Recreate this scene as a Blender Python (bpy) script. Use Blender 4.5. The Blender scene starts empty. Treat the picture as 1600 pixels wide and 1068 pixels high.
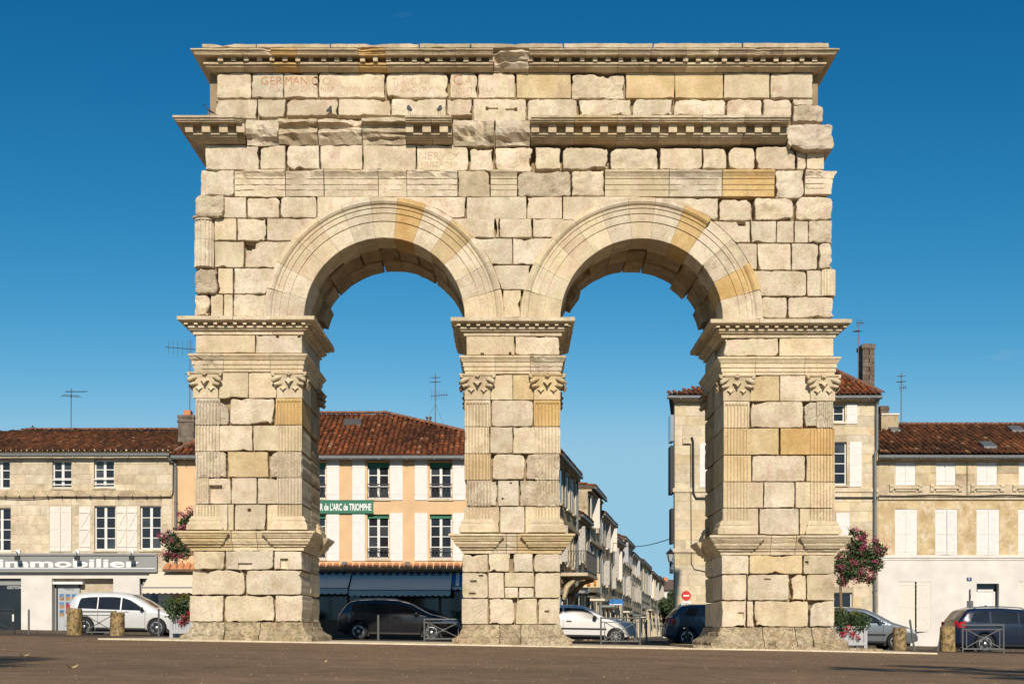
import bpy, math, random
from mathutils import Vector, Matrix, noise
from mathutils.bvhtree import BVHTree

scene = bpy.context.scene
col = scene.collection
R = math.radians
SUN_EL, SUN_AZ = 32.0, -3.0          # elevation; degrees the light drifts towards +x as it travels away from the camera
CAM_D, CAM_H, FPX, HOR = 32.0, 0.33, 2000.0, 988.0

# ---------------------------------------------------------------- camera
cam_d = bpy.data.cameras.new('camera')
cam = bpy.data.objects.new('camera', cam_d)
col.objects.link(cam)
cam.location = (0, -CAM_D, CAM_H)
cam.rotation_euler = (R(90), 0, 0)
cam_d.sensor_width = 36.0
cam_d.lens = FPX / 1600 * 36.0
cam_d.shift_y = (HOR - 534) / 1600
cam_d.clip_start = 0.1
cam_d.clip_end = 5000
scene.camera = cam

# ---------------------------------------------------------------- sky, sun, exposure
world = bpy.data.worlds.new('World')
scene.world = world
world.use_nodes = True
wn, wl = world.node_tree.nodes, world.node_tree.links
wn.clear()
w_out = wn.new('ShaderNodeOutputWorld')
w_bg = wn.new('ShaderNodeBackground')
sky = wn.new('ShaderNodeTexSky')
sky.sky_type = 'NISHITA'
sky.sun_disc = False
sky.sun_elevation = R(SUN_EL)
sky.sun_rotation = R(180 + SUN_AZ)
sky.altitude = 60
sky.air_density = 1.0
sky.dust_density = 0.15
sky.ozone_density = 2.6
# the photograph's contrasty, polarised blue: one grade per channel for the whole sky, levelling off towards the horizon
w_sep = wn.new('ShaderNodeSeparateColor')
w_cmb = wn.new('ShaderNodeCombineColor')
wl.new(sky.outputs[0], w_sep.inputs[0])
for k, (ex, gain, cap, sm) in enumerate(((3.34, 11.0, 0.30, 0.14), (1.46, 1.45, 0.57, 0.16), (1.2, 1.19, 0.75, 0.16))):
    prev = w_sep.outputs[k]
    for op, val in (('MULTIPLY', 0.085), ('POWER', ex), ('MULTIPLY', gain), ('SMOOTH_MIN', cap), ('MULTIPLY', 10.0)):
        x = wn.new('ShaderNodeMath'); x.operation = op
        wl.new(prev, x.inputs[0]); x.inputs[1].default_value = val
        if op == 'SMOOTH_MIN': x.inputs[2].default_value = sm
        prev = x.outputs[0]
    wl.new(prev, w_cmb.inputs[k])
w_hs = w_cmb
# a few thin wisps of cloud, all round
tc = wn.new('ShaderNodeTexCoord')
mp = wn.new('ShaderNodeMapping')
mp.inputs['Scale'].default_value = (2.2, 2.2, 9.0)
mp.inputs['Location'].default_value = (3.3, 1.7, 5.15)
nz = wn.new('ShaderNodeTexNoise')
nz.inputs['Scale'].default_value = 2.1
nz.inputs['Detail'].default_value = 7
nz.inputs['Roughness'].default_value = 0.62
cr = wn.new('ShaderNodeValToRGB')
cr.color_ramp.elements[0].position = 0.66
cr.color_ramp.elements[0].color = (0, 0, 0, 1)
cr.color_ramp.elements[1].position = 0.86
cr.color_ramp.elements[1].color = (0.30, 0.30, 0.30, 1)
mx = wn.new('ShaderNodeMixRGB')
mx.inputs[2].default_value = (5.6, 5.7, 6.2, 1)
wl.new(tc.outputs['Generated'], mp.inputs[0])
wl.new(mp.outputs[0], nz.inputs['Vector'])
wl.new(nz.outputs['Fac'], cr.inputs[0])
wl.new(cr.outputs[0], mx.inputs[0])
wl.new(w_hs.outputs[0], mx.inputs[1])
wl.new(mx.outputs[0], w_bg.inputs['Color'])
w_bg.inputs['Strength'].default_value = 0.1
wl.new(w_bg.outputs[0], w_out.inputs[0])

sun_d = bpy.data.lights.new('sun', 'SUN')
sun_d.energy = 4.75
sun_d.angle = R(0.55)
sun_d.color = (1.0, 0.89, 0.755)
sun = bpy.data.objects.new('sun', sun_d)
col.objects.link(sun)
sun.location = (0, -60, 60)
sun.rotation_euler = Vector((math.sin(R(SUN_AZ)) * math.cos(R(SUN_EL)), math.cos(R(SUN_AZ)) * math.cos(R(SUN_EL)),
                             -math.sin(R(SUN_EL)))).to_track_quat('-Z', 'Y').to_euler()

scene.view_settings.view_transform = 'Standard'
scene.view_settings.look = 'None'
scene.view_settings.gamma = 1
scene.view_settings.exposure = 0.0
scene.render.engine = 'CYCLES'
scene.cycles.max_bounces = 6
scene.cycles.use_denoising = True

# ---------------------------------------------------------------- measuring helpers
def PX(px, y=0.0): return (px - 800.0) * (CAM_D + y) / FPX        # photo column on the plane at depth y -> x
def PZ(py, y=0.0): return CAM_H + (HOR - py) * (CAM_D + y) / FPX  # photo row on the plane at depth y -> z
def gz(x):                                                        # the square falls gently to the right
    x = max(-34.0, min(34.0, x))
    return -0.0165 * x - (0.006 * (x - 7) if x > 7 else 0)

rnd = random.Random(11)

# ---------------------------------------------------------------- object helpers
def put(o, parent=None):
    col.objects.link(o)
    if parent is not None:
        o.parent = parent
        if parent.type == 'EMPTY':
            o.location = -Vector(parent.location)
    return o

def mk(name, verts, faces, mat, parent=None, smooth=False, local=False):
    me = bpy.data.meshes.new(name)
    me.from_pydata(verts, [], faces)
    if isinstance(mat, str): mat = M[mat]
    me.materials.append(mat)
    if smooth:
        me.polygons.foreach_set('use_smooth', [True] * len(me.polygons))
    me.update()
    o = bpy.data.objects.new(name, me)
    if local:
        col.objects.link(o)
        o.parent = parent
    else:
        put(o, parent)
    return o

def inst(name, mesh, loc, parent, rot=None, scale=None):
    o = bpy.data.objects.new(name, mesh)
    put(o, parent)
    o.location = Vector(o.location) + Vector(loc)
    if rot: o.rotation_euler = rot
    if scale: o.scale = scale
    return o

def thing(name, label, cat, loc=(0, 0, 0), group=None, rot=None):
    e = bpy.data.objects.new(name, None)
    e.empty_display_size = 0.3
    col.objects.link(e)
    e.location = loc
    if rot: e.rotation_euler = rot
    e['label'] = label
    e['category'] = cat
    if group: e['group'] = group
    return e

def tag(o, label, cat, group=None):
    o['label'] = label
    o['category'] = cat
    if group: o['group'] = group
    return o

class MB:
    """collects simple shapes into one mesh"""
    def __init__(s): s.v = []; s.f = []
    def add(s, v, f):
        n = len(s.v)
        s.v += [tuple(p) for p in v]
        s.f += [tuple(i + n for i in q) for q in f]
        return s
    def box(s, x0, x1, y0, y1, z0, z1):
        return s.add([(x0, y0, z0), (x1, y0, z0), (x1, y1, z0), (x0, y1, z0), (x0, y0, z1), (x1, y0, z1), (x1, y1, z1), (x0, y1, z1)],
                     [(0, 3, 2, 1), (4, 5, 6, 7), (0, 1, 5, 4), (1, 2, 6, 5), (2, 3, 7, 6), (3, 0, 4, 7)])
    def bar(s, a, b, w, h=None, n=4):
        """prism between two points; n=4 square, more = round"""
        a = Vector(a); b = Vector(b); h = h or w
        d = (b - a).normalized()
        u = d.cross(Vector((0, 0, 1)))
        if u.length < 1e-4: u = Vector((1, 0, 0))
        u.normalize(); w2 = d.cross(u).normalized()
        vs = []
        for c in (a, b):
            for k in range(n):
                t = 2 * math.pi * (k + (0.5 if n == 4 else 0)) / n
                s2 = math.sqrt(2) if n == 4 else 1
                vs.append(c + u * (math.cos(t) * w / 2 * s2) + w2 * (math.sin(t) * h / 2 * s2))
        fs = [(k, (k + 1) % n, n + (k + 1) % n, n + k) for k in range(n)]
        fs += [tuple(range(n))[::-1], tuple(range(n, 2 * n))]
        return s.add(vs, fs)
    def tube(s, pts, r, n=8):
        pts = [Vector(p) for p in pts]
        base = len(s.v)
        rr = r if isinstance(r, (list, tuple)) else [r] * len(pts)
        for i, p in enumerate(pts):
            d = (pts[min(i + 1, len(pts) - 1)] - pts[max(i - 1, 0)]).normalized()
            u = d.cross(Vector((0, 1, 0.01)))
            if u.length < 1e-3: u = d.cross(Vector((1, 0, 0)))
            u.normalize(); w = d.cross(u).normalized()
            for k in range(n):
                t = 2 * math.pi * k / n
                s.v.append(tuple(p + u * math.cos(t) * rr[i] + w * math.sin(t) * rr[i]))
        for i in range(len(pts) - 1):
            for k in range(n):
                a = base + i * n + k; b = base + i * n + (k + 1) % n
                s.f.append((a, b, b + n, a + n))
        s.f.append(tuple(base + k for k in range(n))[::-1])
        s.f.append(tuple(base + (len(pts) - 1) * n + k for k in range(n)))
        return s
    def lathe(s, prof, c=(0, 0, 0), n=16):
        base = len(s.v)
        for r, z in prof:
            for k in range(n):
                t = 2 * math.pi * k / n
                s.v.append((c[0] + r * math.cos(t), c[1] + r * math.sin(t), c[2] + z))
        for i in range(len(prof) - 1):
            for k in range(n):
                a = base + i * n + k; b = base + i * n + (k + 1) % n
                s.f.append((a, b, b + n, a + n))
        s.f.append(tuple(base + k for k in range(n))[::-1])
        s.f.append(tuple(base + (len(prof) - 1) * n + k for k in range(n)))
        return s
    def build(s, name, mat, parent=None, smooth=False, local=False):
        return mk(name, s.v, s.f, mat, parent, smooth, local)

# ---------------------------------------------------------------- materials
M = {}
def nodes(name):
    m = bpy.data.materials.new(name)
    m.use_nodes = True
    M[name] = m
    nt = m.node_tree
    return m, nt.nodes, nt.links, nt.nodes['Principled BSDF']

def c3(c): return (c[0], c[1], c[2], 1)

def plain(name, c, rough=0.6, metal=0.0, spec=0.5, var=0.08, scale=6.0, bump=0.0, coat=0.0):
    """one colour with soft mottling"""
    m, n, l, b = nodes(name)
    g = n.new('ShaderNodeNewGeometry')
    t = n.new('ShaderNodeTexNoise')
    t.inputs['Scale'].default_value = scale
    t.inputs['Detail'].default_value = 6
    l.new(g.outputs['Position'], t.inputs['Vector'])
    r = n.new('ShaderNodeValToRGB')
    r.color_ramp.elements[0].position = 0.3
    r.color_ramp.elements[0].color = c3([max(0, k * (1 - var)) for k in c])
    r.color_ramp.elements[1].position = 0.7
    r.color_ramp.elements[1].color = c3([min(1, k * (1 + var)) for k in c])
    l.new(t.outputs['Fac'], r.inputs[0])
    l.new(r.outputs[0], b.inputs['Base Color'])
    b.inputs['Roughness'].default_value = rough
    b.inputs['Metallic'].default_value = metal
    b.inputs['Specular IOR Level'].default_value = spec
    b.inputs['Coat Weight'].default_value = coat
    b.inputs['Coat Roughness'].default_value = 0.04
    if bump:
        bp = n.new('ShaderNodeBump')
        bp.inputs['Strength'].default_value = bump
        bp.inputs['Distance'].default_value = 0.02
        l.new(t.outputs['Fac'], bp.inputs['Height'])
        l.new(bp.outputs[0], b.inputs['Normal'])
    return m

def stone_mat(name, ca, cb, pit=0.5, stain=0.3, stain_c=(0.30, 0.22, 0.13), bump=0.62, rvar=0.11, lichen=0.0, pit2=0.6):
    m, n, l, b = nodes(name)
    g = n.new('ShaderNodeNewGeometry')
    oi = n.new('ShaderNodeObjectInfo')
    off = n.new('ShaderNodeVectorMath'); off.operation = 'SCALE'
    cmb = n.new('ShaderNodeCombineXYZ')
    for k in range(3): l.new(oi.outputs['Random'], cmb.inputs[k])
    l.new(cmb.outputs[0], off.inputs[0]); off.inputs['Scale'].default_value = 37.0
    pos = n.new('ShaderNodeVectorMath'); pos.operation = 'ADD'
    l.new(g.outputs['Position'], pos.inputs[0]); l.new(off.outputs[0], pos.inputs[1])
    def noi(scale, det=8, rough=0.6):
        t = n.new('ShaderNodeTexNoise')
        t.inputs['Scale'].default_value = scale
        t.inputs['Detail'].default_value = det
        t.inputs['Roughness'].default_value = rough
        l.new(pos.outputs[0], t.inputs['Vector'])
        return t
    def ramp(src, p0, p1, a=(0, 0, 0), b_=(1, 1, 1)):
        r = n.new('ShaderNodeValToRGB')
        r.color_ramp.elements[0].position = p0; r.color_ramp.elements[0].color = c3(a)
        r.color_ramp.elements[1].position = p1; r.color_ramp.elements[1].color = c3(b_)
        l.new(src, r.inputs[0])
        return r
    def mix(fac, a, c, mode='MIX'):
        x = n.new('ShaderNodeMixRGB'); x.blend_type = mode
        if isinstance(fac, float): x.inputs[0].default_value = fac
        else: l.new(fac, x.inputs[0])
        if isinstance(a, tuple): x.inputs[1].default_value = c3(a)
        else: l.new(a, x.inputs[1])
        if isinstance(c, tuple): x.inputs[2].default_value = c3(c)
        else: l.new(c, x.inputs[2])
        return x
    big = noi(1.6, 7, 0.65)
    base = ramp(big.outputs['Fac'], 0.36, 0.62, tuple(k * .93 for k in ca), tuple(min(.82, k * 1.06) for k in cb))
    fine = noi(24, 8, 0.75)
    fr = ramp(fine.outputs['Fac'], 0.30, 0.70, (0.70, 0.66, 0.60), (1.14, 1.14, 1.13))
    hue = noi(3.7, 5, 0.6)
    hr = ramp(hue.outputs['Fac'], 0.35, 0.65, (1.03, 0.97, 0.98), (0.97, 1.01, 0.90))
    x0 = mix(0.9, base.outputs[0], hr.outputs[0], 'MULTIPLY')
    x1 = mix(0.9, x0.outputs[0], fr.outputs[0], 'MULTIPLY')
    st = noi(2.7, 9, 0.72)
    sr = ramp(st.outputs['Fac'], 0.50, 0.68, (0, 0, 0), (stain, stain, stain))
    x2 = mix(sr.outputs[0], x1.outputs[0], stain_c)
    pt = noi(46, 4, 0.6)
    pr = ramp(pt.outputs['Fac'], 0.60, 0.70, (0, 0, 0), (pit, pit, pit))
    x3 = mix(pr.outputs[0], x2.outputs[0], (0.20, 0.15, 0.09))
    last = x3
    if lichen:
        li = noi(7, 10, 0.8)
        lr = ramp(li.outputs['Fac'], 0.46, 0.56, (0, 0, 0), (lichen, lichen, lichen))
        last = mix(lr.outputs[0], x3.outputs[0], (0.075, 0.062, 0.042))
    # weathering that runs on from stone to stone
    ws = n.new('ShaderNodeMapping'); ws.inputs['Scale'].default_value = (1.3, 1.3, .42)
    l.new(g.outputs['Position'], ws.inputs[0])
    wn_ = n.new('ShaderNodeTexNoise'); wn_.inputs['Scale'].default_value = 1.5; wn_.inputs['Detail'].default_value = 10; wn_.inputs['Roughness'].default_value = .7
    l.new(ws.outputs[0], wn_.inputs['Vector'])
    wr_ = ramp(wn_.outputs['Fac'], 0.53, 0.70, (0, 0, 0), (.5, .5, .5))
    last = mix(wr_.outputs[0], last.outputs[0], (0.34, 0.265, 0.175))
    if pit2:
        vo = n.new('ShaderNodeTexVoronoi'); vo.inputs['Scale'].default_value = 7.0
        vo.inputs['Randomness'].default_value = 1.0
        wv = n.new('ShaderNodeVectorMath'); wv.operation = 'MULTIPLY_ADD'
        l.new(fine.outputs['Color'], wv.inputs[0]); wv.inputs[1].default_value = (.16, .16, .16); l.new(pos.outputs[0], wv.inputs[2])
        l.new(wv.outputs[0], vo.inputs['Vector'])
        gate = noi(1.9, 3, 0.5)
        vr = ramp(vo.outputs['Distance'], 0.06, 0.15, (1, 1, 1), (0, 0, 0))
        gr = ramp(gate.outputs['Fac'], 0.44, 0.58, (0, 0, 0), (pit2, pit2, pit2))
        vg = mix(1.0, vr.outputs[0], gr.outputs[0], 'MULTIPLY')
        last = mix(vg.outputs[0], last.outputs[0], (0.13, 0.095, 0.06))
    tr = n.new('ShaderNodeValToRGB')
    tr.color_ramp.elements[0].position = 0.0; tr.color_ramp.elements[0].color = (1.03, 0.975, 0.93, 1)
    tr.color_ramp.elements[1].position = 1.0; tr.color_ramp.elements[1].color = (0.98, 1.0, 1.04, 1)
    e_ = tr.color_ramp.elements.new(0.5); e_.color = (1.01, 0.985, 0.92, 1)
    fr_ = n.new('ShaderNodeMath'); fr_.operation = 'FRACT'
    mu_ = n.new('ShaderNodeMath'); mu_.operation = 'MULTIPLY'; mu_.inputs[1].default_value = 13.7
    l.new(oi.outputs['Random'], mu_.inputs[0]); l.new(mu_.outputs[0], fr_.inputs[0]); l.new(fr_.outputs[0], tr.inputs[0])
    last = mix(0.6, last.outputs[0], tr.outputs[0], 'MULTIPLY')
    hs = n.new('ShaderNodeHueSaturation')
    mr = n.new('ShaderNodeMapRange')
    mr.inputs['To Min'].default_value = 1 - rvar
    mr.inputs['To Max'].default_value = 1 + rvar * 0.7
    l.new(oi.outputs['Random'], mr.inputs['Value'])
    l.new(mr.outputs[0], hs.inputs['Value'])
    l.new(last.outputs[0], hs.inputs['Color'])
    l.new(hs.outputs[0], b.inputs['Base Color'])
    b.inputs['Roughness'].default_value = 0.9
    b.inputs['Specular IOR Level'].default_value = 0.15
    h = n.new('ShaderNodeMath'); h.operation = 'MULTIPLY_ADD'
    l.new(pr.outputs[0], h.inputs[0]); h.inputs[1].default_value = -0.9
    l.new(fine.outputs['Fac'], h.inputs[2])
    bp = n.new('ShaderNodeBump')
    bp.inputs['Strength'].default_value = bump
    bp.inputs['Distance'].default_value = 0.035
    l.new(h.outputs[0], bp.inputs['Height'])
    l.new(bp.outputs[0], b.inputs['Normal'])
    return m

stone_mat('stone_pale', (0.655, 0.565, 0.445), (0.745, 0.665, 0.55), pit=0.45, stain=0.6, stain_c=(0.45, 0.32, 0.18))
stone_mat('stone_cream', (0.655, 0.55, 0.40), (0.73, 0.64, 0.49), pit=0.22, stain=0.35, stain_c=(0.52, 0.35, 0.17))
stone_mat('stone_rough', (0.63, 0.54, 0.42), (0.73, 0.65, 0.535), pit=0.5, stain=0.5, stain_c=(0.36, 0.25, 0.14), bump=1.0)
stone_mat('stone_warm', (0.60, 0.47, 0.28), (0.68, 0.56, 0.37), pit=0.25, stain=0.3, stain_c=(0.50, 0.30, 0.10))
stone_mat('stone_ochre', (0.585, 0.395, 0.175), (0.66, 0.49, 0.255), pit=0.15, stain=0.6, stain_c=(0.52, 0.28, 0.08), rvar=0.08)
stone_mat('stone_grey', (0.50, 0.42, 0.305), (0.63, 0.545, 0.415), pit=0.4, stain=0.55, stain_c=(0.24, 0.18, 0.11))
stone_mat('stone_base', (0.57, 0.465, 0.32), (0.68, 0.58, 0.43), pit=0.9, stain=0.5, stain_c=(0.40, 0.24, 0.09), bump=1.2, lichen=0.5)
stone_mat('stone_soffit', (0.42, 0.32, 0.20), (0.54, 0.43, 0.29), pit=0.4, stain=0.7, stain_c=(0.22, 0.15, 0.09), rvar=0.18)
stone_mat('stone_core', (0.30, 0.235, 0.155), (0.40, 0.32, 0.22), pit=0.6, stain=0.4)
stone_mat('ashlar', (0.64, 0.555, 0.43), (0.72, 0.645, 0.52), pit=0.25, stain=0.45, stain_c=(0.42, 0.32, 0.19), bump=0.3, rvar=0.12)
stone_mat('ashlar_yellow', (0.60, 0.49, 0.32), (0.69, 0.59, 0.43), pit=0.2, stain=0.5, stain_c=(0.58, 0.50, 0.38), bump=0.3, rvar=0.15)
stone_mat('wall_old', (0.56, 0.475, 0.36), (0.67, 0.59, 0.47), pit=0.3, stain=0.6, stain_c=(0.30, 0.24, 0.16), bump=0.3)
stone_mat('wall_patchy', (0.50, 0.375, 0.215), (0.62, 0.51, 0.34), pit=0.15, stain=0.95, stain_c=(0.70, 0.635, 0.53), bump=0.3, pit2=0)
stone_mat('joint', (0.50, 0.42, 0.30), (0.56, 0.48, 0.35), pit=0.2, stain=0.3)
stone_mat('wall_dark', (0.46, 0.38, 0.27), (0.60, 0.51, 0.37), pit=0.4, stain=0.8, stain_c=(0.20, 0.16, 0.11), bump=0.5)
stone_mat('bollard_stone', (0.42, 0.28, 0.12), (0.52, 0.39, 0.21), pit=0.5, stain=0.6, stain_c=(0.25, 0.18, 0.09), bump=0.9, lichen=0.85)
plain('plaster_beige', (0.69, 0.465, 0.265), 0.9, var=0.08, scale=1.5, spec=0.15)
plain('plaster_white', (0.69, 0.65, 0.59), 0.85, var=0.09, scale=1.6, spec=0.2)
plain('paint_white', (0.73, 0.70, 0.66), 0.6, var=0.06, scale=5)
plain('paint_worn', (0.72, 0.665, 0.58), 0.75, var=0.12, scale=16)
plain('paint_grey', (0.44, 0.42, 0.38), 0.75, var=0.2, scale=8)
plain('frame_white', (0.74, 0.72, 0.68), 0.45, var=0.02)
plain('glass_dark', (0.018, 0.019, 0.022), 0.06, spec=0.6, var=0.3, scale=2)
plain('glass_sky_tint', (0.05, 0.056, 0.062), 0.07, spec=0.6, var=0.4, scale=2)  # blue-grey base colour stands in for sky reflected in some panes
plain('shop_dark', (0.022, 0.018, 0.015), 0.5, var=0.3, scale=2)
plain('wood_brown', (0.10, 0.06, 0.035), 0.6, var=0.3, scale=5)
plain('green_paint', (0.012, 0.16, 0.085), 0.45, var=0.05)
plain('green_dark', (0.008, 0.075, 0.045), 0.6, var=0.1)
plain('zinc', (0.17, 0.18, 0.18), 0.5, metal=0.4, var=0.15, scale=8)
plain('iron_dark', (0.025, 0.025, 0.026), 0.5, var=0.2)
plain('barrier_grey', (0.115, 0.118, 0.115), 0.5, var=0.1)
plain('cable', (0.03, 0.027, 0.024), 0.8)
plain('sign_grey', (0.27, 0.275, 0.27), 0.5, var=0.03)
plain('sign_letter', (0.80, 0.79, 0.77), 0.5, var=0.01)
plain('letter_dark', (0.03, 0.03, 0.03), 0.6, var=0.02)
plain('letter_red', (0.46, 0.22, 0.12), 0.9, var=0.35, scale=14, spec=0.1)
plain('letter_faint', (0.52, 0.36, 0.25), 0.9, var=0.3, scale=12, spec=0.1)
plain('letter_ghost', (0.52, 0.41, 0.30), 0.9, var=0.2, scale=12, spec=0.1)
plain('awning_grey', (0.50, 0.48, 0.45), 0.85, var=0.05)
plain('awning_cream', (0.70, 0.62, 0.48), 0.85, var=0.04)
plain('awning_blue', (0.03, 0.12, 0.30), 0.85, var=0.05)
plain('awning_white', (0.74, 0.72, 0.67), 0.85, var=0.05)
plain('terracotta', (0.55, 0.235, 0.10), 0.85, var=0.22, scale=9, bump=0.2)
plain('brick_dark', (0.13, 0.09, 0.065), 0.95, var=0.35, scale=8, bump=0.4)
plain('car_silver', (0.74, 0.73, 0.70), 0.30, metal=0.25, var=0.01, coat=0.6)
plain('car_grey', (0.30, 0.33, 0.35), 0.28, metal=0.6, var=0.01, coat=0.6)
plain('car_black', (0.012, 0.013, 0.016), 0.22, var=0.02, coat=0.9)
plain('car_white', (0.74, 0.73, 0.70), 0.35, var=0.02, coat=0.5)
plain('car_blue', (0.035, 0.075, 0.125), 0.26, metal=0.35, var=0.02, coat=0.8)
plain('car_navy', (0.010, 0.018, 0.040), 0.25, var=0.02, coat=0.9)
plain('tyre', (0.016, 0.016, 0.017), 0.85, var=0.1)
plain('alloy', (0.55, 0.55, 0.54), 0.3, metal=0.8, var=0.03)
plain('trim_black', (0.018, 0.018, 0.019), 0.55, var=0.1)
plain('chrome', (0.65, 0.64, 0.62), 0.2, metal=1.0, var=0.02)
plain('lamp_clear', (0.55, 0.58, 0.60), 0.12, var=0.05, spec=0.8)
plain('lamp_red', (0.45, 0.012, 0.012), 0.15, var=0.1, spec=0.7)
plain('lamp_amber', (0.60, 0.22, 0.02), 0.2, var=0.1)
plain('sign_red', (0.60, 0.025, 0.02), 0.4, var=0.03)
plain('sign_white', (0.78, 0.77, 0.75), 0.45, var=0.02)
plain('sign_blue', (0.02, 0.18, 0.50), 0.4, var=0.03)
plain('plate_blue', (0.02, 0.045, 0.16), 0.35, var=0.03)
plain('sign_cream', (0.66, 0.52, 0.30), 0.6, var=0.06)
plain('sign_orange', (0.55, 0.20, 0.05), 0.6, var=0.1)
plain('pigeon_grey', (0.06, 0.065, 0.075), 0.7, var=0.3, scale=30)
plain('bark', (0.22, 0.15, 0.09), 0.95, var=0.3, scale=20, bump=0.6)
plain('leaf_green', (0.05, 0.085, 0.026), 0.65, var=0.45, scale=9)
plain('leaf_dark', (0.022, 0.042, 0.016), 0.65, var=0.4, scale=9)
plain('leaf_olive', (0.15, 0.145, 0.02), 0.65, var=0.4, scale=9)
plain('petal_pink', (0.34, 0.05, 0.115), 0.75, var=0.4, scale=12)
plain('petal_red', (0.42, 0.018, 0.022), 0.75, var=0.3, scale=12)
plain('petal_white', (0.62, 0.58, 0.50), 0.75, var=0.2, scale=12)
plain('planter_grey', (0.42, 0.43, 0.44), 0.6, var=0.06)
plain('photo_sky', (0.10, 0.20, 0.36), 0.3, var=0.5, scale=9)
plain('photo_house', (0.36, 0.22, 0.10), 0.3, var=0.6, scale=11)
plain('paper', (0.70, 0.70, 0.66), 0.6, var=0.03)

def asphalt_mat(name, c, warm=0.0):
    m, n, l, b = nodes(name)
    g = n.new('ShaderNodeNewGeometry')
    def noi(scale, det, rough=0.6):
        t = n.new('ShaderNodeTexNoise'); t.inputs['Scale'].default_value = scale
        t.inputs['Detail'].default_value = det; t.inputs['Roughness'].default_value = rough
        l.new(g.outputs['Position'], t.inputs['Vector']); return t
    big, mid, fine = noi(0.35, 6), noi(3.0, 9, 0.8), noi(17, 6, 0.9)
    r = n.new('ShaderNodeValToRGB')
    r.color_ramp.elements[0].position = 0.3; r.color_ramp.elements[0].color = c3([k * 0.78 for k in c])
    r.color_ramp.elements[1].position = 0.7; r.color_ramp.elements[1].color = c3([k * 1.2 for k in c])
    l.new(big.outputs['Fac'], r.inputs[0])
    r2 = n.new('ShaderNodeValToRGB')
    r2.color_ramp.elements[0].position = 0.25; r2.color_ramp.elements[0].color = (0.5, 0.5, 0.5, 1)
    r2.color_ramp.elements[1].position = 0.78; r2.color_ramp.elements[1].color = (1.55, 1.5, 1.42, 1)
    l.new(fine.outputs['Fac'], r2.inputs[0])
    x = n.new('ShaderNodeMixRGB'); x.blend_type = 'MULTIPLY'; x.inputs[0].default_value = 1
    l.new(r.outputs[0], x.inputs[1]); l.new(r2.outputs[0], x.inputs[2])
    r3 = n.new('ShaderNodeValToRGB')
    r3.color_ramp.elements[0].position = 0.35; r3.color_ramp.elements[0].color = (0.62, 0.62, 0.62, 1)
    r3.color_ramp.elements[1].position = 0.7; r3.color_ramp.elements[1].color = (1.3, 1.27, 1.22, 1)
    l.new(mid.outputs['Fac'], r3.inputs[0])
    x2 = n.new('ShaderNodeMixRGB'); x2.blend_type = 'MULTIPLY'; x2.inputs[0].default_value = 1
    l.new(x.outputs[0], x2.inputs[1]); l.new(r3.outputs[0], x2.inputs[2])
    l.new(x2.outputs[0], b.inputs['Base Color'])
    b.inputs['Roughness'].default_value = 0.95
    b.inputs['Specular IOR Level'].default_value = 0.1
    bp = n.new('ShaderNodeBump'); bp.inputs['Strength'].default_value = 0.35; bp.inputs['Distance'].default_value = 0.01
    l.new(fine.outputs['Fac'], bp.inputs['Height']); l.new(bp.outputs[0], b.inputs['Normal'])
asphalt_mat('asphalt', (0.240, 0.163, 0.102))
asphalt_mat('asphalt_dark', (0.105, 0.085, 0.068))

def tile_mat(name, dark, mid, red, lichen):
    """roof tiles: each tile carries its own random tint in the colour attribute"""
    m, n, l, b = nodes(name)
    a = n.new('ShaderNodeAttribute'); a.attribute_name = 'tint'
    r = n.new('ShaderNodeValToRGB')
    e = r.color_ramp.elements
    e[0].position = 0.0; e[0].color = c3(dark)
    e[1].position = 1.0; e[1].color = c3(lichen)
    for p, c in ((0.35, mid), (0.6, mid), (0.78, red), (0.9, red)):
        k = e.new(p); k.color = c3(c)
    l.new(a.outputs['Fac'], r.inputs[0])
    g = n.new('ShaderNodeNewGeometry')
    t = n.new('ShaderNodeTexNoise'); t.inputs['Scale'].default_value = 5; t.inputs['Detail'].default_value = 8
    l.new(g.outputs['Position'], t.inputs['Vector'])
    r2 = n.new('ShaderNodeValToRGB')
    r2.color_ramp.elements[0].position = 0.35; r2.color_ramp.elements[0].color = (0.45, 0.45, 0.45, 1)
    r2.color_ramp.elements[1].position = 0.7; r2.color_ramp.elements[1].color = (1.25, 1.25, 1.25, 1)
    l.new(t.outputs['Fac'], r2.inputs[0])
    x = n.new('ShaderNodeMixRGB'); x.blend_type = 'MULTIPLY'; x.inputs[0].default_value = 1
    l.new(r.outputs[0], x.inputs[1]); l.new(r2.outputs[0], x.inputs[2])
    l.new(x.outputs[0], b.inputs['Base Color'])
    b.inputs['Roughness'].default_value = 0.95
    b.inputs['Specular IOR Level'].default_value = 0.1
tile_mat('tiles_old', (0.062, 0.034, 0.021), (0.15, 0.064, 0.033), (0.30, 0.105, 0.040), (0.34, 0.24, 0.13))
tile_mat('tiles_red', (0.080, 0.036, 0.022), (0.22, 0.078, 0.036), (0.40, 0.125, 0.045), (0.32, 0.22, 0.13))
plain('ridge_old', (0.20, 0.095, 0.055), 0.95, var=0.4, scale=6)
plain('chimney_sooty', (0.15, 0.12, 0.09), 0.95, var=0.45, scale=5, bump=0.5)
plain('grit', (0.24, 0.175, 0.115), 0.9, var=0.6, scale=40)
plain('dry_leaf', (0.45, 0.33, 0.14), 0.8, var=0.3, scale=20)
plain('gold_paint', (0.5, 0.36, 0.12), 0.5)
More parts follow.
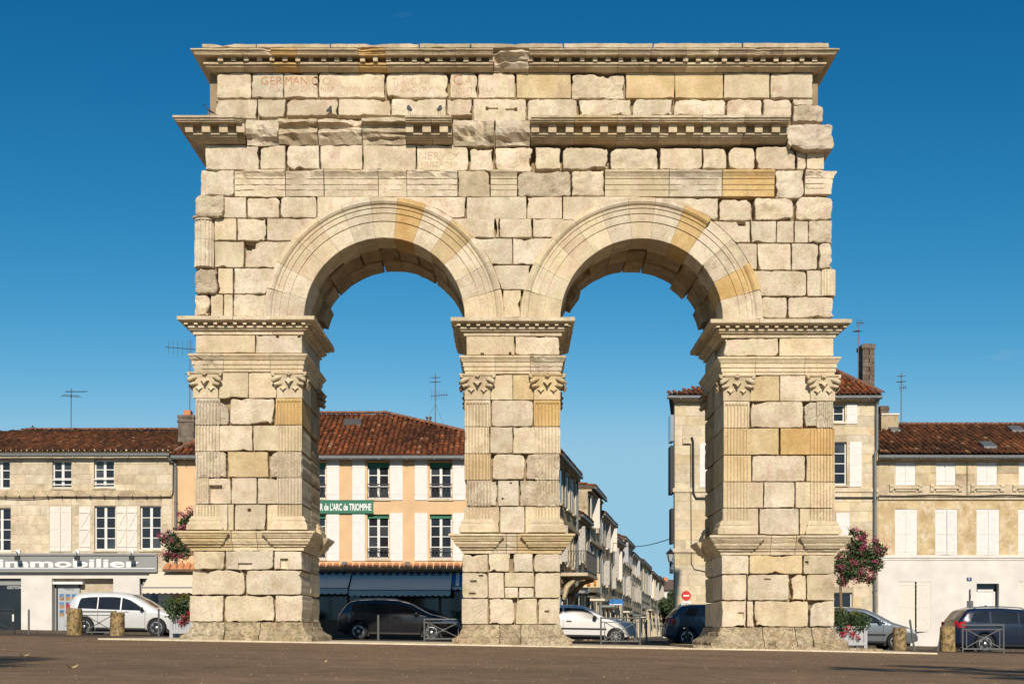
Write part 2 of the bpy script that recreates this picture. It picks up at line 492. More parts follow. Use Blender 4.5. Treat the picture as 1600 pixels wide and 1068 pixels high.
# ---------------------------------------------------------------- lettering
def text(name, s, x0, x1, z0, z1, y, mat, parent, bold=0.0, shear=0.0, drape=None):
    """flat letters facing -y filling the box x0..x1, z0..z1"""
    cu = bpy.data.curves.new(name, 'FONT')
    cu.body = s
    cu.size = 1.0
    cu.offset = bold
    cu.shear = shear
    cu.resolution_u = 3
    tmp = bpy.data.objects.new('tmp_text', cu)
    col.objects.link(tmp)
    dg = bpy.context.evaluated_depsgraph_get()
    me = bpy.data.meshes.new_from_object(tmp.evaluated_get(dg))
    bpy.data.objects.remove(tmp)
    vs = [v.co.copy() for v in me.vertices]
    fs = [tuple(p.vertices) for p in me.polygons]
    bpy.data.meshes.remove(me)
    ax, bx = min(v.x for v in vs), max(v.x for v in vs)
    ay, by = min(v.y for v in vs), max(v.y for v in vs)
    out = [(x0 + (v.x - ax) / (bx - ax) * (x1 - x0), y, z0 + (v.y - ay) / (by - ay) * (z1 - z0)) for v in vs]
    if drape is not None:                      # lay the letters on the uneven face of their stone
        bv = BVHTree.FromPolygons([v.co for v in drape.data.vertices], [tuple(q.vertices) for q in drape.data.polygons])
        o2 = []
        for x, yy, z in out:
            h = bv.ray_cast(Vector((x, yy - 1, z)), Vector((0, 1, 0)))
            o2.append((x, (h[0].y if h[0] else yy) - .0035, z))
        out = o2
    return mk(name, out, fs, mat, parent)

# ================================================================= SETTING: ground
def sheet(name, xs, ys, dz, mat, zf=gz):
    v = [(x, y, zf(x) + dz) for y in ys for x in xs]
    n = len(xs)
    f = [(j * n + i, j * n + i + 1, (j + 1) * n + i + 1, (j + 1) * n + i) for j in range(len(ys) - 1) for i in range(n - 1)]
    o = mk(name, v, f, mat)
    o['kind'] = 'structure'
    return o
XS = [-1500, -300, -80, -34, -20, -8, 0, 7, 12, 20, 27, 34, 80, 300, 1500]
sheet('ground', XS, [-400, -60, -20, -5, 0, 5, 15, 30, 60, 200, 800, 2500], 0.0, 'asphalt')
sheet('street_surface', [-34, -20, -8, 0, 7, 12, 20, 27, 34], [6.5, 10, 15, 20.6], 0.004, 'asphalt_dark')
# raised pavement in front of the houses
def slab(name, x0, x1, y0, y1, h, mat, n=12, jit=0.0, ry=1):
    xs = [x0 + (x1 - x0) * i / n for i in range(n + 1)]
    v, f = [], []
    for x in xs:
        j = noise.noise((x * 2.3, y0, 0)) * jit
        v += [(x, y0 + j, gz(x) - 0.05), (x, y0 + j + 0.01, gz(x) + h), (x, y1, gz(x) + h), (x, y1, gz(x) - 0.05)]
    for i in range(n):
        a = i * 4
        f += [(a, a + 4, a + 5, a + 1), (a + 1, a + 5, a + 6, a + 2), (a + 2, a + 6, a + 7, a + 3)]
    f += [(0, 1, 2, 3), (n * 4 + 3, n * 4 + 2, n * 4 + 1, n * 4)]
    o = mk(name, v, f, mat)
    return o
o = slab('pavement', -34, 2.0, 20.2, 24.5, 0.12, 'asphalt_dark'); o['kind'] = 'structure'
o = slab('pavement', 7.0, 34, 20.2, 24.5, 0.12, 'asphalt_dark'); o['kind'] = 'structure'
o = slab('stone_paving', PX(172), PX(1445), -0.95, 4.6, 0.035, 'ashlar', 60, 0.08); o['kind'] = 'structure'
o = slab('pier_step', PX(1078), PX(1368), -0.62, 3.9, 0.10, 'stone_base', 30, 0.05); o['kind'] = 'structure'

# grit on the near road
rg = random.Random(77)
V, F = [], []
for _ in range(9000):
    x, y = rg.uniform(-13, 13), -1.3 - 25 * rg.random() ** 1.4
    if abs(x) > (y + CAM_D) * .45 + .5: continue
    s = rg.uniform(.003, .009) * (1 + .4 * rg.random())
    z, a, n = gz(x) - .001, rg.uniform(0, 6.3), len(V)
    for k in range(3): V.append((x + s * math.cos(a + 2.1 * k), y + s * math.sin(a + 2.1 * k), z))
    V.append((x + s * .2, y, z + s * rg.uniform(.5, 1.1)))
    F += [(n, n + 1, n + 3), (n + 1, n + 2, n + 3), (n + 2, n, n + 3)]
o = mk('road_grit', V, F, 'grit')
o['kind'] = 'stuff'; o['label'] = 'loose grit scattered over the brown asphalt road'; o['category'] = 'grit'
for lab, px, dist, s in (('pale dry leaf on the road at the far lower left', 38, 13.5, .055), ('dry leaf lying on the road, second from the left edge', 113, 10.0, .05), ('tiny dry leaf on the road before the left opening', 507, 13.0, .03)):
    x, y = (px - 800) * dist / FPX, dist - CAM_D
    z = gz(x) + .004
    v = []
    for k in range(10):
        a = 2 * math.pi * k / 10
        r = s * (.45 + .55 * abs(math.cos(a)))
        v.append((x + r * math.cos(a), y + r * .8 * math.sin(a), z + .02 * math.cos(a) ** 2 + .012 * math.sin(2 * a)))
    v.append((x, y, z + .004))
    tag(mk('dry_leaf', v, [(k, (k + 1) % 10, 10) for k in range(10)], 'dry_leaf'), lab, 'leaf', 'dry leaves on the road')

# ================================================================= THE ARCH
ARCH = thing('triumphal_arch', 'large weathered pale limestone arch with two openings standing in the square', 'arch', (0, 1.5, 0))
DEP = 3.0

def lines(a, b, r, step, extra=()):
    L = b - a
    r = min(r, L * 0.3)
    pts = [a, a + r * 0.12, a + r * 0.45, a + r, b - r, b - r * 0.45, b - r * 0.12, b]
    n = max(1, int(round((L - 2 * r) / step)))
    pts += [a + r + (L - 2 * r) * i / n for i in range(1, n)]
    for e in extra: pts += [e - 0.004, e + 0.004]
    pts = sorted(p for p in pts if a <= p <= b)
    out = [pts[0]]
    for p in pts[1:]:
        if p - out[-1] > 0.0025: out.append(p)
    if b - out[-1] < 0.02 and len(out) > 2: out[-1] = b
    return out

def block(px0, px1, py0, py1, y=0.0, depth=1.3, mat=None, rough=0.35, chips=None, holes=(), xl=None, xr=None, zb=None,
          bulge=None, name='stone_block', parent=None, gap=None, lean=0.0, seed=None, ym=None):
    """one dressed or weathered ashlar: rounded arrises, chipped corners, uneven face"""
    rg = random.Random(int(px0 * 7 + py0 * 131 + px1 * 3) if seed is None else seed)
    g = (rg.uniform(0.001, 0.003) if rg.random() < 0.68 else rg.uniform(0.006, 0.013)) if gap is None else gap
    y = y + rg.uniform(-0.012, 0.012) - (0.0 if rough < 0.5 else rg.uniform(0, 0.02))
    ym = y if ym is None else ym                       # plane the photo measurements refer to
    x0, x1 = PX(px0, ym) + g, PX(px1, ym) - g
    z0, z1 = PZ(py1, ym) + g * 0.7, PZ(py0, ym) - g * 0.7
    W, H = x1 - x0, z1 - z0
    r = min(0.005 + 0.034 * rough * rg.uniform(0.6, 1.4), 0.3 * min(W, H))
    cmax = 0.36 * min(W, H)
    if chips is None:
        chips = [min(cmax, 0.012 + rough * rg.choice((0.0, 0.02, 0.04, 0.06, 0.18)) * rg.uniform(0.6, 1.2)) for _ in range(4)]
    else:
        chips = [min(cmax * 1.25, max(0.010, c * rg.uniform(.4, .85))) for c in chips]          # bl, br, tr, tl
    hx = [PX(h[0], y) for h in holes] + [PX(h[1], y) for h in holes]
    hz = [PZ(h[2], y) for h in holes] + [PZ(h[3], y) for h in holes]
    step = 0.06 if rough > 0.3 else 0.10
    xs, zs = lines(x0, x1, max(r, 0.02), step, hx), lines(z0, z1, max(r, 0.02), step, hz)
    nx, nz_ = len(xs), len(zs)
    amp = 0.003 + 0.040 * rough
    if bulge is None: bulge = 0.018 * rough
    so = Vector((rg.uniform(0, 99), rg.uniform(0, 99), rg.uniform(0, 99)))
    wob = 0.002 + 0.046 * rough
    V = []
    for z in zs:
        for x in xs:
            ex, ez = min(x - x0, x1 - x), min(z - z0, z1 - z)
            e = min(ex, ez)
            # corner rounding in the face
            right, top = x > (x0 + x1) / 2, z > (z0 + z1) / 2
            c = chips[(2 if top else 1) if right else (3 if top else 0)]
            X, Z = x, z
            if ex < c and ez < c and c > 0.013:
                u, v = (c - ex) / c, (c - ez) / c
                h = math.hypot(u, v)
                if h > 1e-6:
                    k = max(u, v) / h
                    k *= 1 + .22 * noise.noise(Vector((u * 2.5 - v * 2.5, c * 40, so.x)))
                    if rough > 0.3: k = k * 0.45 + 0.55 * (max(u, v) / (u + v))
                    X = (x1 - c + u * c * k) if right else (x0 + c - u * c * k)
                    Z = (z1 - c + v * c * k) if top else (z0 + c - v * c * k)
                    e = min(e, c * (1 - max(u, v)))
            p = Vector((X, 0, Z)) + so
            # ragged perimeter
            if e < 0.12:
                fall = 1 - e / 0.12
                w = wob * fall
                n1 = noise.noise(p * 3.5) * .9 + 0.8 * noise.noise(p * 9) - .12
                w2 = max(0, noise.noise(p * 1.9 + so) - .22) * (.10 + .35 * rough) * fall
                w = w + w2
                n1 = n1 if abs(n1) > .3 or w2 == 0 else .3
                if ex <= ez: X += (-1 if right else 1) * w * abs(n1) * 1.3
                else: Z += (-1 if top else 1) * w * abs(n1) * 1.3
            yo = 0.0
            if e < r:
                t = 1 - e / r
                yo = r * (1 - math.sqrt(max(0, 1 - t * t)))
            n2 = noise.noise(p * 2.2) + 0.55 * noise.noise(p * 5.3) + 0.3 * noise.noise(p * 13)
            if rough > 0.6:
                n2 -= 1.5 * abs(noise.noise(p * 3.1 + so)) - .35 + .5 * abs(noise.noise(p * 7.7 + so))
            yo -= amp * n2
            bu = (1 - (2 * (x - x0) / W - 1) ** 4) * (1 - (2 * (z - z0) / H - 1) ** 4)
            yo -= bulge * bu
            yo += lean * (z - z0) / H
            for (a, b2, t_, bo, d) in holes:
                if PX(a, y) < x < PX(b2, y) and PZ(bo, y) < z < PZ(t_, y): yo = d
            if xr: X = x0 + (X - x0) * (xr(Z) - g - x0) / W
            if xl:
                a = xl(Z) + g
                X = x1 - (x1 - X) * (x1 - a) / W
            if zb: Z = z1 - (z1 - Z) * (z1 - min(z1 - 0.02, max(z0, zb(X) + g))) / H
            V.append((X, y + yo, Z))
    F = [(j * nx + i, j * nx + i + 1, (j + 1) * nx + i + 1, (j + 1) * nx + i) for j in range(nz_ - 1) for i in range(nx - 1)]
    per = [i for i in range(nx)] + [j * nx + nx - 1 for j in range(1, nz_)] + [(nz_ - 1) * nx + i for i in range(nx - 2, -1, -1)] + \
          [j * nx for j in range(nz_ - 2, 0, -1)]
    prev = per
    np_ = len(per)
    for d in (0.5, 1.0):
        cur = []
        for i in per:
            q = V[i]
            cur.append(len(V)); V.append((q[0], y + depth * d, q[2]))
        F += [(prev[k], cur[k], cur[(k + 1) % np_], prev[(k + 1) % np_]) for k in range(np_)]
        prev = cur
    F.append(tuple(prev[::-1]))
    if mat is None:
        mat = 'stone_rough' if rough > 0.6 else rg.choice(('stone_pale', 'stone_pale', 'stone_cream'))
    o = mk(name, V, F, mat, ARCH if parent is None else parent)
    return o

def fluted(px0, px1, py0, py1, parent, mat, y=0.0, erode=0.0, proj=0.04, n=7, head=False, seed=1):
    """fluted face of a pilaster, lying on its stone"""
    x0, x1, z0, z1 = PX(px0, y - proj) + 0.004, PX(px1, y - proj) - 0.004, PZ(py1, y) + 0.004, PZ(py0, y) - 0.004
    m = (x1 - x0) * 0.045
    pitch = (x1 - x0 - 2 * m) / n
    xs = [(x0, 9), (x0 + 0.004, 0)]
    for k in range(n):
        a = x0 + m + k * pitch
        for t in (0.08, 0.16, 0.3, 0.5, 0.7, 0.84, 0.92):
            u = (t - 0.12) / 0.76
            d = 0 if not 0 < u < 1 else math.sqrt(max(0, 1 - (2 * u - 1) ** 4))
            xs.append((a + pitch * t, d))
    xs += [(x1 - 0.004, 0), (x1, 9)]
    nzr = max(5, int((z1 - z0) / 0.06))
    zs = [z0 + (z1 - z0) * j / nzr for j in range(nzr + 1)]
    if head: zs = zs[:-2] + [z1 - 0.11, z1 - 0.095, z1 - 0.08, z1 - 0.065, z1]
    so = Vector((seed * 3.7, seed * 1.3, 0))
    V = []
    for z in zs:
        for x, d in xs:
            dep = pitch * 0.5 * d if d < 5 else 0
            if head and z > z1 - 0.11:
                dep *= max(0, 1 - (z - (z1 - 0.11)) / 0.045)
            p = Vector((x * 3.5, 0, z * 2.4)) + so
            w = 0
            if erode:
                w = noise.noise(p) * 0.9 + noise.noise(p * 2.7) * 0.5
                w = max(0, min(1, (w - (0.55 - erode)) * 3))
            yy = y - proj + dep + (proj + 0.01 if d > 5 else 0)
            yy = yy * (1 - w) + (y + 0.03) * w
            yy += noise.noise(Vector((x * 14, 1, z * 14))) * 0.004
            V.append((x, yy, z))
    nx = len(xs)
    F = [(j * nx + i, j * nx + i + 1, (j + 1) * nx + i + 1, (j + 1) * nx + i) for j in range(len(zs) - 1) for i in range(nx - 1)]
    return mk('fluting', V, F, mat, parent)

def moulding(name, side, a, b, prof, ref, m0=0, m1=0, mat='stone_cream', parent=None, wear=0.004, gap=0.004, back=0.45, k=1.0, seed=0, bite=0.0):
    """straight run of a moulded profile; side f: faces -y at y=ref; r: faces +x at x=ref; l: faces -x at x=ref.
    prof is [(projection, z)] from the top down; m0, m1 = 1 mitres that end outwards"""
    pts = [(-back, prof[0][1])] + [(p * k, z) for p, z in prof] + [(-back, prof[-1][1])]
    a2, b2 = a + (gap if not m0 else 0), b - (gap if not m1 else 0)
    n = max(2, int((b2 - a2) / 0.085))
    V, F = [], []
    so = Vector((seed * 5.1 + a, ref, 7.7))
    for i in range(n + 1):
        u = i / n
        for j, (p, z) in enumerate(pts):
            pm = max(p, -min(back, .45 * (b2 - a2)))
            t = (a2 - m0 * pm) * (1 - u) + (b2 + m1 * pm) * u
            q = Vector((t * 4, p * 9, z * 9)) + so
            pp, zz = p, z
            if 0 < j < len(pts) - 1:
                w = noise.noise(q) + 0.6 * noise.noise(q * 2.9)
                pp += w * wear * 1.2
                zz += noise.noise(q * 1.3 + Vector((9, 9, 9))) * wear * 0.8
                if bite:
                    c = noise.noise(Vector((t * 1.7, z * 2.2, seed * 3.3)))+ 0.5 * noise.noise(Vector((t * 5, z * 5, seed)))
                    if c > 0.10: pp -= min(p * 0.85, (c - 0.10) * bite * (0.5 + p * 2))
            if side == 'f': V.append((t, ref - pp, zz))
            elif side == 'r': V.append((ref + pp, t, zz))
            else: V.append((ref - pp, t, zz))
    m = len(pts)
    for i in range(n):
        for j in range(m - 1):
            q = (i * m + j, i * m + j + 1, (i + 1) * m + j + 1, (i + 1) * m + j)
            F.append(q if side != 'l' else q[::-1])
        F.append((i * m + m - 1, i * m, (i + 1) * m, (i + 1) * m + m - 1))
    F.append(tuple(range(m))); F.append(tuple(range(n * m, n * m + m))[::-1])
    return mk(name, V, F, mat, ARCH if parent is None else parent)

def box_mesh(name, w, d, h, mat, taper=0.0, seed=0):
    b = MB().box(-w / 2, w / 2, -d, 0.03, -h, 0)
    b.v = [(x, y * (1 - taper) if z < -h * 0.5 and y < 0 else y, z) for x, y, z in b.v]
    me = bpy.data.meshes.new(name)
    me.from_pydata(b.v, [], b.f)
    me.materials.append(M[mat])
    return me

# ---- hidden rubble heart of the masonry (seen only down open joints and in sockets)
core = MB()
for a, b2 in ((304, 472), (727, 876), (1129, 1304)):
    core.box(PX(a) + 0.22, PX(b2) - 0.22, 0.2, 2.8, gz(PX(a)) + 0.1, PZ(500))
core.box(PX(306) + 0.25, PX(1300) - 0.25, 0.45, 2.75, PZ(305), PZ(80))
for a, b2 in ((308, 425), (783, 818), (1180, 1298)):
    core.box(PX(a), PX(b2), 0.22, 2.8, PZ(500), PZ(305))
for cx_, cz_, r_ in ((600.5, 497, 187.5), (1002.5, 499, 189.5)):
    n = 26
    ring = [(PX(cx_ - r_ * 1.004 * math.cos(math.pi * i / n)), PZ(cz_ - r_ * 1.004 * math.sin(math.pi * i / n))) for i in range(n + 1)]
    v, f = [], []
    for x, z in ring: v += [(x, 0.3, z), (x, 2.8, z), (x, 0.3, PZ(306)), (x, 2.8, PZ(306))]
    for i in range(n): f += [(i * 4, i * 4 + 4, i * 4 + 6, i * 4 + 2), (i * 4, i * 4 + 1, i * 4 + 5, i * 4 + 4), (i * 4 + 1, i * 4 + 3, i * 4 + 7, i * 4 + 5)]
    core.add(v, f)
core.build('rubble_core', 'stone_core', ARCH)

# ---- archivolt rings
ARCS = ((600.5, 497.0, 125.5, 187.5), (1002.5, 499.5, 127.0, 189.5))
def ring_x(i, side):
    cx_, cz_, ri, ro = ARCS[i]
    X0, Z0, RO = PX(cx_), PZ(cz_), ro / 62.5
    def f(z):
        d = max(0.0, z - Z0)
        return X0 + side * math.sqrt(max(0.0, RO * RO - d * d))
    return f
def ring_z(i):
    cx_, cz_, ri, ro = ARCS[i]
    X0, Z0, RO = PX(cx_), PZ(cz_), ro / 62.5
    return lambda x: Z0 + math.sqrt(max(0.0, RO * RO - (x - X0) ** 2))

def wedge(name, i, a0, a1, y0, y1, r0, r1, mat, prof=None, seed=0, wear=0.004, gap=0.0012, bite=0.0):
    """one arch stone; angles from the left springing; prof [(r, projection)] for a moulded face"""
    cx_, cz_, _, _ = ARCS[i]
    X0, Z0 = PX(cx_), PZ(cz_)
    if prof is None: prof = [(r0, -0.01), (r0 + 0.012, 0), (r1 - 0.01, 0), (r1, -0.01)]
    pts = [(r0, y1), (r0, y0 + 0.5 * (y1 - y0))] + [(r, y0 - p) for r, p in prof] + [(r1, y1)]
    a0 += gap; a1 -= gap
    n = 7
    V, F = [], []
    m = len(pts)
    for k in range(n + 1):
        a = a0 + (a1 - a0) * k / n
        for j, (r, y) in enumerate(pts):
            q = Vector((r * 3, a * 9 + seed, y * 2 + i * 9))
            w = noise.noise(q) * wear + noise.noise(q * 3) * wear * 0.6
            rr, yy = r + w * (1 if j < 3 else 0.4), y + (w if 1 < j < m - 1 else 0)
            if bite and j < 5:
                c = noise.noise(Vector((a * 6, y * 2.2, seed * 2.1)))
                if c > 0.05: rr += (c - 0.05) * bite
            V.append((X0 - rr * math.cos(a), yy, Z0 + rr * math.sin(a)))
    for k in range(n):
        for j in range(m):
            j2 = (j + 1) % m
            F.append((k * m + j, k * m + j2, (k + 1) * m + j2, (k + 1) * m + j))
    F.append(tuple(range(m))[::-1]); F.append(tuple(range(n * m, n * m + m)))
    return mk(name, V, F, mat, ARCH)

VM = [{6: 'stone_cream', 7: 'stone_ochre', 9: 'stone_warm', 0: 'stone_pale', 1: 'stone_pale'},
      {6: 'stone_cream', 7: 'stone_pale', 8: 'stone_ochre', 9: 'stone_pale', 10: 'stone_rough', 11: 'stone_ochre', 12: 'stone_pale'}]
for i in (0, 1):
    ri, ro = ARCS[i][2] / 62.5, ARCS[i][3] / 62.5
    t = (ro - ri)
    full = [(ri, -0.012), (ri + 0.012, 0), (ri + .415 * t, 0.0), (ri + .42 * t, 0.028), (ri + .61 * t, 0.03), (ri + .615 * t, 0.055),
            (ri + .735 * t, 0.057), (ri + .74 * t, 0.082), (ri + .80 * t, 0.09), (ri + .83 * t, 0.135), (ri + .88 * t, 0.165), (ri + .925 * t, 0.15),
            (ri + .935 * t, 0.118), (ri + .995 * t, 0.115), (ro, 0.0), (ro, -0.1)]
    nv = 13
    for k in range(nv):
        a0, a1 = math.pi * k / nv, math.pi * (k + 1) / nv
        a0 += 0.006 * math.sin(k * 2.3 + i) if k else 0; a1 += 0.006 * math.sin((k + 1) * 2.3 + i) if k < nv - 1 else 0; jo = 0
        mat = VM[i].get(k, rnd.choice(('stone_cream', 'stone_cream', 'stone_pale')))
        pr = full
        if i == 1 and k in (9, 10):                       # outer roll broken away here
            pr = full[:8] + [(ri + .75 * t, 0.03), (ri + .86 * t, 0.012), (ri + .97 * t, 0.006), (ro, -0.02), (ro, -0.1)]
        if k in (0, nv - 1): pr = [(r, p * 0.8) for r, p in full]
        wedge('voussoir', i, a0 + jo, a1 + jo, 0.0, 0.98 + 0.12 * math.sin(k * 1.9), ri, ro, mat, pr, seed=k * 3.1 + i,
              wear=0.006 if not (i == 1 and k == 10) else 0.03, bite=0.35 if (i == 1 and k == 10) else 0.0)
    # two further rows of stones carry the vault to the rear face
    rr = random.Random(40 + i)
    for row, (y0, y1) in enumerate(((1.12, 2.02), (2.05, 3.0))):
        for k in range(nv):
            a0, a1 = math.pi * k / nv, math.pi * (k + 1) / nv
            jo = rr.uniform(-0.02, 0.02)
            d = rr.uniform(-0.012, 0.014)
            if i == 1 and row == 1 and k in (2, 9, 11): d = -0.13
            if i == 0 and row == 1 and k in (1, ): d = -0.14
            if row == 0: d += rr.choice((0.0, 0.03, 0.08))
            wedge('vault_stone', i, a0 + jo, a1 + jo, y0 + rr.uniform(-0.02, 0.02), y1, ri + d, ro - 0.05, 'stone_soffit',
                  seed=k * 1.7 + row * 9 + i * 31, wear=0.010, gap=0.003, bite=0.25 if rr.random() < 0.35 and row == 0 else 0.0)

# ---- wall courses: (top, bottom, plane y, [(x0, x1, material, roughness, options)])
P, C_, W_, O_, RG, GR = 'stone_pale', 'stone_cream', 'stone_warm', 'stone_ochre', 'stone_rough', 'stone_grey'
LX0, RX0, LX1, RX1 = ring_x(0, -1), ring_x(0, 1), ring_x(1, -1), ring_x(1, 1)
Z0a, Z1a = ring_z(0), ring_z(1)
AT = 0.25
def course(t, b, y, items, depth=1.2):
    out = []
    for it in items:
        x0, x1, mat, rough = it[:4]
        kw = it[4] if len(it) > 4 else {}
        kw = dict(kw)
        kw.setdefault('y', y); kw.setdefault('depth', depth)
        t2, b2 = kw.pop('t', t), kw.pop('b', b)
        out.append(block(x0, x1, t2, b2, mat=mat, rough=rough, **kw))
    return out
# attic, upper inscription course
ins1 = course(113.5, 153.5, AT, [
    (338.5, 392.5, P, .45, dict(chips=[.05, .07, .12, .14])), (393, 443, P, .42, dict(chips=[.03, .02, .02, .22])),
    (443, 497, P, .42, dict(chips=[.05, .02, .02, .02])), (497.5, 602, P, .45, dict(chips=[.1, .03, .1, .14])),
    (603, 702, P, .5, dict(chips=[.12, .12, .2, .22])), (703, 746, P, .4, dict(chips=[.02, .03, .15, .04])),
    (746.5, 805.5, P, .5, dict(chips=[.03, .03, .25, .08])), (807, 892, W_, .12), (893, 977, P, .75, dict(t=116, b=155, chips=[.06, .1, .16, .2])),
    (978, 1054.5, W_, .12), (1054.5, 1130, W_, .12), (1130.5, 1203, C_, .25), (1203.5, 1270.5, P, .4, dict(chips=[.06, .05, .06, .16]))])
course(154.5, 181, AT - .04, [
    (336, 402, P, .5, dict(chips=[.16, .03, .05, .06], b=186)), (402.5, 446.5, P, .55, dict(t=155, b=184)), (447.5, 528, P, .5, dict(chips=[.03, .03, .08, .26])),
    (528.5, 611, P, .4), (612, 697, P, .35), (697.5, 738, P, .35), (739, 822, P, .4, dict(b=190, holes=[(762, 778, 168.5, 171, .07), (790, 806, 170, 172.5, .07), (759, 763, 167, 173, .1), (804, 808, 168, 174, .1)])),
    (824, 902, P, .6, dict(b=189, chips=[.03, .05, .1, .18])), (903, 987, P, .7, dict(b=182)), (988, 1051.5, P, .6, dict(chips=[.03, .03, .03, .2])),
    (1052, 1134, P, .65, dict(chips=[.05, .08, .12, .16])), (1135, 1191, P, .7, dict(chips=[.03, .03, .06, .2], b=184)), (1192, 1237.5, P, .7, dict(chips=[.05, .1, .25, .06], b=188)),
    (1239, 1271, P, .6, dict(b=166)), (1239, 1287, RG, .85, dict(t=164, b=191, y=AT - .12, chips=[.06, .06, .14, .1]))])
# eroded lengths of the middle cornice
_ct, _cb = PZ(181, -.2), PZ(227, .08)
EA = [(.05, _ct), (.16, _ct - .04), (.27, _ct - .10), (.29, _ct - .15), (.10, _ct - .18), (.09, _ct - .27), (.22, _ct - .31), (.24, _ct - .40), (.17, _ct - .45), (.12, _ct - .52), (.04, _cb)]
EB = [(.03, _ct), (.10, _ct - .05), (.18, _ct - .12), (.24, _ct - .20), (.27, _ct - .30), (.25, _ct - .40), (.19, _ct - .48), (.08, _ct - .56), (.02, _cb - .02)]
EC = [(.08, _ct + .02), (.24, _ct - .03), (.30, _ct - .07), (.31, _ct - .14), (.12, _ct - .16), (.11, _ct - .25), (.20, _ct - .28), (.21, _ct - .36), (.15, _ct - .40), (.14, _ct - .47), (.07, _ct - .50), (.04, _cb)]
for a_, b_, pr_, mt_, wr_, bt_ in ((385.5, 436, EB, 'stone_rough', .04, .5), (436.5, 498, EA, 'stone_grey', .035, .35), (498.5, 566, EA, 'stone_rough', .045, .5), (566.5, 635, EC, 'stone_grey', .03, .35),
                                  (708, 772.5, EB, 'stone_rough', .05, .55), (774, 828, EB, 'stone_rough', .045, .6)):
    moulding('cornice_block', 'f', PX(a_, .08), PX(b_, .08), pr_, .08, mat=mt_, wear=wr_, bite=bt_, seed=a_ * .37, back=.9, gap=.008)
course(186, 227, -.02, [(1228.5, 1305, RG, 1.0, dict(t=191, b=234, y=-.16, lean=.10, chips=[.3, .28, .2, .12]))])
ins2 = course(226, 265, .08, [
    (320, 404.5, P, .18), (405.5, 446.5, P, .5, dict(chips=[.05, .02, .03, .2])), (448, 500, P, .45, dict(chips=[.22, .02, .03, .15])), (500.5, 566.5, P, .3),
    (567, 650, P, .28, dict(b=267)), (650.5, 732, P, .4, dict(b=267, chips=[.02, .08, .2, .02])), (734, 771, P, .6, dict(t=231, b=267)),
    (773, 834.5, P, .7, dict(t=229, b=270, chips=[.2, .2, .12, .1])), (835.5, 877, P, .6, dict(t=229)), (879, 951.5, P, .6, dict(t=230, chips=[.05, .06, .18, .2])),
    (953.5, 1029, P, .65, dict(t=232, chips=[.05, .06, .2, .16])), (1031, 1097, P, .45, dict(t=231)), (1097, 1136, P, .55, dict(t=231)), (1138, 1179.5, P, .6, dict(t=230, chips=[.08, .08, .16, .16])),
    (1181, 1243, P, .6, dict(t=229, chips=[.15, .06, .26, .14])), (1244, 1260, P, .4, dict(t=236)), (1260, 1288.5, P, .25, dict(t=228))])
# string course of three fasciae, worn to blank stone in places
course(266, 306.5, 0.0, [
    (313, 366, P, .55, dict(t=265)), (715.5, 766, GR, .6, dict(b=308)), (808.5, 892.5, RG, .9, dict(t=267, b=308, chips=[.06, .08, .18, .22])),
    (893, 944.5, P, .7, dict(b=307)), (1210.5, 1257, P, .7, dict(t=265, b=311, chips=[.03, .2, .03, .1]))])
SZ0, SZ1 = PZ(306.5), PZ(265, -.12)
def fascia_prof(z1, z0):
    h = z1 - z0
    return [(.13, z1), (.13, z1 - .07 * h), (.10, z1 - .13 * h), (.06, z1 - .24 * h), (.055, z1 - .31 * h), (.035, z1 - .315 * h), (.035, z1 - .54 * h), (.017, z1 - .545 * h),
            (.017, z1 - .75 * h), (0, z1 - .755 * h), (0, z0)]
for a, b, mat, wear, bite in ((366.5, 446, P, .02, .5), (446.5, 506, P, .016, .3), (507, 591, P, .010, .12), (591.5, 635.5, P, .012, .25), (636, 715, P, .02, .5),
                              (766.5, 808, C_, .005, 0), (945, 1045, C_, .005, .06), (1045.5, 1128, P, .009, .12), (1128.5, 1210, O_, .004, 0)):
    moulding('string_course_block', 'f', PX(a), PX(b), fascia_prof(SZ1, SZ0), 0.0, mat=mat, wear=wear, bite=bite, seed=a, back=1.1)
moulding('string_course_block', 'f', PX(1257.5), PX(1299), fascia_prof(SZ1, PZ(303)), 0.0, m1=1, mat=P, wear=.014, bite=.3, seed=5, back=1.1)

# spandrel courses round the arches
course(307, 340.5, 0.0, [
    (304, 350, RG, .95, dict(t=303, b=339, y=-.14, chips=[.16, .1, .14, .18])), (345, 385, P, .35), (386, 437, P, .5, dict(t=308, chips=[.06, .06, .14, .12])), (438, 495, P, .5, dict(chips=[.1, .06, .05, .12])),
    (495.5, 601, P, .12, dict(zb=Z0a)), (601, 728, P, .3, dict(zb=Z0a, chips=[.01, .1, .06, .01])), (729, 822.5, P, .15, dict(b=342)), (823, 879, P, .15, dict(b=342)), (879.5, 1001, P, .15, dict(zb=Z1a, b=343)),
    (1001, 1123, P, .5, dict(zb=Z1a, t=309, b=344)), (1124, 1176, P, .65, dict(t=311, b=345, chips=[.05, .05, .2, .1])), (1178, 1240, P, .7, dict(t=309, b=344, chips=[.04, .18, .25, .1])),
    (1243, 1302, P, .8, dict(t=306, b=344, chips=[.06, .12, .1, .2]))])
course(341, 376, 0.0, [
    (335, 369.5, C_, .15), (370.5, 416, P, .45, dict(b=376)), (417, 500, P, .25, dict(xr=LX0)), (700, 773, P, .2, dict(xl=RX0, b=371)), (774, 780, C_, .1, dict(b=371)), (780.5, 831, P, .3, dict(b=371)),
    (832, 905, P, .3, dict(xr=LX1, b=371)), (1105, 1172.5, P, .3, dict(t=345, b=379, xl=RX1, holes=[(1147, 1163, 345.5, 353, .3)])), (1173, 1213, P, .15, dict(t=345, b=379)), (1213.5, 1240.5, P, .2, dict(t=345, b=379)), (1241.5, 1263, P, .2, dict(t=345, b=379)), (1263.5, 1301, RG, .8, dict(t=344, b=380, y=-.06))])
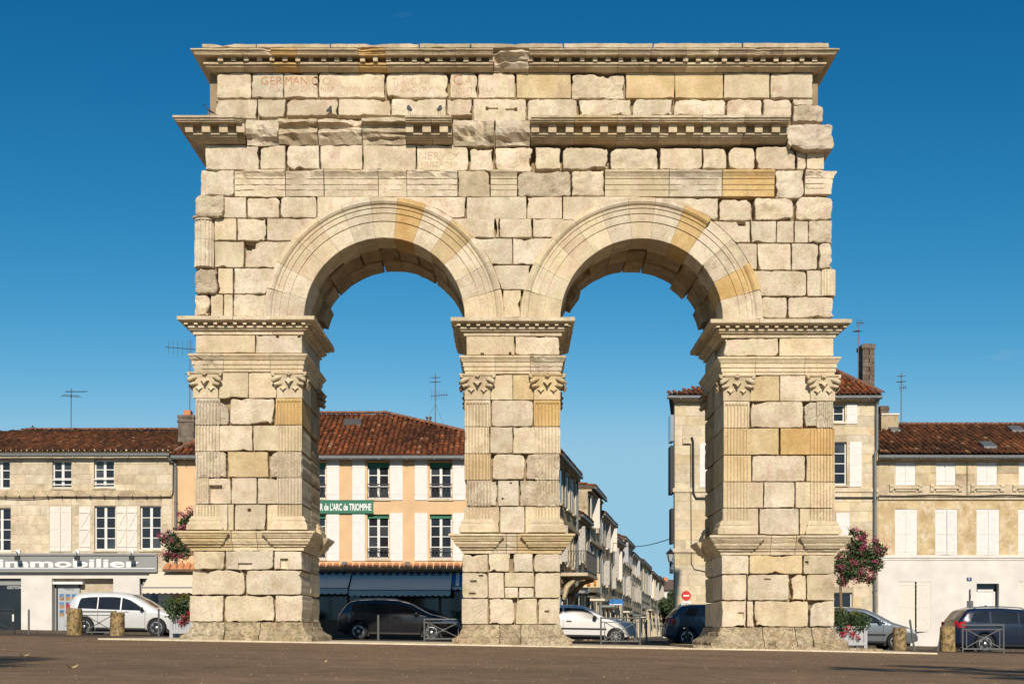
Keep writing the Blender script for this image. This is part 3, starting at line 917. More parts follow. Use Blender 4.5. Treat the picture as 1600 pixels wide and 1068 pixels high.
course(377, 418, 0.0, [
    (335, 381, C_, .2), (382, 460, P, .3, dict(xr=LX0, holes=[(382, 402, 377.5, 389, .35), (382, 396, 389, 416, .12)])), (740, 801, P, .15, dict(t=372, b=413, xl=RX0)), (801.5, 865, P, .15, dict(t=372, b=413, xr=LX1)),
    (1145, 1183, P, .3, dict(t=380, b=421, xl=RX1)), (1183.5, 1236, P, .3, dict(t=380, b=422)), (1237, 1279, P, .35, dict(t=380, b=422, chips=[.02, .08, .02, .02])), (1279.5, 1301, P, .7, dict(t=379, b=420, y=-.06))])
course(418.5, 459, 0.0, [
    (303, 340, RG, .85, dict(y=-.08, chips=[.16, .14, .14, .16])), (340.5, 364, C_, .15), (365, 440, P, .4, dict(xr=LX0)), (775, 828, P, .25, dict(t=414, b=452.5, xl=RX0, xr=None)),
    (1170, 1260, P, .4, dict(t=422.5, b=462.5, xl=RX1, chips=[.02, .12, .14, .02])), (1261, 1282, P, .15, dict(t=422.5, b=463))])
course(459.5, 494.5, 0.0, [
    (304, 329, P, .7, dict(y=-.05)), (329, 349, P, .3), (349.5, 364, C_, .15), (364.5, 425, P, .55, dict(xr=LX0)), (786, 814, C_, .2, dict(t=453, b=496)),
    (1185, 1230.5, P, .45, dict(t=463.5, b=497, xl=RX1)), (1231.5, 1305, P, .6, dict(t=463.5, b=497, chips=[.03, .14, .14, .16]))])

# angle half-columns left and right of the spandrels
def column_shaft(px0, px1, py0, py1, y, mat, wear=0.004):
    xc, r = PX((px0 + px1) / 2, y), (px1 - px0) / 2 / 62.5
    z0, z1 = PZ(py1, y), PZ(py0, y)
    V, F = [], []
    nf, ns = 9, 5
    ang = []
    for k in range(nf):
        for s in range(ns):
            u = s / (ns - 1)
            ang.append((math.pi * (1.12 * (k + 0.08 + 0.84 * u) / nf - 0.06), 0.16 * (1 - (2 * u - 1) ** 2) if 0 < s < ns - 1 else 0))
    zs = [z0 + (z1 - z0) * j / 7 for j in range(8)]
    for z in zs:
        for a, d in ang:
            rr = r * (1 - d * 0.75) + noise.noise(Vector((a * 4, z * 5, px0))) * wear * 2
            V.append((xc - rr * math.cos(a), y - rr * math.sin(a) * 0.8, z))
    m = len(ang)
    F = [(j * m + i, j * m + i + 1, (j + 1) * m + i + 1, (j + 1) * m + i) for j in range(7) for i in range(m - 1)]
    n0 = len(V)
    V += [(xc + r, y + .9, z0), (xc - r, y + .9, z0), (xc + r, y + .9, z1), (xc - r, y + .9, z1)]
    F += [tuple(range(m)) + (n0, n0 + 1), tuple(range(7 * m, 8 * m)) + (n0 + 2, n0 + 3), (0, 7 * m, n0 + 3, n0 + 1), (m - 1, n0, n0 + 2, 8 * m - 1), (n0, n0 + 1, n0 + 3, n0 + 2)]
    return mk('column_shaft', V, F, mat, ARCH)
column_shaft(304.5, 335, 346, 376, .1, P, .006)
column_shaft(304, 335, 376.5, 418, .1, P, .006)
mb = MB()
xc = PX(320, .1); r = .27
zt = PZ(340, .1)
vs = []
for rr, z in ((r * .98, -.10), (r * 1.0, -.05), (r * 1.12, -.04), (r * 1.14, 0.0), (r * .9, 0.0)):
    vs.append([(xc - rr * math.cos(math.pi * t / 14), .1 - rr * .8 * math.sin(math.pi * t / 14), zt + z) for t in range(15)])
mb.add(sum(vs, []), [(j * 15 + i, j * 15 + i + 1, (j + 1) * 15 + i + 1, (j + 1) * 15 + i) for j in range(4) for i in range(14)] + [tuple(range(60, 75))])
mb.build('column_collar', P, ARCH)
column_shaft(1281, 1305, 422.5, 463, .08, C_, .004)

# rear halves of the wall: plain stones closing each end, seen only from the side
for t, b, xl_, xr_ in ((114, 153, 340, 1269), (155, 181, 340, 1268), (182, 226, 335, 1284), (227, 265, 322, 1286), (266, 306, 315, 1298), (307, 341, 306, 1300), (342, 376, 306, 1300),
                       (377, 418, 306, 1300), (419, 459, 305, 1302), (460, 495, 305, 1303)):
    for a, b2 in ((xl_, xl_ + 60), (xr_ - 60, xr_)):
        block(a, b2, t, b, ym=0, y=1.42, depth=1.55, mat=rnd.choice((P, RG)), rough=.4)

# ---- top cornice and parapet
TIP = AT - .53
ct = PZ(75.5, TIP)
cb = PZ(113.5, AT)
ch = ct - cb
T1 = [(.53, ct), (.53, ct - .03), (.49, ct - .045), (.465, ct - .085), (.45, ct - .09), (.45, ct - .115), (.12, ct - .117), (.12, ct - .225), (.27, ct - .23), (.27, ct - .27), (.22, ct - .275), (.21, ct - .315), (.14, ct - .32), (.10, ct - .345), (.05, cb)]
mod_small = box_mesh('modillion', .118, .225, .105, 'stone_cream', .08)
J = [338.5, 383.5, 428.5, 468.5, 515, 562.5, 605, 657, 713, 771, 826, 872.5, 914, 964, 1014, 1069, 1118.5, 1161, 1217.5, 1239, 1270.5]
ym = AT - .12
first = PX(345, ym - .15)
for k in range(len(J) - 1):
    a, b = PX(J[k], AT), PX(J[k + 1], AT)
    if k == 9:
        moulding('cornice_block', 'f', a, b, [(.44, ct - .01), (.45, ct - .06), (.36, ct - .10), (.30, ct - .16), (.24, ct - .20), (.27, ct - .25), (.20, ct - .30), (.14, ct - .34), (.05, cb)], AT, mat='stone_rough', wear=.045, seed=k, back=1.0, bite=.25)
        continue
    mat = 'stone_ochre' if k in (2, 5) else ('stone_grey' if k % 3 else 'stone_cream')
    o = moulding('cornice_block', 'f', a, b, T1, AT, m0=int(k == 0), m1=int(k == len(J) - 2), mat=mat, wear=.006, seed=k, back=1.0, bite=.10 if k % 4 == 1 else .03)
    x = first
    pitch = 20.15 / 62.5
    while x < PX(1290):
        if a - (.3 if k == 0 else 0) < x - .03 < b + (.3 if k == len(J) - 2 else 0) - .0:
            inst('modillion', mod_small, (x, ym, ct - .113 + rnd.uniform(-.004, .004)), o, scale=(rnd.uniform(.9, 1.08), rnd.uniform(.85, 1.05), rnd.uniform(.9, 1.1)))
        x += pitch
moulding('cornice_return', 'r', AT, AT + 2.5, T1, PX(1270.5, AT), m0=1, m1=1, mat='stone_cream', seed=61)
moulding('cornice_return', 'l', AT, AT + 2.5, T1, PX(338.5, AT), m0=1, m1=1, mat='stone_cream', seed=62)
for k, (a, b) in enumerate(((315, 400), (400.5, 516), (516.5, 655), (655.5, 735), (735.5, 880), (880.5, 1020), (1020.5, 1160), (1160.5, 1295.5))):
    block(a, b, 68.5 - k * .25, 75.2, y=-.05, depth=2.9, mat='stone_grey', rough=.22, name='parapet_slab', bulge=0, gap=.002)

# ---- middle cornice, surviving lengths
TIP = .08 - .63
ct = PZ(180, TIP); cb = PZ(226, .08)
T4 = [(.63, ct), (.63, ct - .05), (.60, ct - .058), (.58, ct - .10), (.55, ct - .105), (.55, ct - .13), (.22, ct - .132), (.22, ct - .325), (.34, ct - .33), (.34, ct - .36), (.30, ct - .365), (.29, ct - .395), (.24, ct - .40), (.225, ct - .43), (.165, ct - .435), (.15, ct - .46), (.05, ct - .465), (.03, cb)]
mod_big = box_mesh('modillion', .20, .22, .195, 'stone_cream', .15)
def mid_cornice(a, b, mats, joints, m0=0, m1=0, off=0.0):
    js = [a] + joints + [b]
    for k in range(len(js) - 1):
        xa, xb = PX(js[k], .08), PX(js[k + 1], .08)
        o = moulding('cornice_block', 'f', xa, xb, T4, .08, m0=m0 if k == 0 else 0, m1=m1 if k == len(js) - 2 else 0, mat=mats[k % len(mats)], wear=.006, seed=js[k], back=.9, bite=.04)
        x = PX(a, .08) + off
        while x < PX(b, .08) + (.4 if m1 else -.05):
            if xa - (.5 if (k == 0 and m0) else 0) <= x < xb + (.5 if (k == len(js) - 2 and m1) else 0):
                inst('modillion', mod_big, (x, -.14, ct - .128), o, scale=(rnd.uniform(.92, 1.06), rnd.uniform(.9, 1.04), 1))
            x += 26.6 / 62.5
mid_cornice(319, 384.5, ['stone_grey'], [374], m0=1, off=-.28)
mid_cornice(635.5, 707, ['stone_grey'], [676], off=.10)
mid_cornice(829, 1227, ['stone_grey', 'stone_warm', 'stone_cream', 'stone_cream', 'stone_pale', 'stone_grey'], [896.5, 962, 1027, 1092, 1157], off=.11)
moulding('cornice_return', 'l', .08, 2.7, T4, PX(319, .08), m0=1, m1=1, mat='stone_pale', seed=63)
block(304, 318, 222, 236, y=.5, depth=.8, mat=RG, rough=.8)

# ---- piers
IMP = lambda t: [(.35, t), (.35, t - .085), (.335, t - .10), (.30, t - .105), (.295, t - .12), (.12, t - .122), (.12, t - .20), (.16, t - .205), (.155, t - .245), (.115, t - .25), (.10, t - .29), (.04, t - .295), (.03, t - .39)]
ENT = lambda t: [(.14, t), (.14, t - .045), (.12, t - .06), (.085, t - .12), (.08, t - .14), (.055, t - .142), (.055, t - .25), (.03, t - .252), (.03, t - .355), (.008, t - .357), (.005, t - .425)]
PED = lambda t: [(.34, t), (.34, t - .05), (.31, t - .065), (.275, t - .13), (.255, t - .135), (.25, t - .165), (.215, t - .17), (.20, t - .24), (.155, t - .29), (.15, t - .31), (.09, t - .315), (.075, t - .375), (.02, t - .38), (.02, t - .47)]
BAS = lambda t, b: [(.035, t), (.055, t - .05), (.075, t - .055), (.085, t - .10), (.075, t - .13), (.10, t - .16), (.115, t - .19), (.115, t - .215), (.14, t - .225), (.14, b)]
PLI = lambda t, b: [(0, t), (.02, t - .10), (.05, t - .13), (.08, t - .22), (.17, t - .30), (.24, t - .33), (.27, t - .38), (.28, b)]

def capital(pxa, pxb, py0, py1, side, mat):
    """pilaster capital: bell, abacus with rosette, volutes at the corners, pointed leaves"""
    y = 0.0
    xa, xb, zb_, zt_ = PX(pxa), PX(pxb), PZ(py1), PZ(py0)
    w, h, xc = xb - xa, zt_ - zb_, (xa + xb) / 2
    V, F = [], []
    rows = [(0, 0, .03), (.30, .0, .035), (.55, .03, .05), (.75, .07, .075), (.88, .11, .10)]
    n = 12
    for t, fl, pr in rows:
        for i in range(n + 1):
            u = i / n
            x = xa - fl * w + (w + 2 * fl * w) * u
            V.append((x, y - pr - .012 * math.sin(u * math.pi) + noise.noise(Vector((x * 9, t * 6, 1))) * .01, zb_ + t * h))
        V += [(xb + fl * w, y + .5, zb_ + t * h), (xa - fl * w, y + .5, zb_ + t * h)]
    m = n + 3
    for j in range(len(rows) - 1):
        for i in range(m): F.append((j * m + i, j * m + (i + 1) % m, (j + 1) * m + (i + 1) % m, (j + 1) * m + i))
    F.append(tuple(range(m))[::-1]); F.append(tuple(range(4 * m, 5 * m)))
    cap = mk('capital', V, F, mat, ARCH)
    ab = MB()
    ov = .20 * w
    pts = []
    for i in range(13):
        u = i / 12
        pts.append((xa - ov + (w + 2 * ov) * u, y - .155 + .05 * math.sin(u * math.pi)))
    v = []
    for dz, k in ((-.045, .0), (-.02, .0), (0, .0)):
        for x, yy in pts: v.append((xc + (x - xc) * (1 if dz > -.04 else .95), yy + (.02 if dz < -.04 else 0), zt_ + dz - .02))
        v += [(xb + ov, .5, zt_ + dz - .02), (xa - ov, .5, zt_ + dz - .02)]
    f = []
    for j in range(2):
        for i in range(15): f.append((j * 15 + i, j * 15 + (i + 1) % 15, (j + 1) * 15 + (i + 1) % 15, (j + 1) * 15 + i))
    f += [tuple(range(15))[::-1], tuple(range(30, 45))]
    ab.add(v, f).build('abacus', mat, cap)
    # rosette
    ro = MB()
    for k in range(5):
        a = 2 * math.pi * k / 5
        ro.tube([(xc + .035 * math.cos(a), y - .15, zt_ - .05 + .028 * math.sin(a)), (xc + .05 * math.cos(a), y - .19, zt_ - .05 + .035 * math.sin(a))], [.035, .02], 6)
    ro.build('rosette', mat, cap)
    # volutes: a curl of leaf under each end of the abacus
    for s in (-1, 1):
        vo = MB()
        cx2, cz2 = xc + s * (w * .5 + .03), zt_ - .21
        vo.tube([(cx2 - s * .15, y - .07, cz2 + .07), (cx2 - s * .05, y - .13, cz2 + .05), (cx2 + s * .03, y - .165, cz2 + .0), (cx2 + s * .06, y - .14, cz2 - .05)], [.025, .055, .06, .035], 7)
        vo.tube([(cx2 - s * .16, y - .05, cz2 - .10), (cx2 - s * .07, y - .11, cz2 - .09), (cx2 - s * .0, y - .14, cz2 - .12), (cx2 - s * .01, y - .11, cz2 - .16)], [.02, .045, .045, .02], 7)
        vo.tube([(cx2 - s * .02, y - .12, cz2 + .08), (cx2 + s * .06, y - .15, cz2 + .12), (cx2 + s * .07, y - .13, cz2 + .17)], [.02, .04, .03], 6)
        vo.build('volute', mat, cap, smooth=True)
    # drooping leaf tips
    def leaf(cx2, cz2, ww, hh, out):
        lm = MB()
        v, f = [], []
        for j, (t, o2, wd) in enumerate(((1, .0, .7), (.62, out * .6, 1.0), (.30, out, .9), (.10, out * 1.15, .55), (0, out * 1.02, .10))):
            for i in range(7):
                u = i / 6 * 2 - 1
                tip = -abs(u) * 0.0 + (abs(u) * hh * .55 if t < .5 else 0)
                v.append((cx2 + u * ww * wd / 2, y - .035 - o2 * (1 - .45 * u * u), cz2 + t * hh + tip * (1 - t)))
        for i in range(7):
            u = i / 6 * 2 - 1
            v.append((cx2 + u * ww * .5, y - .02, cz2 + hh * .35))
        for j in range(5):
            for i in range(6): f.append((j * 7 + i, j * 7 + i + 1, (j + 1) * 7 + i + 1, (j + 1) * 7 + i))
        lm.add(v, f).build('acanthus_leaf', mat, cap)
    leaf(xc, zb_ + .46 * h, .22, .18, .17)
    leaf(xc - w * .24, zb_ + .25 * h, .18, .12, .085)
    leaf(xc + w * .24, zb_ + .25 * h, .18, .12, .085)
    return cap

def wrap(name, prof, x0, x1, fronts, mat, y1=DEP, m=None, ress=False, **kw):
    """profile carried round a pier: the front in lengths, then both flanks"""
    for k, (a, b) in enumerate(fronts):
        moulding(name, 'f', a, b, prof, 0.0, m0=int(k == 0), m1=int(k == len(fronts) - 1), mat=(mat[k % len(mat)] if isinstance(mat, list) else mat), seed=a * 3.3, **kw)
    mm = mat[0] if isinstance(mat, list) else mat
    for side, ref in (('r', x1), ('l', x0)):
        if ress:
            moulding(name, side, 0, .64, prof, ref, 1, 1, mat=mm, seed=ref, **kw)
            moulding(name, side, .64, y1 - .64, prof, ref, 0, 0, mat=mm, seed=ref + 1, k=.6, **kw)
            moulding(name, side, y1 - .64, y1, prof, ref, 1, 1, mat=mm, seed=ref + 2, **kw)
        else:
            moulding(name, side, 0, y1 * .5, prof, ref, 1, 0, mat=mm, seed=ref, **kw)
            moulding(name, side, y1 * .5, y1, prof, ref, 0, 1, mat=mm, seed=ref + 1, **kw)

def dentils(z, x0, x1):
    d = MB()
    x = x0 - .20
    while x < x1 + .2:
        d.box(x, x + .088, -.25, -.11, z - .185, z - .118)
        x += .243
    for sgn, ref in ((1, x1), (-1, x0)):
        yy = -.2
        while yy < DEP + .2:
            d.box(min(ref + sgn * .11, ref + sgn * .25), max(ref + sgn * .11, ref + sgn * .25), yy, yy + .088, z - .185, z - .118)
            yy += .243
    o = d.build('dentil_band', 'stone_cream', ARCH)
    o['kind'] = 'stuff'

def pier(x0, x1, imp, ent, cap_, shaft, ped, die, pli, caps, inner):
    X0, X1 = PX(x0), PX(x1)
    # impost
    t = PZ(imp['t'], -.35)
    js = [x0] + imp['j'] + [x1]
    wrap('impost_block', IMP(t), X0, X1, [(PX(js[k]), PX(js[k + 1])) for k in range(len(js) - 1)], ['stone_cream', 'stone_cream', 'stone_pale'], wear=.005, bite=.03)
    dentils(t, X0, X1)
    # frieze between impost and entablature
    js = [x0 + 1] + imp['fj'] + [x1 - .5]
    for k in range(len(js) - 1):
        block(js[k], js[k + 1], imp['t'] + 29.5, ent['t'] - .5, depth=1.45, mat=imp['fm'][k], rough=imp['fr'][k], holes=imp.get('holes', ()) if k == imp.get('hk', 9) else ())
    block(x0 + 1, x1 - .5, imp['t'] + 29.5, ent['t'] - .5, ym=0, y=1.5, depth=1.5, mat=C_, rough=.2)
    # small entablature
    t = PZ(ent['t'], -.14)
    js = [x0] + ent['j'] + [x1]
    for k in range(len(js) - 1):
        rough_ = k in ent.get('worn', ())
        moulding('architrave_block', 'f', PX(js[k]), PX(js[k + 1]), ENT(t), 0.0, m0=int(k == 0), m1=int(k == len(js) - 2), mat=RG if rough_ else C_, wear=.012 if rough_ else .004, bite=.5 if rough_ else .02, seed=js[k], back=1.0)
    for side, ref in (('r', X1), ('l', X0)):
        moulding('architrave_block', side, 0, 1.5, ENT(t), ref, 1, 0, seed=ref, back=1.0)
        moulding('architrave_block', side, 1.5, DEP, ENT(t), ref, 0, 1, seed=ref, back=1.0)
    # capital course
    ct_, cb_ = cap_['t'], cap_['b']
    block(caps[0][1] + .3, cap_['j'], ct_ + 1, cb_, depth=1.4, mat=cap_['m'][0], rough=.12)
    block(cap_['j'] + .2, caps[1][0] - .3, ct_ + 1, cb_, depth=1.4, mat=cap_['m'][1], rough=.15)
    for k, (a, b) in enumerate(caps):
        block(a, b, ct_ + 2, cb_, y=.012, depth=1.4, mat=C_, rough=.1, seed=int(a))
        capital(a, b, ct_, cb_ - .3, 1 if k else -1, C_ if not (k and x0 == 727) else W_)
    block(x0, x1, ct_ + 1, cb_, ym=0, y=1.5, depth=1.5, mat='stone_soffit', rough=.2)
    # rear inner capital in profile
    for sgn in inner:
        ref = X1 if sgn > 0 else X0
        zt_, zb_ = PZ(ct_), PZ(cb_)
        rc = MB().box(min(ref, ref + sgn * .14), max(ref, ref + sgn * .14), 2.35, 3.05, zt_ - .07, zt_ - .015).build('abacus', 'stone_soffit', ARCH)
        for yy, dz, rr in ((2.86, -.09, .09), (2.86, -.22, .075), (2.62, -.12, .075), (2.72, -.36, .06), (2.9, -.34, .055), (2.5, -.3, .055), (.08, -.2, .06), (.25, -.34, .05), (.03, -.33, .05)):
            MB().tube([(ref, yy, zt_ + dz), (ref + sgn * .06, yy, zt_ + dz + .02), (ref + sgn * .13, yy, zt_ + dz - .02), (ref + sgn * .10, yy, zt_ + dz - .07)], [rr, rr, rr * .9, rr * .5], 6).build('acanthus_leaf', 'stone_soffit', rc)
    # shaft courses
    for (t_, b_, items) in shaft:
        for it in items:
            a, b, mat, rough = it[:4]
            kw = it[4] if len(it) > 4 else {}
            o = block(a, b, t_, b_, depth=1.45, mat=mat, rough=rough, holes=kw.get('holes', ()), chips=kw.get('chips'))
            for fl in kw.get('fl', ()):
                fluted(fl[0], fl[1], fl[3] if len(fl) > 3 else t_, fl[4] if len(fl) > 4 else b_, o, mat, erode=fl[2], head=kw.get('head', False), seed=a % 17, y=.0 - (.03 * rough if rough > .4 else 0))
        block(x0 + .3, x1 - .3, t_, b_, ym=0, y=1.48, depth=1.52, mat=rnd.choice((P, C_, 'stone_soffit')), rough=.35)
    # pilaster bases
    bt, bb = shaft[-1][1] - 22, shaft[-1][1]
    for k, (a, b) in enumerate(caps):
        prof = BAS(PZ(bt), PZ(bb) + .01)
        moulding('pilaster_base', 'f', PX(a), PX(b), prof, 0.0, 1, 1, mat=C_, wear=.006, bite=.05, seed=a, back=.3)
        if (k and 1 in inner) or (not k and -1 in inner):
            s, ref = ('r', X1) if k else ('l', X0)
            moulding('pilaster_base', s, 0, .62, prof, ref, 1, 1, mat=C_, seed=a + 3, back=.3)
            moulding('pilaster_base', s, DEP - .62, DEP, prof, ref, 1, 1, mat=C_, seed=a + 5, back=.3)
    # pedestal cornice: breaks forward under each pilaster
    t = PZ(ped['t'], -.34)
    moulding('pedestal_cornice_block', 'f', PX(caps[0][0] - 3), PX(caps[0][1]), PED(t), 0.0, 1, 1, mat=ped['m'][0], wear=.006, bite=.05, seed=x0)
    moulding('pedestal_cornice_block', 'f', PX(ped['j'][0] + .3), PX(ped['j'][1] - .3), PED(t), 0.0, mat=ped['m'][1], k=.62, wear=.012, bite=.08, seed=x0 + 1)
    moulding('pedestal_cornice_block', 'f', PX(caps[0][1]) - .1, PX(ped['j'][0]), PED(t), 0.0, mat=ped['m'][0], k=.62, seed=x0 + 4)
    moulding('pedestal_cornice_block', 'f', PX(ped['j'][1]), PX(caps[1][0]) + .1, PED(t), 0.0, mat=ped['m'][2], k=.62, seed=x0 + 5)
    moulding('pedestal_cornice_block', 'f', PX(caps[1][0]), PX(caps[1][1] + 1), PED(t), 0.0, 1, 1, mat=ped['m'][2], wear=.006, bite=.04, seed=x0 + 2)
    for side, ref in (('r', X1), ('l', X0)):
        moulding('pedestal_cornice_block', side, 0, .62, PED(t), ref, 1, 1, mat=C_, seed=ref)
        moulding('pedestal_cornice_block', side, .5, DEP - .5, PED(t), ref, 0, 0, mat=C_, k=.62, seed=ref + 1)
        moulding('pedestal_cornice_block', side, DEP - .62, DEP, PED(t), ref, 1, 1, mat=C_, seed=ref + 2)
    # pedestal die
    for (t_, b_, items) in die:
        for it in items:
            kw = it[4] if len(it) > 4 else {}
            block(it[0], it[1], kw.get('t', t_), kw.get('b', b_), depth=1.45, mat=it[2], rough=it[3], holes=kw.get('holes', ()), chips=kw.get('chips'))
        block(x0 + .5, (x0 + x1) / 2, t_, b_, ym=0, y=1.48, depth=1.5, mat=rnd.choice((P, C_, GR)), rough=.4)
        block((x0 + x1) / 2, x1 - .5, t_, b_, ym=0, y=1.48, depth=1.5, mat=rnd.choice((P, C_, GR)), rough=.4)
    # plinth
    t, b = PZ(pli['t']), PZ(pli['b'], -.3) - .03
    js = [x0 - 3] + pli['j'] + [x1]
    for k in range(len(js) - 1):
        moulding('plinth_block', 'f', PX(js[k]), PX(js[k + 1]), PLI(t, b), 0.0, int(k == 0), int(k == len(js) - 2), mat='stone_base', wear=.022, bite=.18 if k != 1 else .35, seed=js[k] * 1.7, gap=.008, back=.9)
    for side, ref in (('r', X1), ('l', X0 - .05)):
        for a, b2, m0, m1 in ((0, 1.5, 1, 0), (1.5, DEP, 0, 1)):
            moulding('plinth_block', side, a, b2, PLI(t, b), ref, m0, m1, mat='stone_base', wear=.02, bite=.1, seed=ref + a, gap=.006, back=.9)

pier(304, 472.5, dict(t=493, j=[348, 368, 426], fj=[399], fm=[C_, P], fr=[.12, .12], hk=1, holes=[(431, 436, 523.5, 527, .12), (465, 470, 523.5, 527, .12)]),
     dict(t=552, j=[350, 422.5], worn=(0,)), dict(t=581, b=622, j=388, m=[C_, C_]),
     [(622, 663.5, [(304, 357.5, RG, .6, dict(fl=[(305, 344, .22)], head=True, chips=[.05, .1, .3, .15])), (358.5, 429.5, P, .5, dict(chips=[.12, .1, .1, .1])), (430, 472.5, O_, .08, dict(fl=[(430.5, 472, 0)], head=True))]),
      (664, 704.5, [(304, 395, P, .3, dict(fl=[(304.5, 343, .25)])), (395, 472.5, C_, .12, dict(fl=[(433, 472, .05)]))]),
      (705, 745.5, [(304.5, 354, RG, .6, dict(fl=[(306, 344, .3)])), (355, 420, W_, .18), (421, 472.5, RG, .7, dict(fl=[(433, 471, .45)], chips=[.1, .05, .12, .2]))]),
      (746, 787, [(304, 361, P, .3, dict(fl=[(305, 326, .3)], holes=[(327, 347.5, 757.5, 786, .13)])), (361.5, 401, P, .15), (402, 472.5, P, .2, dict(fl=[(432, 472, .05)]))]),
      (787.5, 828, [(302, 355.5, C_, .12, dict(fl=[(303, 341, 0, 788, 806)])), (356, 365, C_, .1), (366, 416, P, .3, dict(holes=[(387, 392, 794, 799, .12)])), (416.5, 472.5, C_, .12, dict(fl=[(432, 472, 0, 788, 806)]))])],
     dict(t=828.5, j=[364, 403], m=[W_, C_, C_]),
     [(859.5, 889.5, [(301, 351.5, GR, .4), (352.5, 427, P, .5, dict(chips=[.03, .14, .03, .03], holes=[(372, 394, 879, 889, .07)])), (428, 472.5, P, .4, dict(holes=[(438, 450, 872, 889, .09)]))]),
      (890, 929, [(300, 383, P, .45), (384, 472.5, P, .35)]),
      (929.5, 971.5, [(295, 349.5, P, .5), (350.5, 429, C_, .6, dict(chips=[.22, .12, .12, .16])), (430, 473, P, .5)])],
     dict(t=971.5, b=1004.5, j=[352, 407]), [(302, 341), (433, 472.5)], (1, -1))
pier(727, 875.5, dict(t=495, j=[770.5, 781.5, 829.5], fj=[804], fm=[C_, P], fr=[.12, .55], hk=0, holes=[(751, 756, 551, 555, .12), (795, 799, 550, 555, .12)]),
     dict(t=555, j=[773.5, 828.5], worn=(2,)), dict(t=584, b=624.5, j=801, m=[C_, W_]),
     [(625, 666, [(725.5, 767, C_, .08, dict(fl=[(726, 766.5, 0)], head=True)), (768, 833, P, .3), (833.5, 876, O_, .08, dict(fl=[(834, 875.5, 0)], head=True))]),
      (666.5, 708, [(725.5, 765, C_, .1, dict(fl=[(726, 764.5, .12)])), (765.5, 801, P, .3), (801.5, 876, P, .2, dict(fl=[(835, 875.5, .05)]))]),
      (708.5, 749.5, [(725.5, 767, W_, .08, dict(fl=[(726, 766.5, 0)])), (768.5, 821, P, .6, dict(chips=[.1, .1, .2, .2])), (822, 875.5, RG, .7, dict(fl=[(836, 874, .5)], chips=[.1, .1, .16, .16]))]),
      (750, 790.5, [(728, 777, RG, .6, dict(fl=[(729, 768, .35)], chips=[.05, .03, .05, .2])), (777.5, 811, P, .15, dict(holes=[(797, 799.5, 752.5, 755, .1), (784, 786.5, 777, 780, .1)])), (811.5, 876, RG, .65, dict(fl=[(838, 874, .5)], chips=[.06, .05, .3, .06]))]),
      (791, 832, [(724.5, 780.5, C_, .12, dict(fl=[(726, 766, .05, 791.5, 810)])), (781, 820, P, .15), (820.5, 876.5, C_, .12, dict(fl=[(835, 875, .05, 791.5, 810)]))])],
     dict(t=833, j=[791, 808], m=[C_, P, W_]),
     [(864, 893.5, [(722, 762.5, P, .35), (763, 797, P, .35, dict(chips=[.03, .1, .03, .03])), (802, 833, P, .4, dict(chips=[.04, .03, .03, .12])), (833.5, 876, P, .35)]),
      (894, 934, [(722, 762.5, P, .35, dict(holes=[(735, 745, 906, 909, .09), (733, 743, 925, 928, .09), (748, 755, 897, 900, .08)])), (763, 788, P, .2), (788.5, 834.5, GR, .15, dict(b=916.5)), (788.5, 810, P, .2, dict(t=917)), (810.5, 834.5, P, .4, dict(t=917)), (835.5, 876, P, .3)]),
      (934.5, 975, [(721, 762.5, P, .3), (763, 804.5, P, .55, dict(chips=[.03, .14, .22, .03])), (805.5, 840, C_, .3), (840.5, 876, P, .4, dict(holes=[(851, 858, 953, 956, .08)]))])],
     dict(t=975.5, b=1008.5, j=[781, 814]), [(726, 766.5), (834.5, 875.5)], (1, -1))
pier(1129, 1303.5, dict(t=498, j=[1183, 1260], fj=[1217], fm=[P, C_], fr=[.45, .1]),
     dict(t=557, j=[1180, 1257], worn=()), dict(t=585.5, b=626.5, j=1218.5, m=[W_, P]),
     [(627, 668, [(1130, 1171.5, C_, .1, dict(fl=[(1130.5, 1171, .03)], head=True)), (1172.5, 1255, P, .35), (1256.5, 1303, RG, .65, dict(fl=[(1276, 1302, .3)], chips=[.06, .06, .1, .2]))]),
      (668.5, 710, [(1130, 1217, W_, .12, dict(fl=[(1130.5, 1169, 0)])), (1219.5, 1305, O_, .12, dict(fl=[(1266, 1304.5, 0)]))]),
      (711, 752, [(1130, 1174, W_, .1, dict(fl=[(1130.5, 1170, 0)])), (1174.5, 1258.5, P, .35, dict(chips=[.06, .05, .05, .06])), (1259.5, 1305, W_, .12, dict(fl=[(1266, 1304.5, .03)]))]),
      (752.5, 793, [(1129.5, 1193, C_, .2, dict(fl=[(1130, 1170, .08)])), (1193.5, 1242, P, .25), (1243, 1305, C_, .2, dict(fl=[(1266, 1304.5, .05)]))]),
      (793.5, 835, [(1129, 1185, C_, .12, dict(fl=[(1130, 1170, .03, 794, 813)])), (1186, 1248.5, P, .3), (1249, 1305, C_, .12, dict(fl=[(1266, 1304.5, .03, 794, 813)]))])],
     dict(t=835.5, j=[1203, 1242], m=[C_, C_, C_]),
     [(866.5, 896.5, [(1127.5, 1170, P, .35), (1171, 1254, 'stone_warm', .45), (1255, 1304, GR, .35, dict(holes=[(1258, 1263, 876, 881, .08)]))]),
      (897, 937.5, [(1127.5, 1167, P, .35), (1168, 1233, P, .35, dict(holes=[(1194, 1204, 903, 906, .06)])), (1235.5, 1260, C_, .5, dict(chips=[.05, .05, .05, .22])), (1260.5, 1304.5, GR, .3)]),
      (938, 979, [(1127.5, 1166, P, .3, dict(holes=[(1153, 1162, 956, 966, .05)])), (1166.5, 1178, P, .25), (1178.5, 1263, C_, .45, dict(chips=[.12, .06, .06, .06])), (1265, 1305, P, .5, dict(chips=[.05, .05, .06, .28]))])],
     dict(t=979.5, b=1014, j=[1191, 1242, 1268]), [(1130, 1171), (1266, 1304.5)], (1, -1))

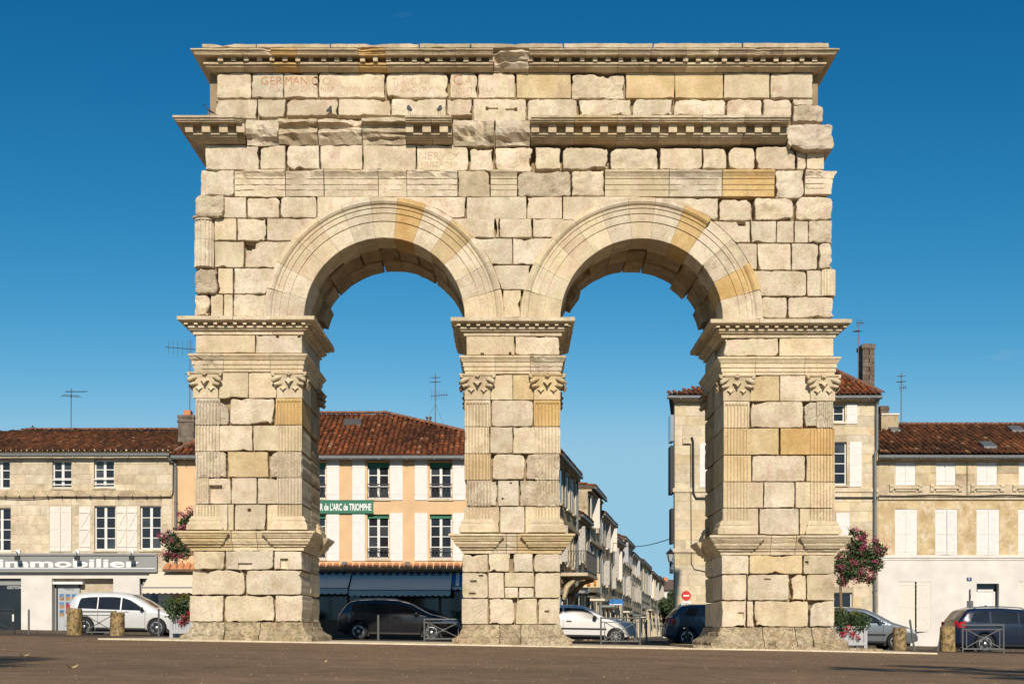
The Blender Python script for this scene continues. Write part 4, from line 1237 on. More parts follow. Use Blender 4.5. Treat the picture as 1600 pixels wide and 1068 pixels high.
# ---- inscriptions: traces of red and bare carved letters
def ins(host, s, a, b, t, bo, mat, y):
    text('inscription', s, PX(a, y), PX(b, y), PZ(bo, y), PZ(t, y), y, mat, host, drape=host, bold=-.006)
YI = AT - .075
for host, s, a, b, t, bo, mat in ((1, 'GER', 407, 441, 118, 131, 'letter_red'), (2, 'MANIC', 445, 496, 118, 131, 'letter_red'), (3, 'O', 503, 517, 119, 131, 'letter_faint'),
                                  (1, 'DIVI', 421, 441, 134, 142, 'letter_faint'), (2, 'AVGVSTI', 449, 495, 134, 142, 'letter_faint'), (3, 'NEP', 501, 522, 134, 142, 'letter_faint'), (3, 'DIVI IVLI P', 532, 563, 134, 142, 'letter_ghost'),
                                  (3, 'PRONEP', 570, 600, 134, 142, 'letter_faint'), 
                                  (4, 'TI AVG F', 612, 660, 120, 132, 'letter_faint'), (4, 'AVGVRI', 624, 671, 134, 143, 'letter_faint'), (5, 'C', 708, 722, 115, 131, 'letter_red'), (5, 'A', 726, 738, 117, 131, 'letter_faint'),
                                  (5, 'PONT', 706, 740, 135, 144, 'letter_faint'), (6, 'MAX', 749, 772, 135, 143, 'letter_ghost')):
    ins(ins1[host], s, a, b, t, bo, mat, YI)
YI = .08 - .055
for host, s, a, b, t, bo, mat in ((2, 'IVS O', 466, 492, 236, 248, 'letter_ghost'), (3, 'VS', 513, 530, 236, 248, 'letter_faint'), (4, 'ANEVN', 590, 644, 235, 247, 'letter_ghost'), (4, 'ET AVGVR', 592, 640, 250, 258, 'letter_ghost'),
                                  (5, 'NERVEX', 655, 718, 236, 248, 'letter_ghost'), (5, 'VRISSACER', 656, 716, 251, 259, 'letter_ghost')):
    ins(ins2[host], s, a, b, t, bo, mat, YI)
ins(ins1[12], 'HI', 1208, 1222, 133, 143, 'letter_faint', AT - .06)
# ================================================================= HOUSES
FY = 22.0                                       # street front of the houses
def HX(px, y=FY): return PX(px, y)
def HZ(py, y=FY): return PZ(py, y)

def facade(parent, x0, x1, z0, z1, y, ops, mat, reveal=0.2, name='wall', thick=0.35):
    """front wall with real openings and their reveals; ops = (x0, x1, z0, z1)"""
    xs = sorted(set([x0, x1] + [max(x0, min(x1, v)) for o in ops for v in o[:2]]))
    zs = sorted(set([z0, z1] + [max(z0, min(z1, v)) for o in ops for v in o[2:4]]))
    mb = MB()
    idx = {}
    def vid(x, yy, z):
        k = (round(x, 4), round(yy, 4), round(z, 4))
        if k not in idx: idx[k] = len(mb.v); mb.v.append((x, yy, z))
        return idx[k]
    def inside(x, z): return any(o[0] < x < o[1] and o[2] < z < o[3] for o in ops)
    for i in range(len(xs) - 1):
        for j in range(len(zs) - 1):
            a, b, c, d = xs[i], xs[i + 1], zs[j], zs[j + 1]
            if not inside((a + b) / 2, (c + d) / 2):
                mb.f.append((vid(a, y, c), vid(b, y, c), vid(b, y, d), vid(a, y, d)))
    for o in ops:
        a, b, c, d = o[:4]
        a, b, c, d = max(a, x0), min(b, x1), max(c, z0), min(d, z1)
        r = o[4] if len(o) > 4 else reveal
        v = [(a, y, c), (b, y, c), (b, y, d), (a, y, d), (a, y + r, c), (b, y + r, c), (b, y + r, d), (a, y + r, d)]
        mb.add(v, [(0, 4, 5, 1), (1, 5, 6, 2), (2, 6, 7, 3), (3, 7, 4, 0)])
    # ends, top and rear
    mb.add([(x0, y, z0), (x1, y, z0), (x1, y, z1), (x0, y, z1), (x0, y + thick, z0), (x1, y + thick, z0), (x1, y + thick, z1), (x0, y + thick, z1)],
           [(1, 5, 6, 2), (0, 3, 7, 4), (3, 2, 6, 7)])
    return mb.build(name, mat, parent)

def window(parent, x0, x1, z0, z1, y, rows=3, mat='frame_white', blind=None, cols=2, sill=True, deep=.16, rail=False, mull=.11):
    """pair of glazed casements set back in its opening"""
    y = y + deep
    f = MB()
    b = .055
    f.box(x0, x0 + b, y - .03, y + .03, z0, z1).box(x1 - b, x1, y - .03, y + .03, z0, z1).box(x0 + b, x1 - b, y - .03, y + .03, z1 - b, z1).box(x0 + b, x1 - b, y - .03, y + .03, z0, z0 + b * 1.3)
    xm = (x0 + x1) / 2
    if cols == 2: f.box(xm - mull / 2, xm + mull / 2, y - .035, y + .028, z0 + b * 1.3, z1 - b)
    zz0, zz1 = z0 + b * 1.3, z1 - b
    spans = [(x0 + b, xm - mull / 2), (xm + mull / 2, x1 - b)] if cols == 2 else [(x0 + b, x1 - b)]
    for a, c in spans:
        for k in range(1, rows):
            z = zz0 + (zz1 - zz0) * k / rows
            f.box(a, c, y - .022, y + .02, z - .018, z + .018)
    o = f.build('window', mat, parent)
    for a, c in spans:
        for k in range(rows):
            za, zc = zz0 + (zz1 - zz0) * k / rows, zz0 + (zz1 - zz0) * (k + 1) / rows
            t = random.Random(int(a * 97 + za * 31)).uniform(-.004, .004)
            mk('pane', [(a, y + .004 + t, za), (c, y + .004 - t, za), (c, y + .004 - t, zc), (a, y + .004 + t, zc)], [(0, 1, 2, 3)], 'glass_dark' if t > -.0018 else 'glass_sky_tint', o)
    if blind:
        MB().box(x0 + .01, x1 - .01, y - .09, y - .04, z1 - blind, z1 - .005).build('blind', 'green_paint', o)
    if sill:
        MB().box(x0 - .07, x1 + .07, y - deep - .06, y + .02, z0 - .08, z0 - .003).build('sill', 'ashlar', o)
    if rail:
        r = MB()
        zt = z0 + rail
        yy = y - deep - .02
        r.box(x0, x1, yy - .015, yy + .015, zt - .02, zt + .02).box(x0, x1, yy - .012, yy + .012, z0 + .06, z0 + .09)
        n = 6
        for k in range(n):
            a, c = x0 + (x1 - x0) * k / n, x0 + (x1 - x0) * (k + 1) / n
            r.bar((a, yy, z0 + .07), (c, yy, zt), .016); r.bar((c, yy, z0 + .07), (a, yy, zt), .016)
        r.build('railing', 'iron_dark', o)
    return o

def shutter(parent, x0, x1, z0, z1, y, boards=4, mat='paint_white', brace=False, rails=(.12, .5, .88), swing=0.0, hinge=1):
    """ledged board shutter; swing opens it a little about its hinge side"""
    s = MB()
    w = (x1 - x0) / boards
    for k in range(boards):
        s.box(x0 + k * w + .004, x0 + (k + 1) * w - .004, y - .035, y - .005, z0 + .004 * (k % 2), z1)
    H = z1 - z0
    s.box(x0 + .006, x1 - .006, y - .028, y - .008, z0 + .01, z1 - .01)
    if brace:
        for r in rails: s.box(x0 + .015, x1 - .015, y - .062, y - .036, z0 + r * H - .05, z0 + r * H + .05)
        for ra, rb in zip(rails[:-1], rails[1:]):
            s.bar((x0 + .06, y - .049, z0 + ra * H + .05), (x1 - .06, y - .049, z0 + rb * H - .05), .022, .07)
    else:
        for r in rails: s.box(x0 - .03, x1 - .02, y - .044, y - .036, z0 + r * H - .014, z0 + r * H + .014)
    if swing:
        hx_ = x0 if hinge < 0 else x1
        c, sn = math.cos(swing), math.sin(swing)
        s.v = [(hx_ + (v[0] - hx_) * c, v[1] - abs(v[0] - hx_) * sn, v[2]) for v in s.v]
    return s.build('shutter', mat, parent)

def tile_slope(name, quad, mat, parent, pitch=.21, row=.36, seed=0, red=0.0):
    """canal tiles on a sloping quad given as eaves-left, eaves-right, ridge-right, ridge-left"""
    rg = random.Random(seed)
    el, er, rr_, rl = [Vector(q) for q in quad]
    u = (er - el).normalized()
    nrm = u.cross((rl - el)).normalized()
    if nrm.z < 0: nrm = -nrm
    v = nrm.cross(u).normalized()
    if v.z < 0: v = -v
    L = (rl - el).dot(v)
    ul, ur = (rl - el).dot(u), (rr_ - el).dot(u)
    W = (er - el).dot(u)
    V, F, T = [], [], []
    V += [tuple(p - nrm * .03) for p in (el, er, rr_, rl)]; F.append((0, 1, 2, 3)); T += [0.05]
    nr = int(L / row) + 1
    i0 = int(math.floor(min(0, ul) / pitch)) - 1
    i1 = int(math.ceil(max(W, ur) / pitch)) + 1
    for i in range(i0, i1):
        uc = (i + .5) * pitch
        for j in range(nr):
            v0, v1 = j * row - .05, min(L, (j + 1) * row + .03)
            t = max(0, min(1, (v0 + .12) / L))
            lo, hi = ul * t, W + (ur - W) * t
            if uc < lo or uc > hi or v1 - v0 < .05: continue
            j1, j2 = rg.uniform(-.018, .018), rg.uniform(-.015, .015)
            # tint follows broad patches, with odd tiles standing out
            pn = noise.noise(el * .01 + Vector((uc * .35, v0 * .45, seed)))
            tint = max(0, min(1, .38 + red + pn * .55 + rg.gauss(0, .17)))
            if rg.random() < .05: tint = rg.uniform(.85, 1)
            n0 = len(V)
            for vv, sc, lift in ((v0, 1.0, .035), (v1, .82, .0)):
                for k in range(6):
                    a = math.pi * k / 5
                    V.append(tuple(el + u * (uc + j1 - math.cos(a) * pitch * .42 * sc) + v * vv + nrm * (lift + j2 + math.sin(a) * pitch * .36 * sc)))
            for k in range(5):
                F.append((n0 + k, n0 + k + 1, n0 + 7 + k, n0 + 6 + k)); T.append(tint)
            F.append(tuple(range(n0, n0 + 6))[::-1]); T.append(tint * .5)
    o = mk(name, V, F, mat, parent)
    at = o.data.color_attributes.new('tint', 'FLOAT_COLOR', 'CORNER')
    buf = []
    for p, t in zip(o.data.polygons, T): buf += [t, t, t, 1.0] * len(p.vertices)
    at.data.foreach_set('color', buf)
    o['kind'] = 'stuff'
    return o

def ridge_tiles(parent, a, b, mat='ridge_old', step=.36, r=.12):
    a, b = Vector(a), Vector(b)
    n = max(1, int((b - a).length / step))
    d = (b - a) / n
    m = MB()
    for i in range(n):
        p, q = a + d * i, a + d * (i + 1.1)
        up = Vector((0, 0, 1)); s = d.cross(up).normalized()
        vs = []
        for c, k in ((p, 1.0), (q, .85)):
            for t in range(6):
                an = math.pi * t / 5
                vs.append(c + s * math.cos(an) * r * k + up * math.sin(an) * r * k * .85)
        m.add(vs, [(t, t + 1, t + 7, t + 6) for t in range(5)] + [tuple(range(6))])
    o = m.build('ridge_tiles', mat, parent)
    o['kind'] = 'stuff'
    return o

def gutter(parent, x0, x1, y, z, r=.085, mat='zinc'):
    m = MB()
    m.tube([(x0, y, z), ((x0 + x1) / 2, y, z - .01), (x1, y, z)], r, 10)
    n = int((x1 - x0) / 1.1)
    for k in range(n):
        x = x0 + (k + .5) * (x1 - x0) / n
        m.box(x - .015, x + .015, y - r - .008, y + r, z - r - .008, z + .02)
    return m.build('gutter', mat, parent)

def downpipe(parent, pts, r=.06, mat='zinc'):
    m = MB().tube(pts, r, 10)
    zs = [p[2] for p in pts]
    z = min(zs) + 1.0
    x, y = pts[-1][0], pts[-1][1]
    while z < max(zs) - .8:
        m.lathe([(r * 1.25, 0), (r * 1.25, .06)], (x, y, z), 10); z += 1.9
    return m.build('downpipe', mat, parent, smooth=False)

def ashlars(parent, x0, x1, z0, z1, y, ops, mats, ch=.36, bw=.82, seed=0, limit=290, rowoff=0):
    """facing stones laid in courses on a wall, each its own piece"""
    rg = random.Random(seed)
    n = 0
    z = z0
    row = 0
    out = []
    while z < z1 - .12:
        h = min(ch * rg.uniform(.92, 1.1), z1 - z)
        x = x0 - rg.uniform(0, bw * .7)
        while x < x1 - .05:
            w = bw * rg.uniform(.75, 1.3)
            segs = [(max(x, x0), min(x + w, x1))]
            zc = z + h / 2
            for o in ops:
                if o[2] - .02 < z + h and o[3] + .02 > z:
                    ns = []
                    for a, b in segs:
                        if o[1] <= a or o[0] >= b: ns.append((a, b))
                        else:
                            if o[0] > a: ns.append((a, o[0]))
                            if o[1] < b: ns.append((o[1], b))
                    segs = ns
            for a, b in segs:
                if b - a > .10 and n < limit:
                    g = .004
                    pr = rg.uniform(.006, .014)
                    m = MB().box(a + g, b - g, y - pr, y + .01, z + g, z + h - g)
                    m.f = m.f[:2] + [m.f[2], m.f[3], m.f[5]]
                    m.build('ashlar_stone', rg.choice(mats), parent)
                    n += 1
            x += w
        z += h
        row += 1

def antenna(label, px, py_base, py_top, y, booms, stays=False, group='television aerials on the roofs'):
    x, z0, z1 = PX(px, y), PZ(py_base, y), PZ(py_top, y)
    t = thing('roof_aerial', label, 'aerial', (x, y, z0), group)
    MB().tube([(x, y, z0 - .3), (x + .01, y, z1)], .022, 6).build('mast', 'barrier_grey', t)
    for (zf, dx, dy, ln, ne, el) in booms:
        m = MB()
        z = z0 + (z1 - z0) * zf
        a = Vector((x - dx * ln * .25, y - dy * ln * .25, z)); b = Vector((x + dx * ln * .75, y + dy * ln * .75, z + ln * .12))
        m.bar(a, b, .025)
        s = Vector((-dy, dx, 0))
        for k in range(ne):
            c = a + (b - a) * (k + .3) / ne
            e = el * (1 - .4 * k / ne)
            if abs(dx) > .85:   # seen from the side: upright rods
                m.bar(c + Vector((0, 0, -e / 2)), c + Vector((0, 0, e / 2)), .012)
            else:
                m.bar(c - s * e / 2, c + s * e / 2, .012)
        m.build('boom', 'iron_dark', t)
    if stays:
        MB().tube([(x, y, z0 + (z1 - z0) * .45), (x + .62, y + .1, z0 - .45)], .006, 4).tube([(x, y, z0 + (z1 - z0) * .45), (x - .6, y + .1, z0 - .1)], .006, 4).build('stay_wire', 'barrier_grey', t)
    return t

# ---------------------------------------------------------------- estate agent's house, left edge
A = thing('corner_shop_house', 'old stone house at the left edge with grey immobilier shop fascia', 'house', (HX(60), FY, gz(HX(60))))
ax0, ax1 = HX(-330), HX(270)
zA, zS, zE = gz(HX(60)) - .3, HZ(893), HZ(703)
opsA = []
def W_px(a, b, t, bo, y=FY): return (HX(a, y), HX(b, y), HZ(bo, y), HZ(t, y))
winA = [W_px(-14, 15.5, 719, 763), W_px(82, 112, 719, 762), W_px(147, 178.5, 718, 761)]
winA1 = [W_px(-14, 17, 793, 861), W_px(147.5, 180.5, 790, 859), W_px(219, 252, 790, 858)]
shop = [W_px(-60, 33, 903, 989) + (.28,), W_px(81, 177, 903, 990) + (.7,), W_px(218, 247, 903, 990) + (.3,)]
wa = facade(A, ax0, ax1, zS, zE, FY, winA + winA1, 'wall_old')
ashlars(wa, HX(-20), ax1 - .05, HZ(770), zE - .12, FY, winA, ['ashlar', 'ashlar', 'wall_old'], ch=.40, bw=.95, seed=3)
ashlars(wa, HX(-20), ax1 - .05, zS + .75, HZ(778), FY, winA1 + [W_px(77, 113, 790, 862)], ['ashlar', 'ashlar', 'wall_old'], ch=.42, bw=.9, seed=5)
facade(A, ax0, ax1, zA, zS, FY, [s for s in shop], 'plaster_white', name='shop_wall')
MB().box(ax0, ax1, FY + .36, FY + 9, zA, zE).build('house_body', 'wall_old', A)
for w in winA: window(A, *w, FY, rows=3, sill=True, rail=False)
for w in winA[1:]:
    r = MB()
    for k in (.12, .30): r.box(w[0], w[1], FY + .02, FY + .05, w[2] + k * (w[3] - w[2]) - .02, w[2] + k * (w[3] - w[2]) + .025)
    r.build('guard_rail', 'paint_white', A)
for w in winA1: window(A, *w, FY, rows=4)
for a, b, br in ((78, 95, False), (95.3, 112, False), (124, 142, True), (182.5, 198.5, True), (199, 215, True)):
    shutter(A, HX(a), HX(b), HZ(861), HZ(791), FY - .01, 4, 'paint_worn', brace=br)
moulding('string_course', 'f', ax0, ax1, [(.0, HZ(765)), (.05, HZ(765) - .03), (.07, HZ(772)), (.07, HZ(775)), (.03, HZ(777)), (0, HZ(778))], FY, mat='wall_dark', parent=A, back=.02)
moulding('eaves_cornice', 'f', ax0, ax1, [(.20, zE + .02), (.20, zE - .05), (.15, zE - .09), (.10, zE - .12), (.08, zE - .15), (0, zE - .17)], FY, mat='ashlar', parent=A, back=.02)
gutter(A, ax0, HX(268), FY - .30, HZ(710, FY - .3))
rz = PZ(672, FY + 5)
tile_slope('roof_tiles', [(ax0, FY - .28, HZ(705)), (ax1 + .1, FY - .28, HZ(705)), (ax1 + .1, FY + 5, rz), (PX(40, FY + 5), FY + 5, rz)], 'tiles_old', A, pitch=.22, seed=1)
MB().add([(ax0, FY, zE), (ax1, FY, zE), (ax1, FY + 5, rz - .05), (PX(40, FY + 5), FY + 5, rz - .05), (ax1, FY + 10, zE), (ax0, FY + 10, zE)], [(0, 1, 2, 3), (2, 4, 5, 3), (1, 4, 2), (0, 3, 5)]).build('roof', 'brick_dark', A)
ridge_tiles(A, (PX(40, FY + 5), FY + 5, rz + .02), (ax1 + .1, FY + 5, rz + .04), 'ridge_old')
cab = MB().tube([(HX(-40), FY - .1, HZ(776)), (HX(40), FY - .1, HZ(779)), (HX(90), FY - .1, HZ(776)), (HX(180), FY - .1, HZ(777)), (HX(268), FY - .1, HZ(776)), (HX(271), FY - .08, HZ(770)), (HX(271.5), FY - .08, HZ(722))], .022, 6)
for k in range(12): cab.box(HX(10 + k * 22) - .015, HX(10 + k * 22) + .015, FY - .13, FY + .01, HZ(779), HZ(774))
cab.build('wall_cable', 'cable', A)
# shop front: fascia, doors, window display
f0, f1, ft, fb = HX(-330), HX(246), HZ(865), HZ(893.5)
fas = MB().box(f0, f1, FY - .16, FY - .002, fb, ft)
fas.box(f0, f1 + .03, FY - .22, FY - .16, ft - .07, ft + .02).box(f0, f1 + .03, FY - .21, FY - .16, fb, fb + .05).box(f0, f1, FY - .18, FY - .16, fb + .10, fb + .14)
fas.box(f1 - .05, f1 + .03, FY - .20, FY - .16, fb, ft)
fas = fas.build('shop_fascia', 'sign_grey', A)
text('fascia_lettering', 'immobilier', HX(-3, FY - .17), HX(217, FY - .17), HZ(886, FY - .17), HZ(872.5, FY - .17), FY - .168, 'sign_letter', fas, bold=.03, shear=.0)
MB().box(f0, f1, FY - .167, FY - .161, fb + .145, fb + .175).build('fascia_stripe', 'sign_letter', fas)
for px in (30, 123, 208):
    t = MB()
    x = HX(px, FY - .3)
    t.tube([(x - .12, FY - .16, ft + .03), (x - .1, FY - .4, ft + .08), (x, FY - .5, ft - .02)], .018, 6)
    t.box(x - .10, x + .10, FY - .56, FY - .44, ft - .30, ft - .12)
    o = t.build('spotlight', 'iron_dark', A)
    MB().box(x - .22, x - .04, FY - .12, FY - .02, ft + .02, ft + .18).build('bracket_box', 'sign_white', o)
def shop_glass(a, b, t, bo, y):
    x0, x1, z0, z1 = HX(a), HX(b), HZ(bo), HZ(t)
    f = MB()
    for c in ((x0, x0 + .07, z0, z1), (x1 - .05, x1, z0, z1), (x0, x1, z1 - .25, z1), (x0, x1, z0, z0 + .08)):
        f.box(c[0], c[1], y - .04, y + .02, c[2], c[3])
    o = f.build('shop_door', 'sign_grey', A)
    mk('pane', [(x0 + .07, y, z0 + .08), (x1 - .05, y, z0 + .08), (x1 - .05, y, z1 - .25), (x0 + .07, y, z1 - .25)], [(0, 1, 2, 3)], 'glass_dark', o)
    return o
g1 = shop_glass(-58, 33, 904, 989, FY + .22)
text('door_lettering', 'GESTION', HX(8), HX(30), HZ(919), HZ(914.5), FY + .214, 'paper', g1)
g2 = shop_glass(82, 122, 908, 989, FY + .30)
MB().box(HX(87), HX(121), FY + .27, FY + .295, HZ(988), HZ(912)).build('display_board', 'planter_grey', g2)
text('door_lettering', 'VENTE', HX(97), HX(112), HZ(921), HZ(917), FY + .266, 'letter_dark', g2)
for r_ in range(3):
    for c_ in range(3):
        xa = HX(89.5 + c_ * 9.6); za = HZ(937 + r_ * 12.5)
        mk('photo_card', [(xa, FY + .262, za), (xa + .20, FY + .262, za), (xa + .20, FY + .262, za + .14), (xa, FY + .262, za + .14)], [(0, 1, 2, 3)], 'photo_house', g2)
        mk('photo_card', [(xa, FY + .262, za + .142), (xa + .20, FY + .262, za + .142), (xa + .20, FY + .262, za + .27), (xa, FY + .262, za + .27)], [(0, 1, 2, 3)], 'photo_sky', g2)
MB().box(HX(82), HX(129), FY + .0, FY + .30, HZ(912), HZ(908)).build('door_canopy', 'sign_white', A)
shop_glass(122, 177, 903, 989, FY + .62)
shop_glass(218, 247, 903, 989, FY + .26)
MB().box(HX(16), HX(21), FY + .205, FY + .212, HZ(970), HZ(959)).build('door_sticker', 'paper', g1)

# ---------------------------------------------------------------- bar, behind the left opening
B = thing('bar_house', 'beige plastered bar with white shutters and hipped tile roof behind the left opening', 'house', (HX(560), FY, gz(HX(560))))
bx0, bx1 = HX(270.5), HX(868)
zE = HZ(714); zS = HZ(893); zB = gz(HX(560)) - .5
cols_ = [(476, 509), (574, 608), (671.5, 706), (768, 803)]
opsB = [W_px(a, b, 722, 779) for a, b in cols_] + [W_px(a, b, 803, 872.5) for a, b in cols_] + [W_px(330, 364, 722, 779), W_px(330, 364, 803, 872)]
wb = facade(B, bx0, bx1, zS, zE, FY, opsB, 'plaster_beige', reveal=.22)
for k, o in enumerate(opsB):
    low = k in (4, 5, 6, 7, 9)
    window(B, *o, FY, rows=3 if not low else 4, blind=.20 if not low else .16, rail=.62 if not low else .42, deep=.2)
for a, b in cols_[:] + [(330, 364)]:
    for s0, s1 in ((a - 23.5, a - 3.5), (b + 1.5, b + 21.5)):
        shutter(B, HX(s0), HX(s1), HZ(781), HZ(718), FY - .005, 4, rails=(.16, .82))
        shutter(B, HX(s0), HX(s1), HZ(875.5), HZ(801), FY - .005, 4, rails=(.16, .82))
MB().box(bx0, bx1, FY + .45, FY + 10, zB, zE).build('house_body', 'shop_dark', B)
side = MB().box(bx1 - .3, bx1 - .002, FY + .352, FY + 9.9, zB, zE).build('side_wall', 'plaster_beige', B)
facade(B, bx0, bx1, zB, zS, FY, [(HX(286), HX(490), zB, HZ(905), .4), (HX(494), HX(735), zB, HZ(897), .4), (HX(740), HX(850), zB, HZ(897), .4)], 'plaster_beige', name='shop_wall')
sf = MB()
for a, b in ((286, 490), (494, 735), (740, 850)):
    n = 5
    for k in range(n + 1):
        x = HX(a) + (HX(b) - HX(a)) * k / n
        sf.box(x - .05, x + .05, FY + .30, FY + .40, zB, HZ(900))
    sf.box(HX(a), HX(b), FY + .30, FY + .38, zB, gz(HX(a)) + .75)
sf.build('shop_front', 'wood_brown', B)
for a, b in ((286, 490), (494, 735), (740, 850)):
    mk('pane', [(HX(a), FY + .385, zB), (HX(b), FY + .385, zB), (HX(b), FY + .385, HZ(897)), (HX(a), FY + .385, HZ(897))], [(0, 1, 2, 3)], 'glass_dark', B)
# sign
sg = MB().box(HX(487), HX(583.5), FY - .09, FY - .003, HZ(801.5), HZ(782)).build('bar_sign', 'green_paint', B)
MB().box(HX(487) - .02, HX(583.5) + .02, FY - .08, FY - .004, HZ(802.3), HZ(801.6)).box(HX(487) - .02, HX(583.5) + .02, FY - .1, FY - .004, HZ(781.9), HZ(781)).build('sign_edge', 'green_dark', sg)
text('sign_lettering', "BAR de L'ARC de TRIOMPHE", HX(492), HX(580.5), HZ(797.5), HZ(786), FY - .094, 'sign_letter', sg, bold=.03)
# tiled pent roof over the shop front: every tile a piece
me_t = MB()
vs = []
for yy, sc, zz in ((-.42, 1.0, 0.0), (-.36, 1.0, .035), (.0, .86, .22)):
    for k in range(8):
        a = math.pi * k / 7
        vs.append((-math.cos(a) * .135 * sc, yy, zz + math.sin(a) * .115 * sc))
me_t.add(vs, [(j * 8 + k, j * 8 + k + 1, (j + 1) * 8 + k + 1, (j + 1) * 8 + k) for j in range(2) for k in range(7)] + [tuple(range(8))[::-1]])
tm = bpy.data.meshes.new('canopy_tile'); tm.from_pydata(me_t.v, [], me_t.f); tm.materials.append(M['terracotta'])
cp = MB().box(HX(258), HX(868), FY - .40, FY - .005, HZ(893), HZ(889)).build('canopy_board', 'wood_brown', B)
n = int((HX(868) - HX(258)) / .283)
for k in range(n):
    inst('canopy_tile', tm, (HX(258) + (k + .5) * .283 + rnd.uniform(-.01, .01), FY, HZ(889.5) + rnd.uniform(-.008, .008)), cp, rot=(0, 0, rnd.uniform(-.04, .04)))
for px in (539, 637):
    x = HX(px); MB().box(x - .10, x + .10, FY - .22, FY - .01, HZ(881), HZ(877)).box(x - .07, x + .07, FY - .26, FY - .05, HZ(883), HZ(881)).build('wall_lamp', 'zinc', B)
# awnings
def awning(parent, a, b, ytop, pyt, pyb, out, mat, val=.26, stripes=None, name='awning'):
    x0, x1 = HX(a, FY - out), HX(b, FY - out)
    zt, zb_ = HZ(pyt), PZ(pyb, FY - out)
    n = 24
    m = MB()
    v = []
    for i in range(n + 1):
        x = x0 + (x1 - x0) * i / n
        for t in (0, .33, .66, 1.0):
            v.append((x, FY - .05 - (out - .05) * t, zt + (zb_ - zt) * t - .03 * math.sin(t * math.pi) * (1 + .3 * math.sin(i * .9))))
    m.add(v, [(i * 4 + j, i * 4 + j + 1, i * 4 + j + 5, i * 4 + j + 4) for i in range(n) for j in range(3)])
    o = m.build(name, mat, parent)
    sc = max(6, int((x1 - x0) / .24)); q = 6
    v = []
    for i in range(sc * q + 1):
        x = x0 + (x1 - x0) * i / (sc * q)
        d = .05 * abs(math.sin(math.pi * i / q))
        v += [(x, FY - out, zb_), (x, FY - out - .01, zb_ - val + .05 - d)]
    vm = MB().add(v, [(i * 2, i * 2 + 1, i * 2 + 3, i * 2 + 2) for i in range(sc * q)]).build('valance', mat, o)
    MB().bar((x0, FY - out + .02, zb_ - .01), (x1, FY - out + .02, zb_ - .01), .05).build('awning_bar', 'zinc', o)
    for x in (x0 + .05, x1 - .05):
        MB().bar((x, FY - .05, zt - .75), (x, FY - out + .03, zb_ - .03), .03).build('awning_arm', 'zinc', o)
    if stripes:
        s = MB()
        k = 0
        while x0 + k * .30 < x1 - .12:
            xa = x0 + k * .30
            s.add([(xa, FY - .06, zt + .012), (xa + .15, FY - .06, zt + .012), (xa + .15 - .0, FY - .05 - (out - .05) * stripes, zt + (zb_ - zt) * stripes + .010), (xa, FY - .05 - (out - .05) * stripes, zt + (zb_ - zt) * stripes + .010)], [(0, 1, 2, 3)])
            k += 1
        s.build('awning_stripes', 'awning_blue', o)
    return o
awning(B, 425, 543, 0, 893, 918, 1.45, 'awning_grey', stripes=.2)
awning(B, 545, 704, 0, 893, 921, 1.5, 'awning_grey', stripes=.2)
awning(B, 706, 800, 0, 893, 915, .9, 'awning_white', stripes=1.0, val=.16)
awning(B, 222, 332, 0, 895, 917, 1.2, 'awning_cream')
# roof
rz = PZ(646, FY + 5)
ra, rb = PX(395, FY + 5), PX(600, FY + 5)
ez = HZ(712)
tile_slope('roof_tiles', [(bx0 - .1, FY - .28, ez), (bx1 + .2, FY - .28, ez), (rb, FY + 5, rz), (ra, FY + 5, rz)], 'tiles_red', B, pitch=.225, row=.38, seed=2, red=.06)
tile_slope('roof_tiles', [(bx1 + .2, FY - .28, ez), (bx1 + .2, FY + 10.2, ez), (rb, FY + 5.001, rz), (rb, FY + 5, rz)], 'tiles_red', B, pitch=.225, row=.38, seed=7, red=.0)
MB().add([(bx0, FY, ez), (bx1, FY, ez), (bx1, FY + 10, ez), (bx0, FY + 10, ez), (ra, FY + 5, rz - .06), (rb, FY + 5, rz - .06)], [(0, 1, 5, 4), (1, 2, 5), (2, 3, 4, 5), (3, 0, 4)]).build('roof', 'brick_dark', B)
ridge_tiles(B, (ra, FY + 5, rz + .03), (rb, FY + 5, rz + .03), 'ridge_old')
ridge_tiles(B, (rb, FY + 5, rz + .06), (bx1 + .2, FY - .28, ez + .06), 'ridge_old', r=.13)
ridge_tiles(B, (ra, FY + 5, rz + .06), (bx0 - .1, FY - .28, ez + .06), 'ridge_old', r=.13)
gutter(B, bx0, bx1 + .15, FY - .33, PZ(714, FY - .33), .10)
moulding('eaves_cornice', 'f', bx0, bx1, [(.22, zE), (.22, zE - .04), (.12, zE - .07), (.05, zE - .10), (0, zE - .13)], FY, mat='wood_brown', parent=B, back=.02)
MB().box(PX(540, FY + 3.9), PX(567, FY + 3.9), FY + 3.3, FY + 3.9, PZ(664, FY + 3.3), PZ(657, FY + 3.9)).build('skylight', 'iron_dark', B)
MB().lathe([(.11, 0), (.11, .42), (.14, .43), (.14, .5)], (PX(670, FY + 4.2), FY + 4.2, PZ(668, FY + 4.2)), 10).build('flue', 'zinc', B)
downpipe(B, [(HX(265), FY - .30, HZ(711)), (HX(267), FY - .22, HZ(719)), (HX(274), FY - .12, HZ(721)), (HX(275.5), FY - .10, HZ(730)), (HX(275.5), FY - .10, HZ(893))])
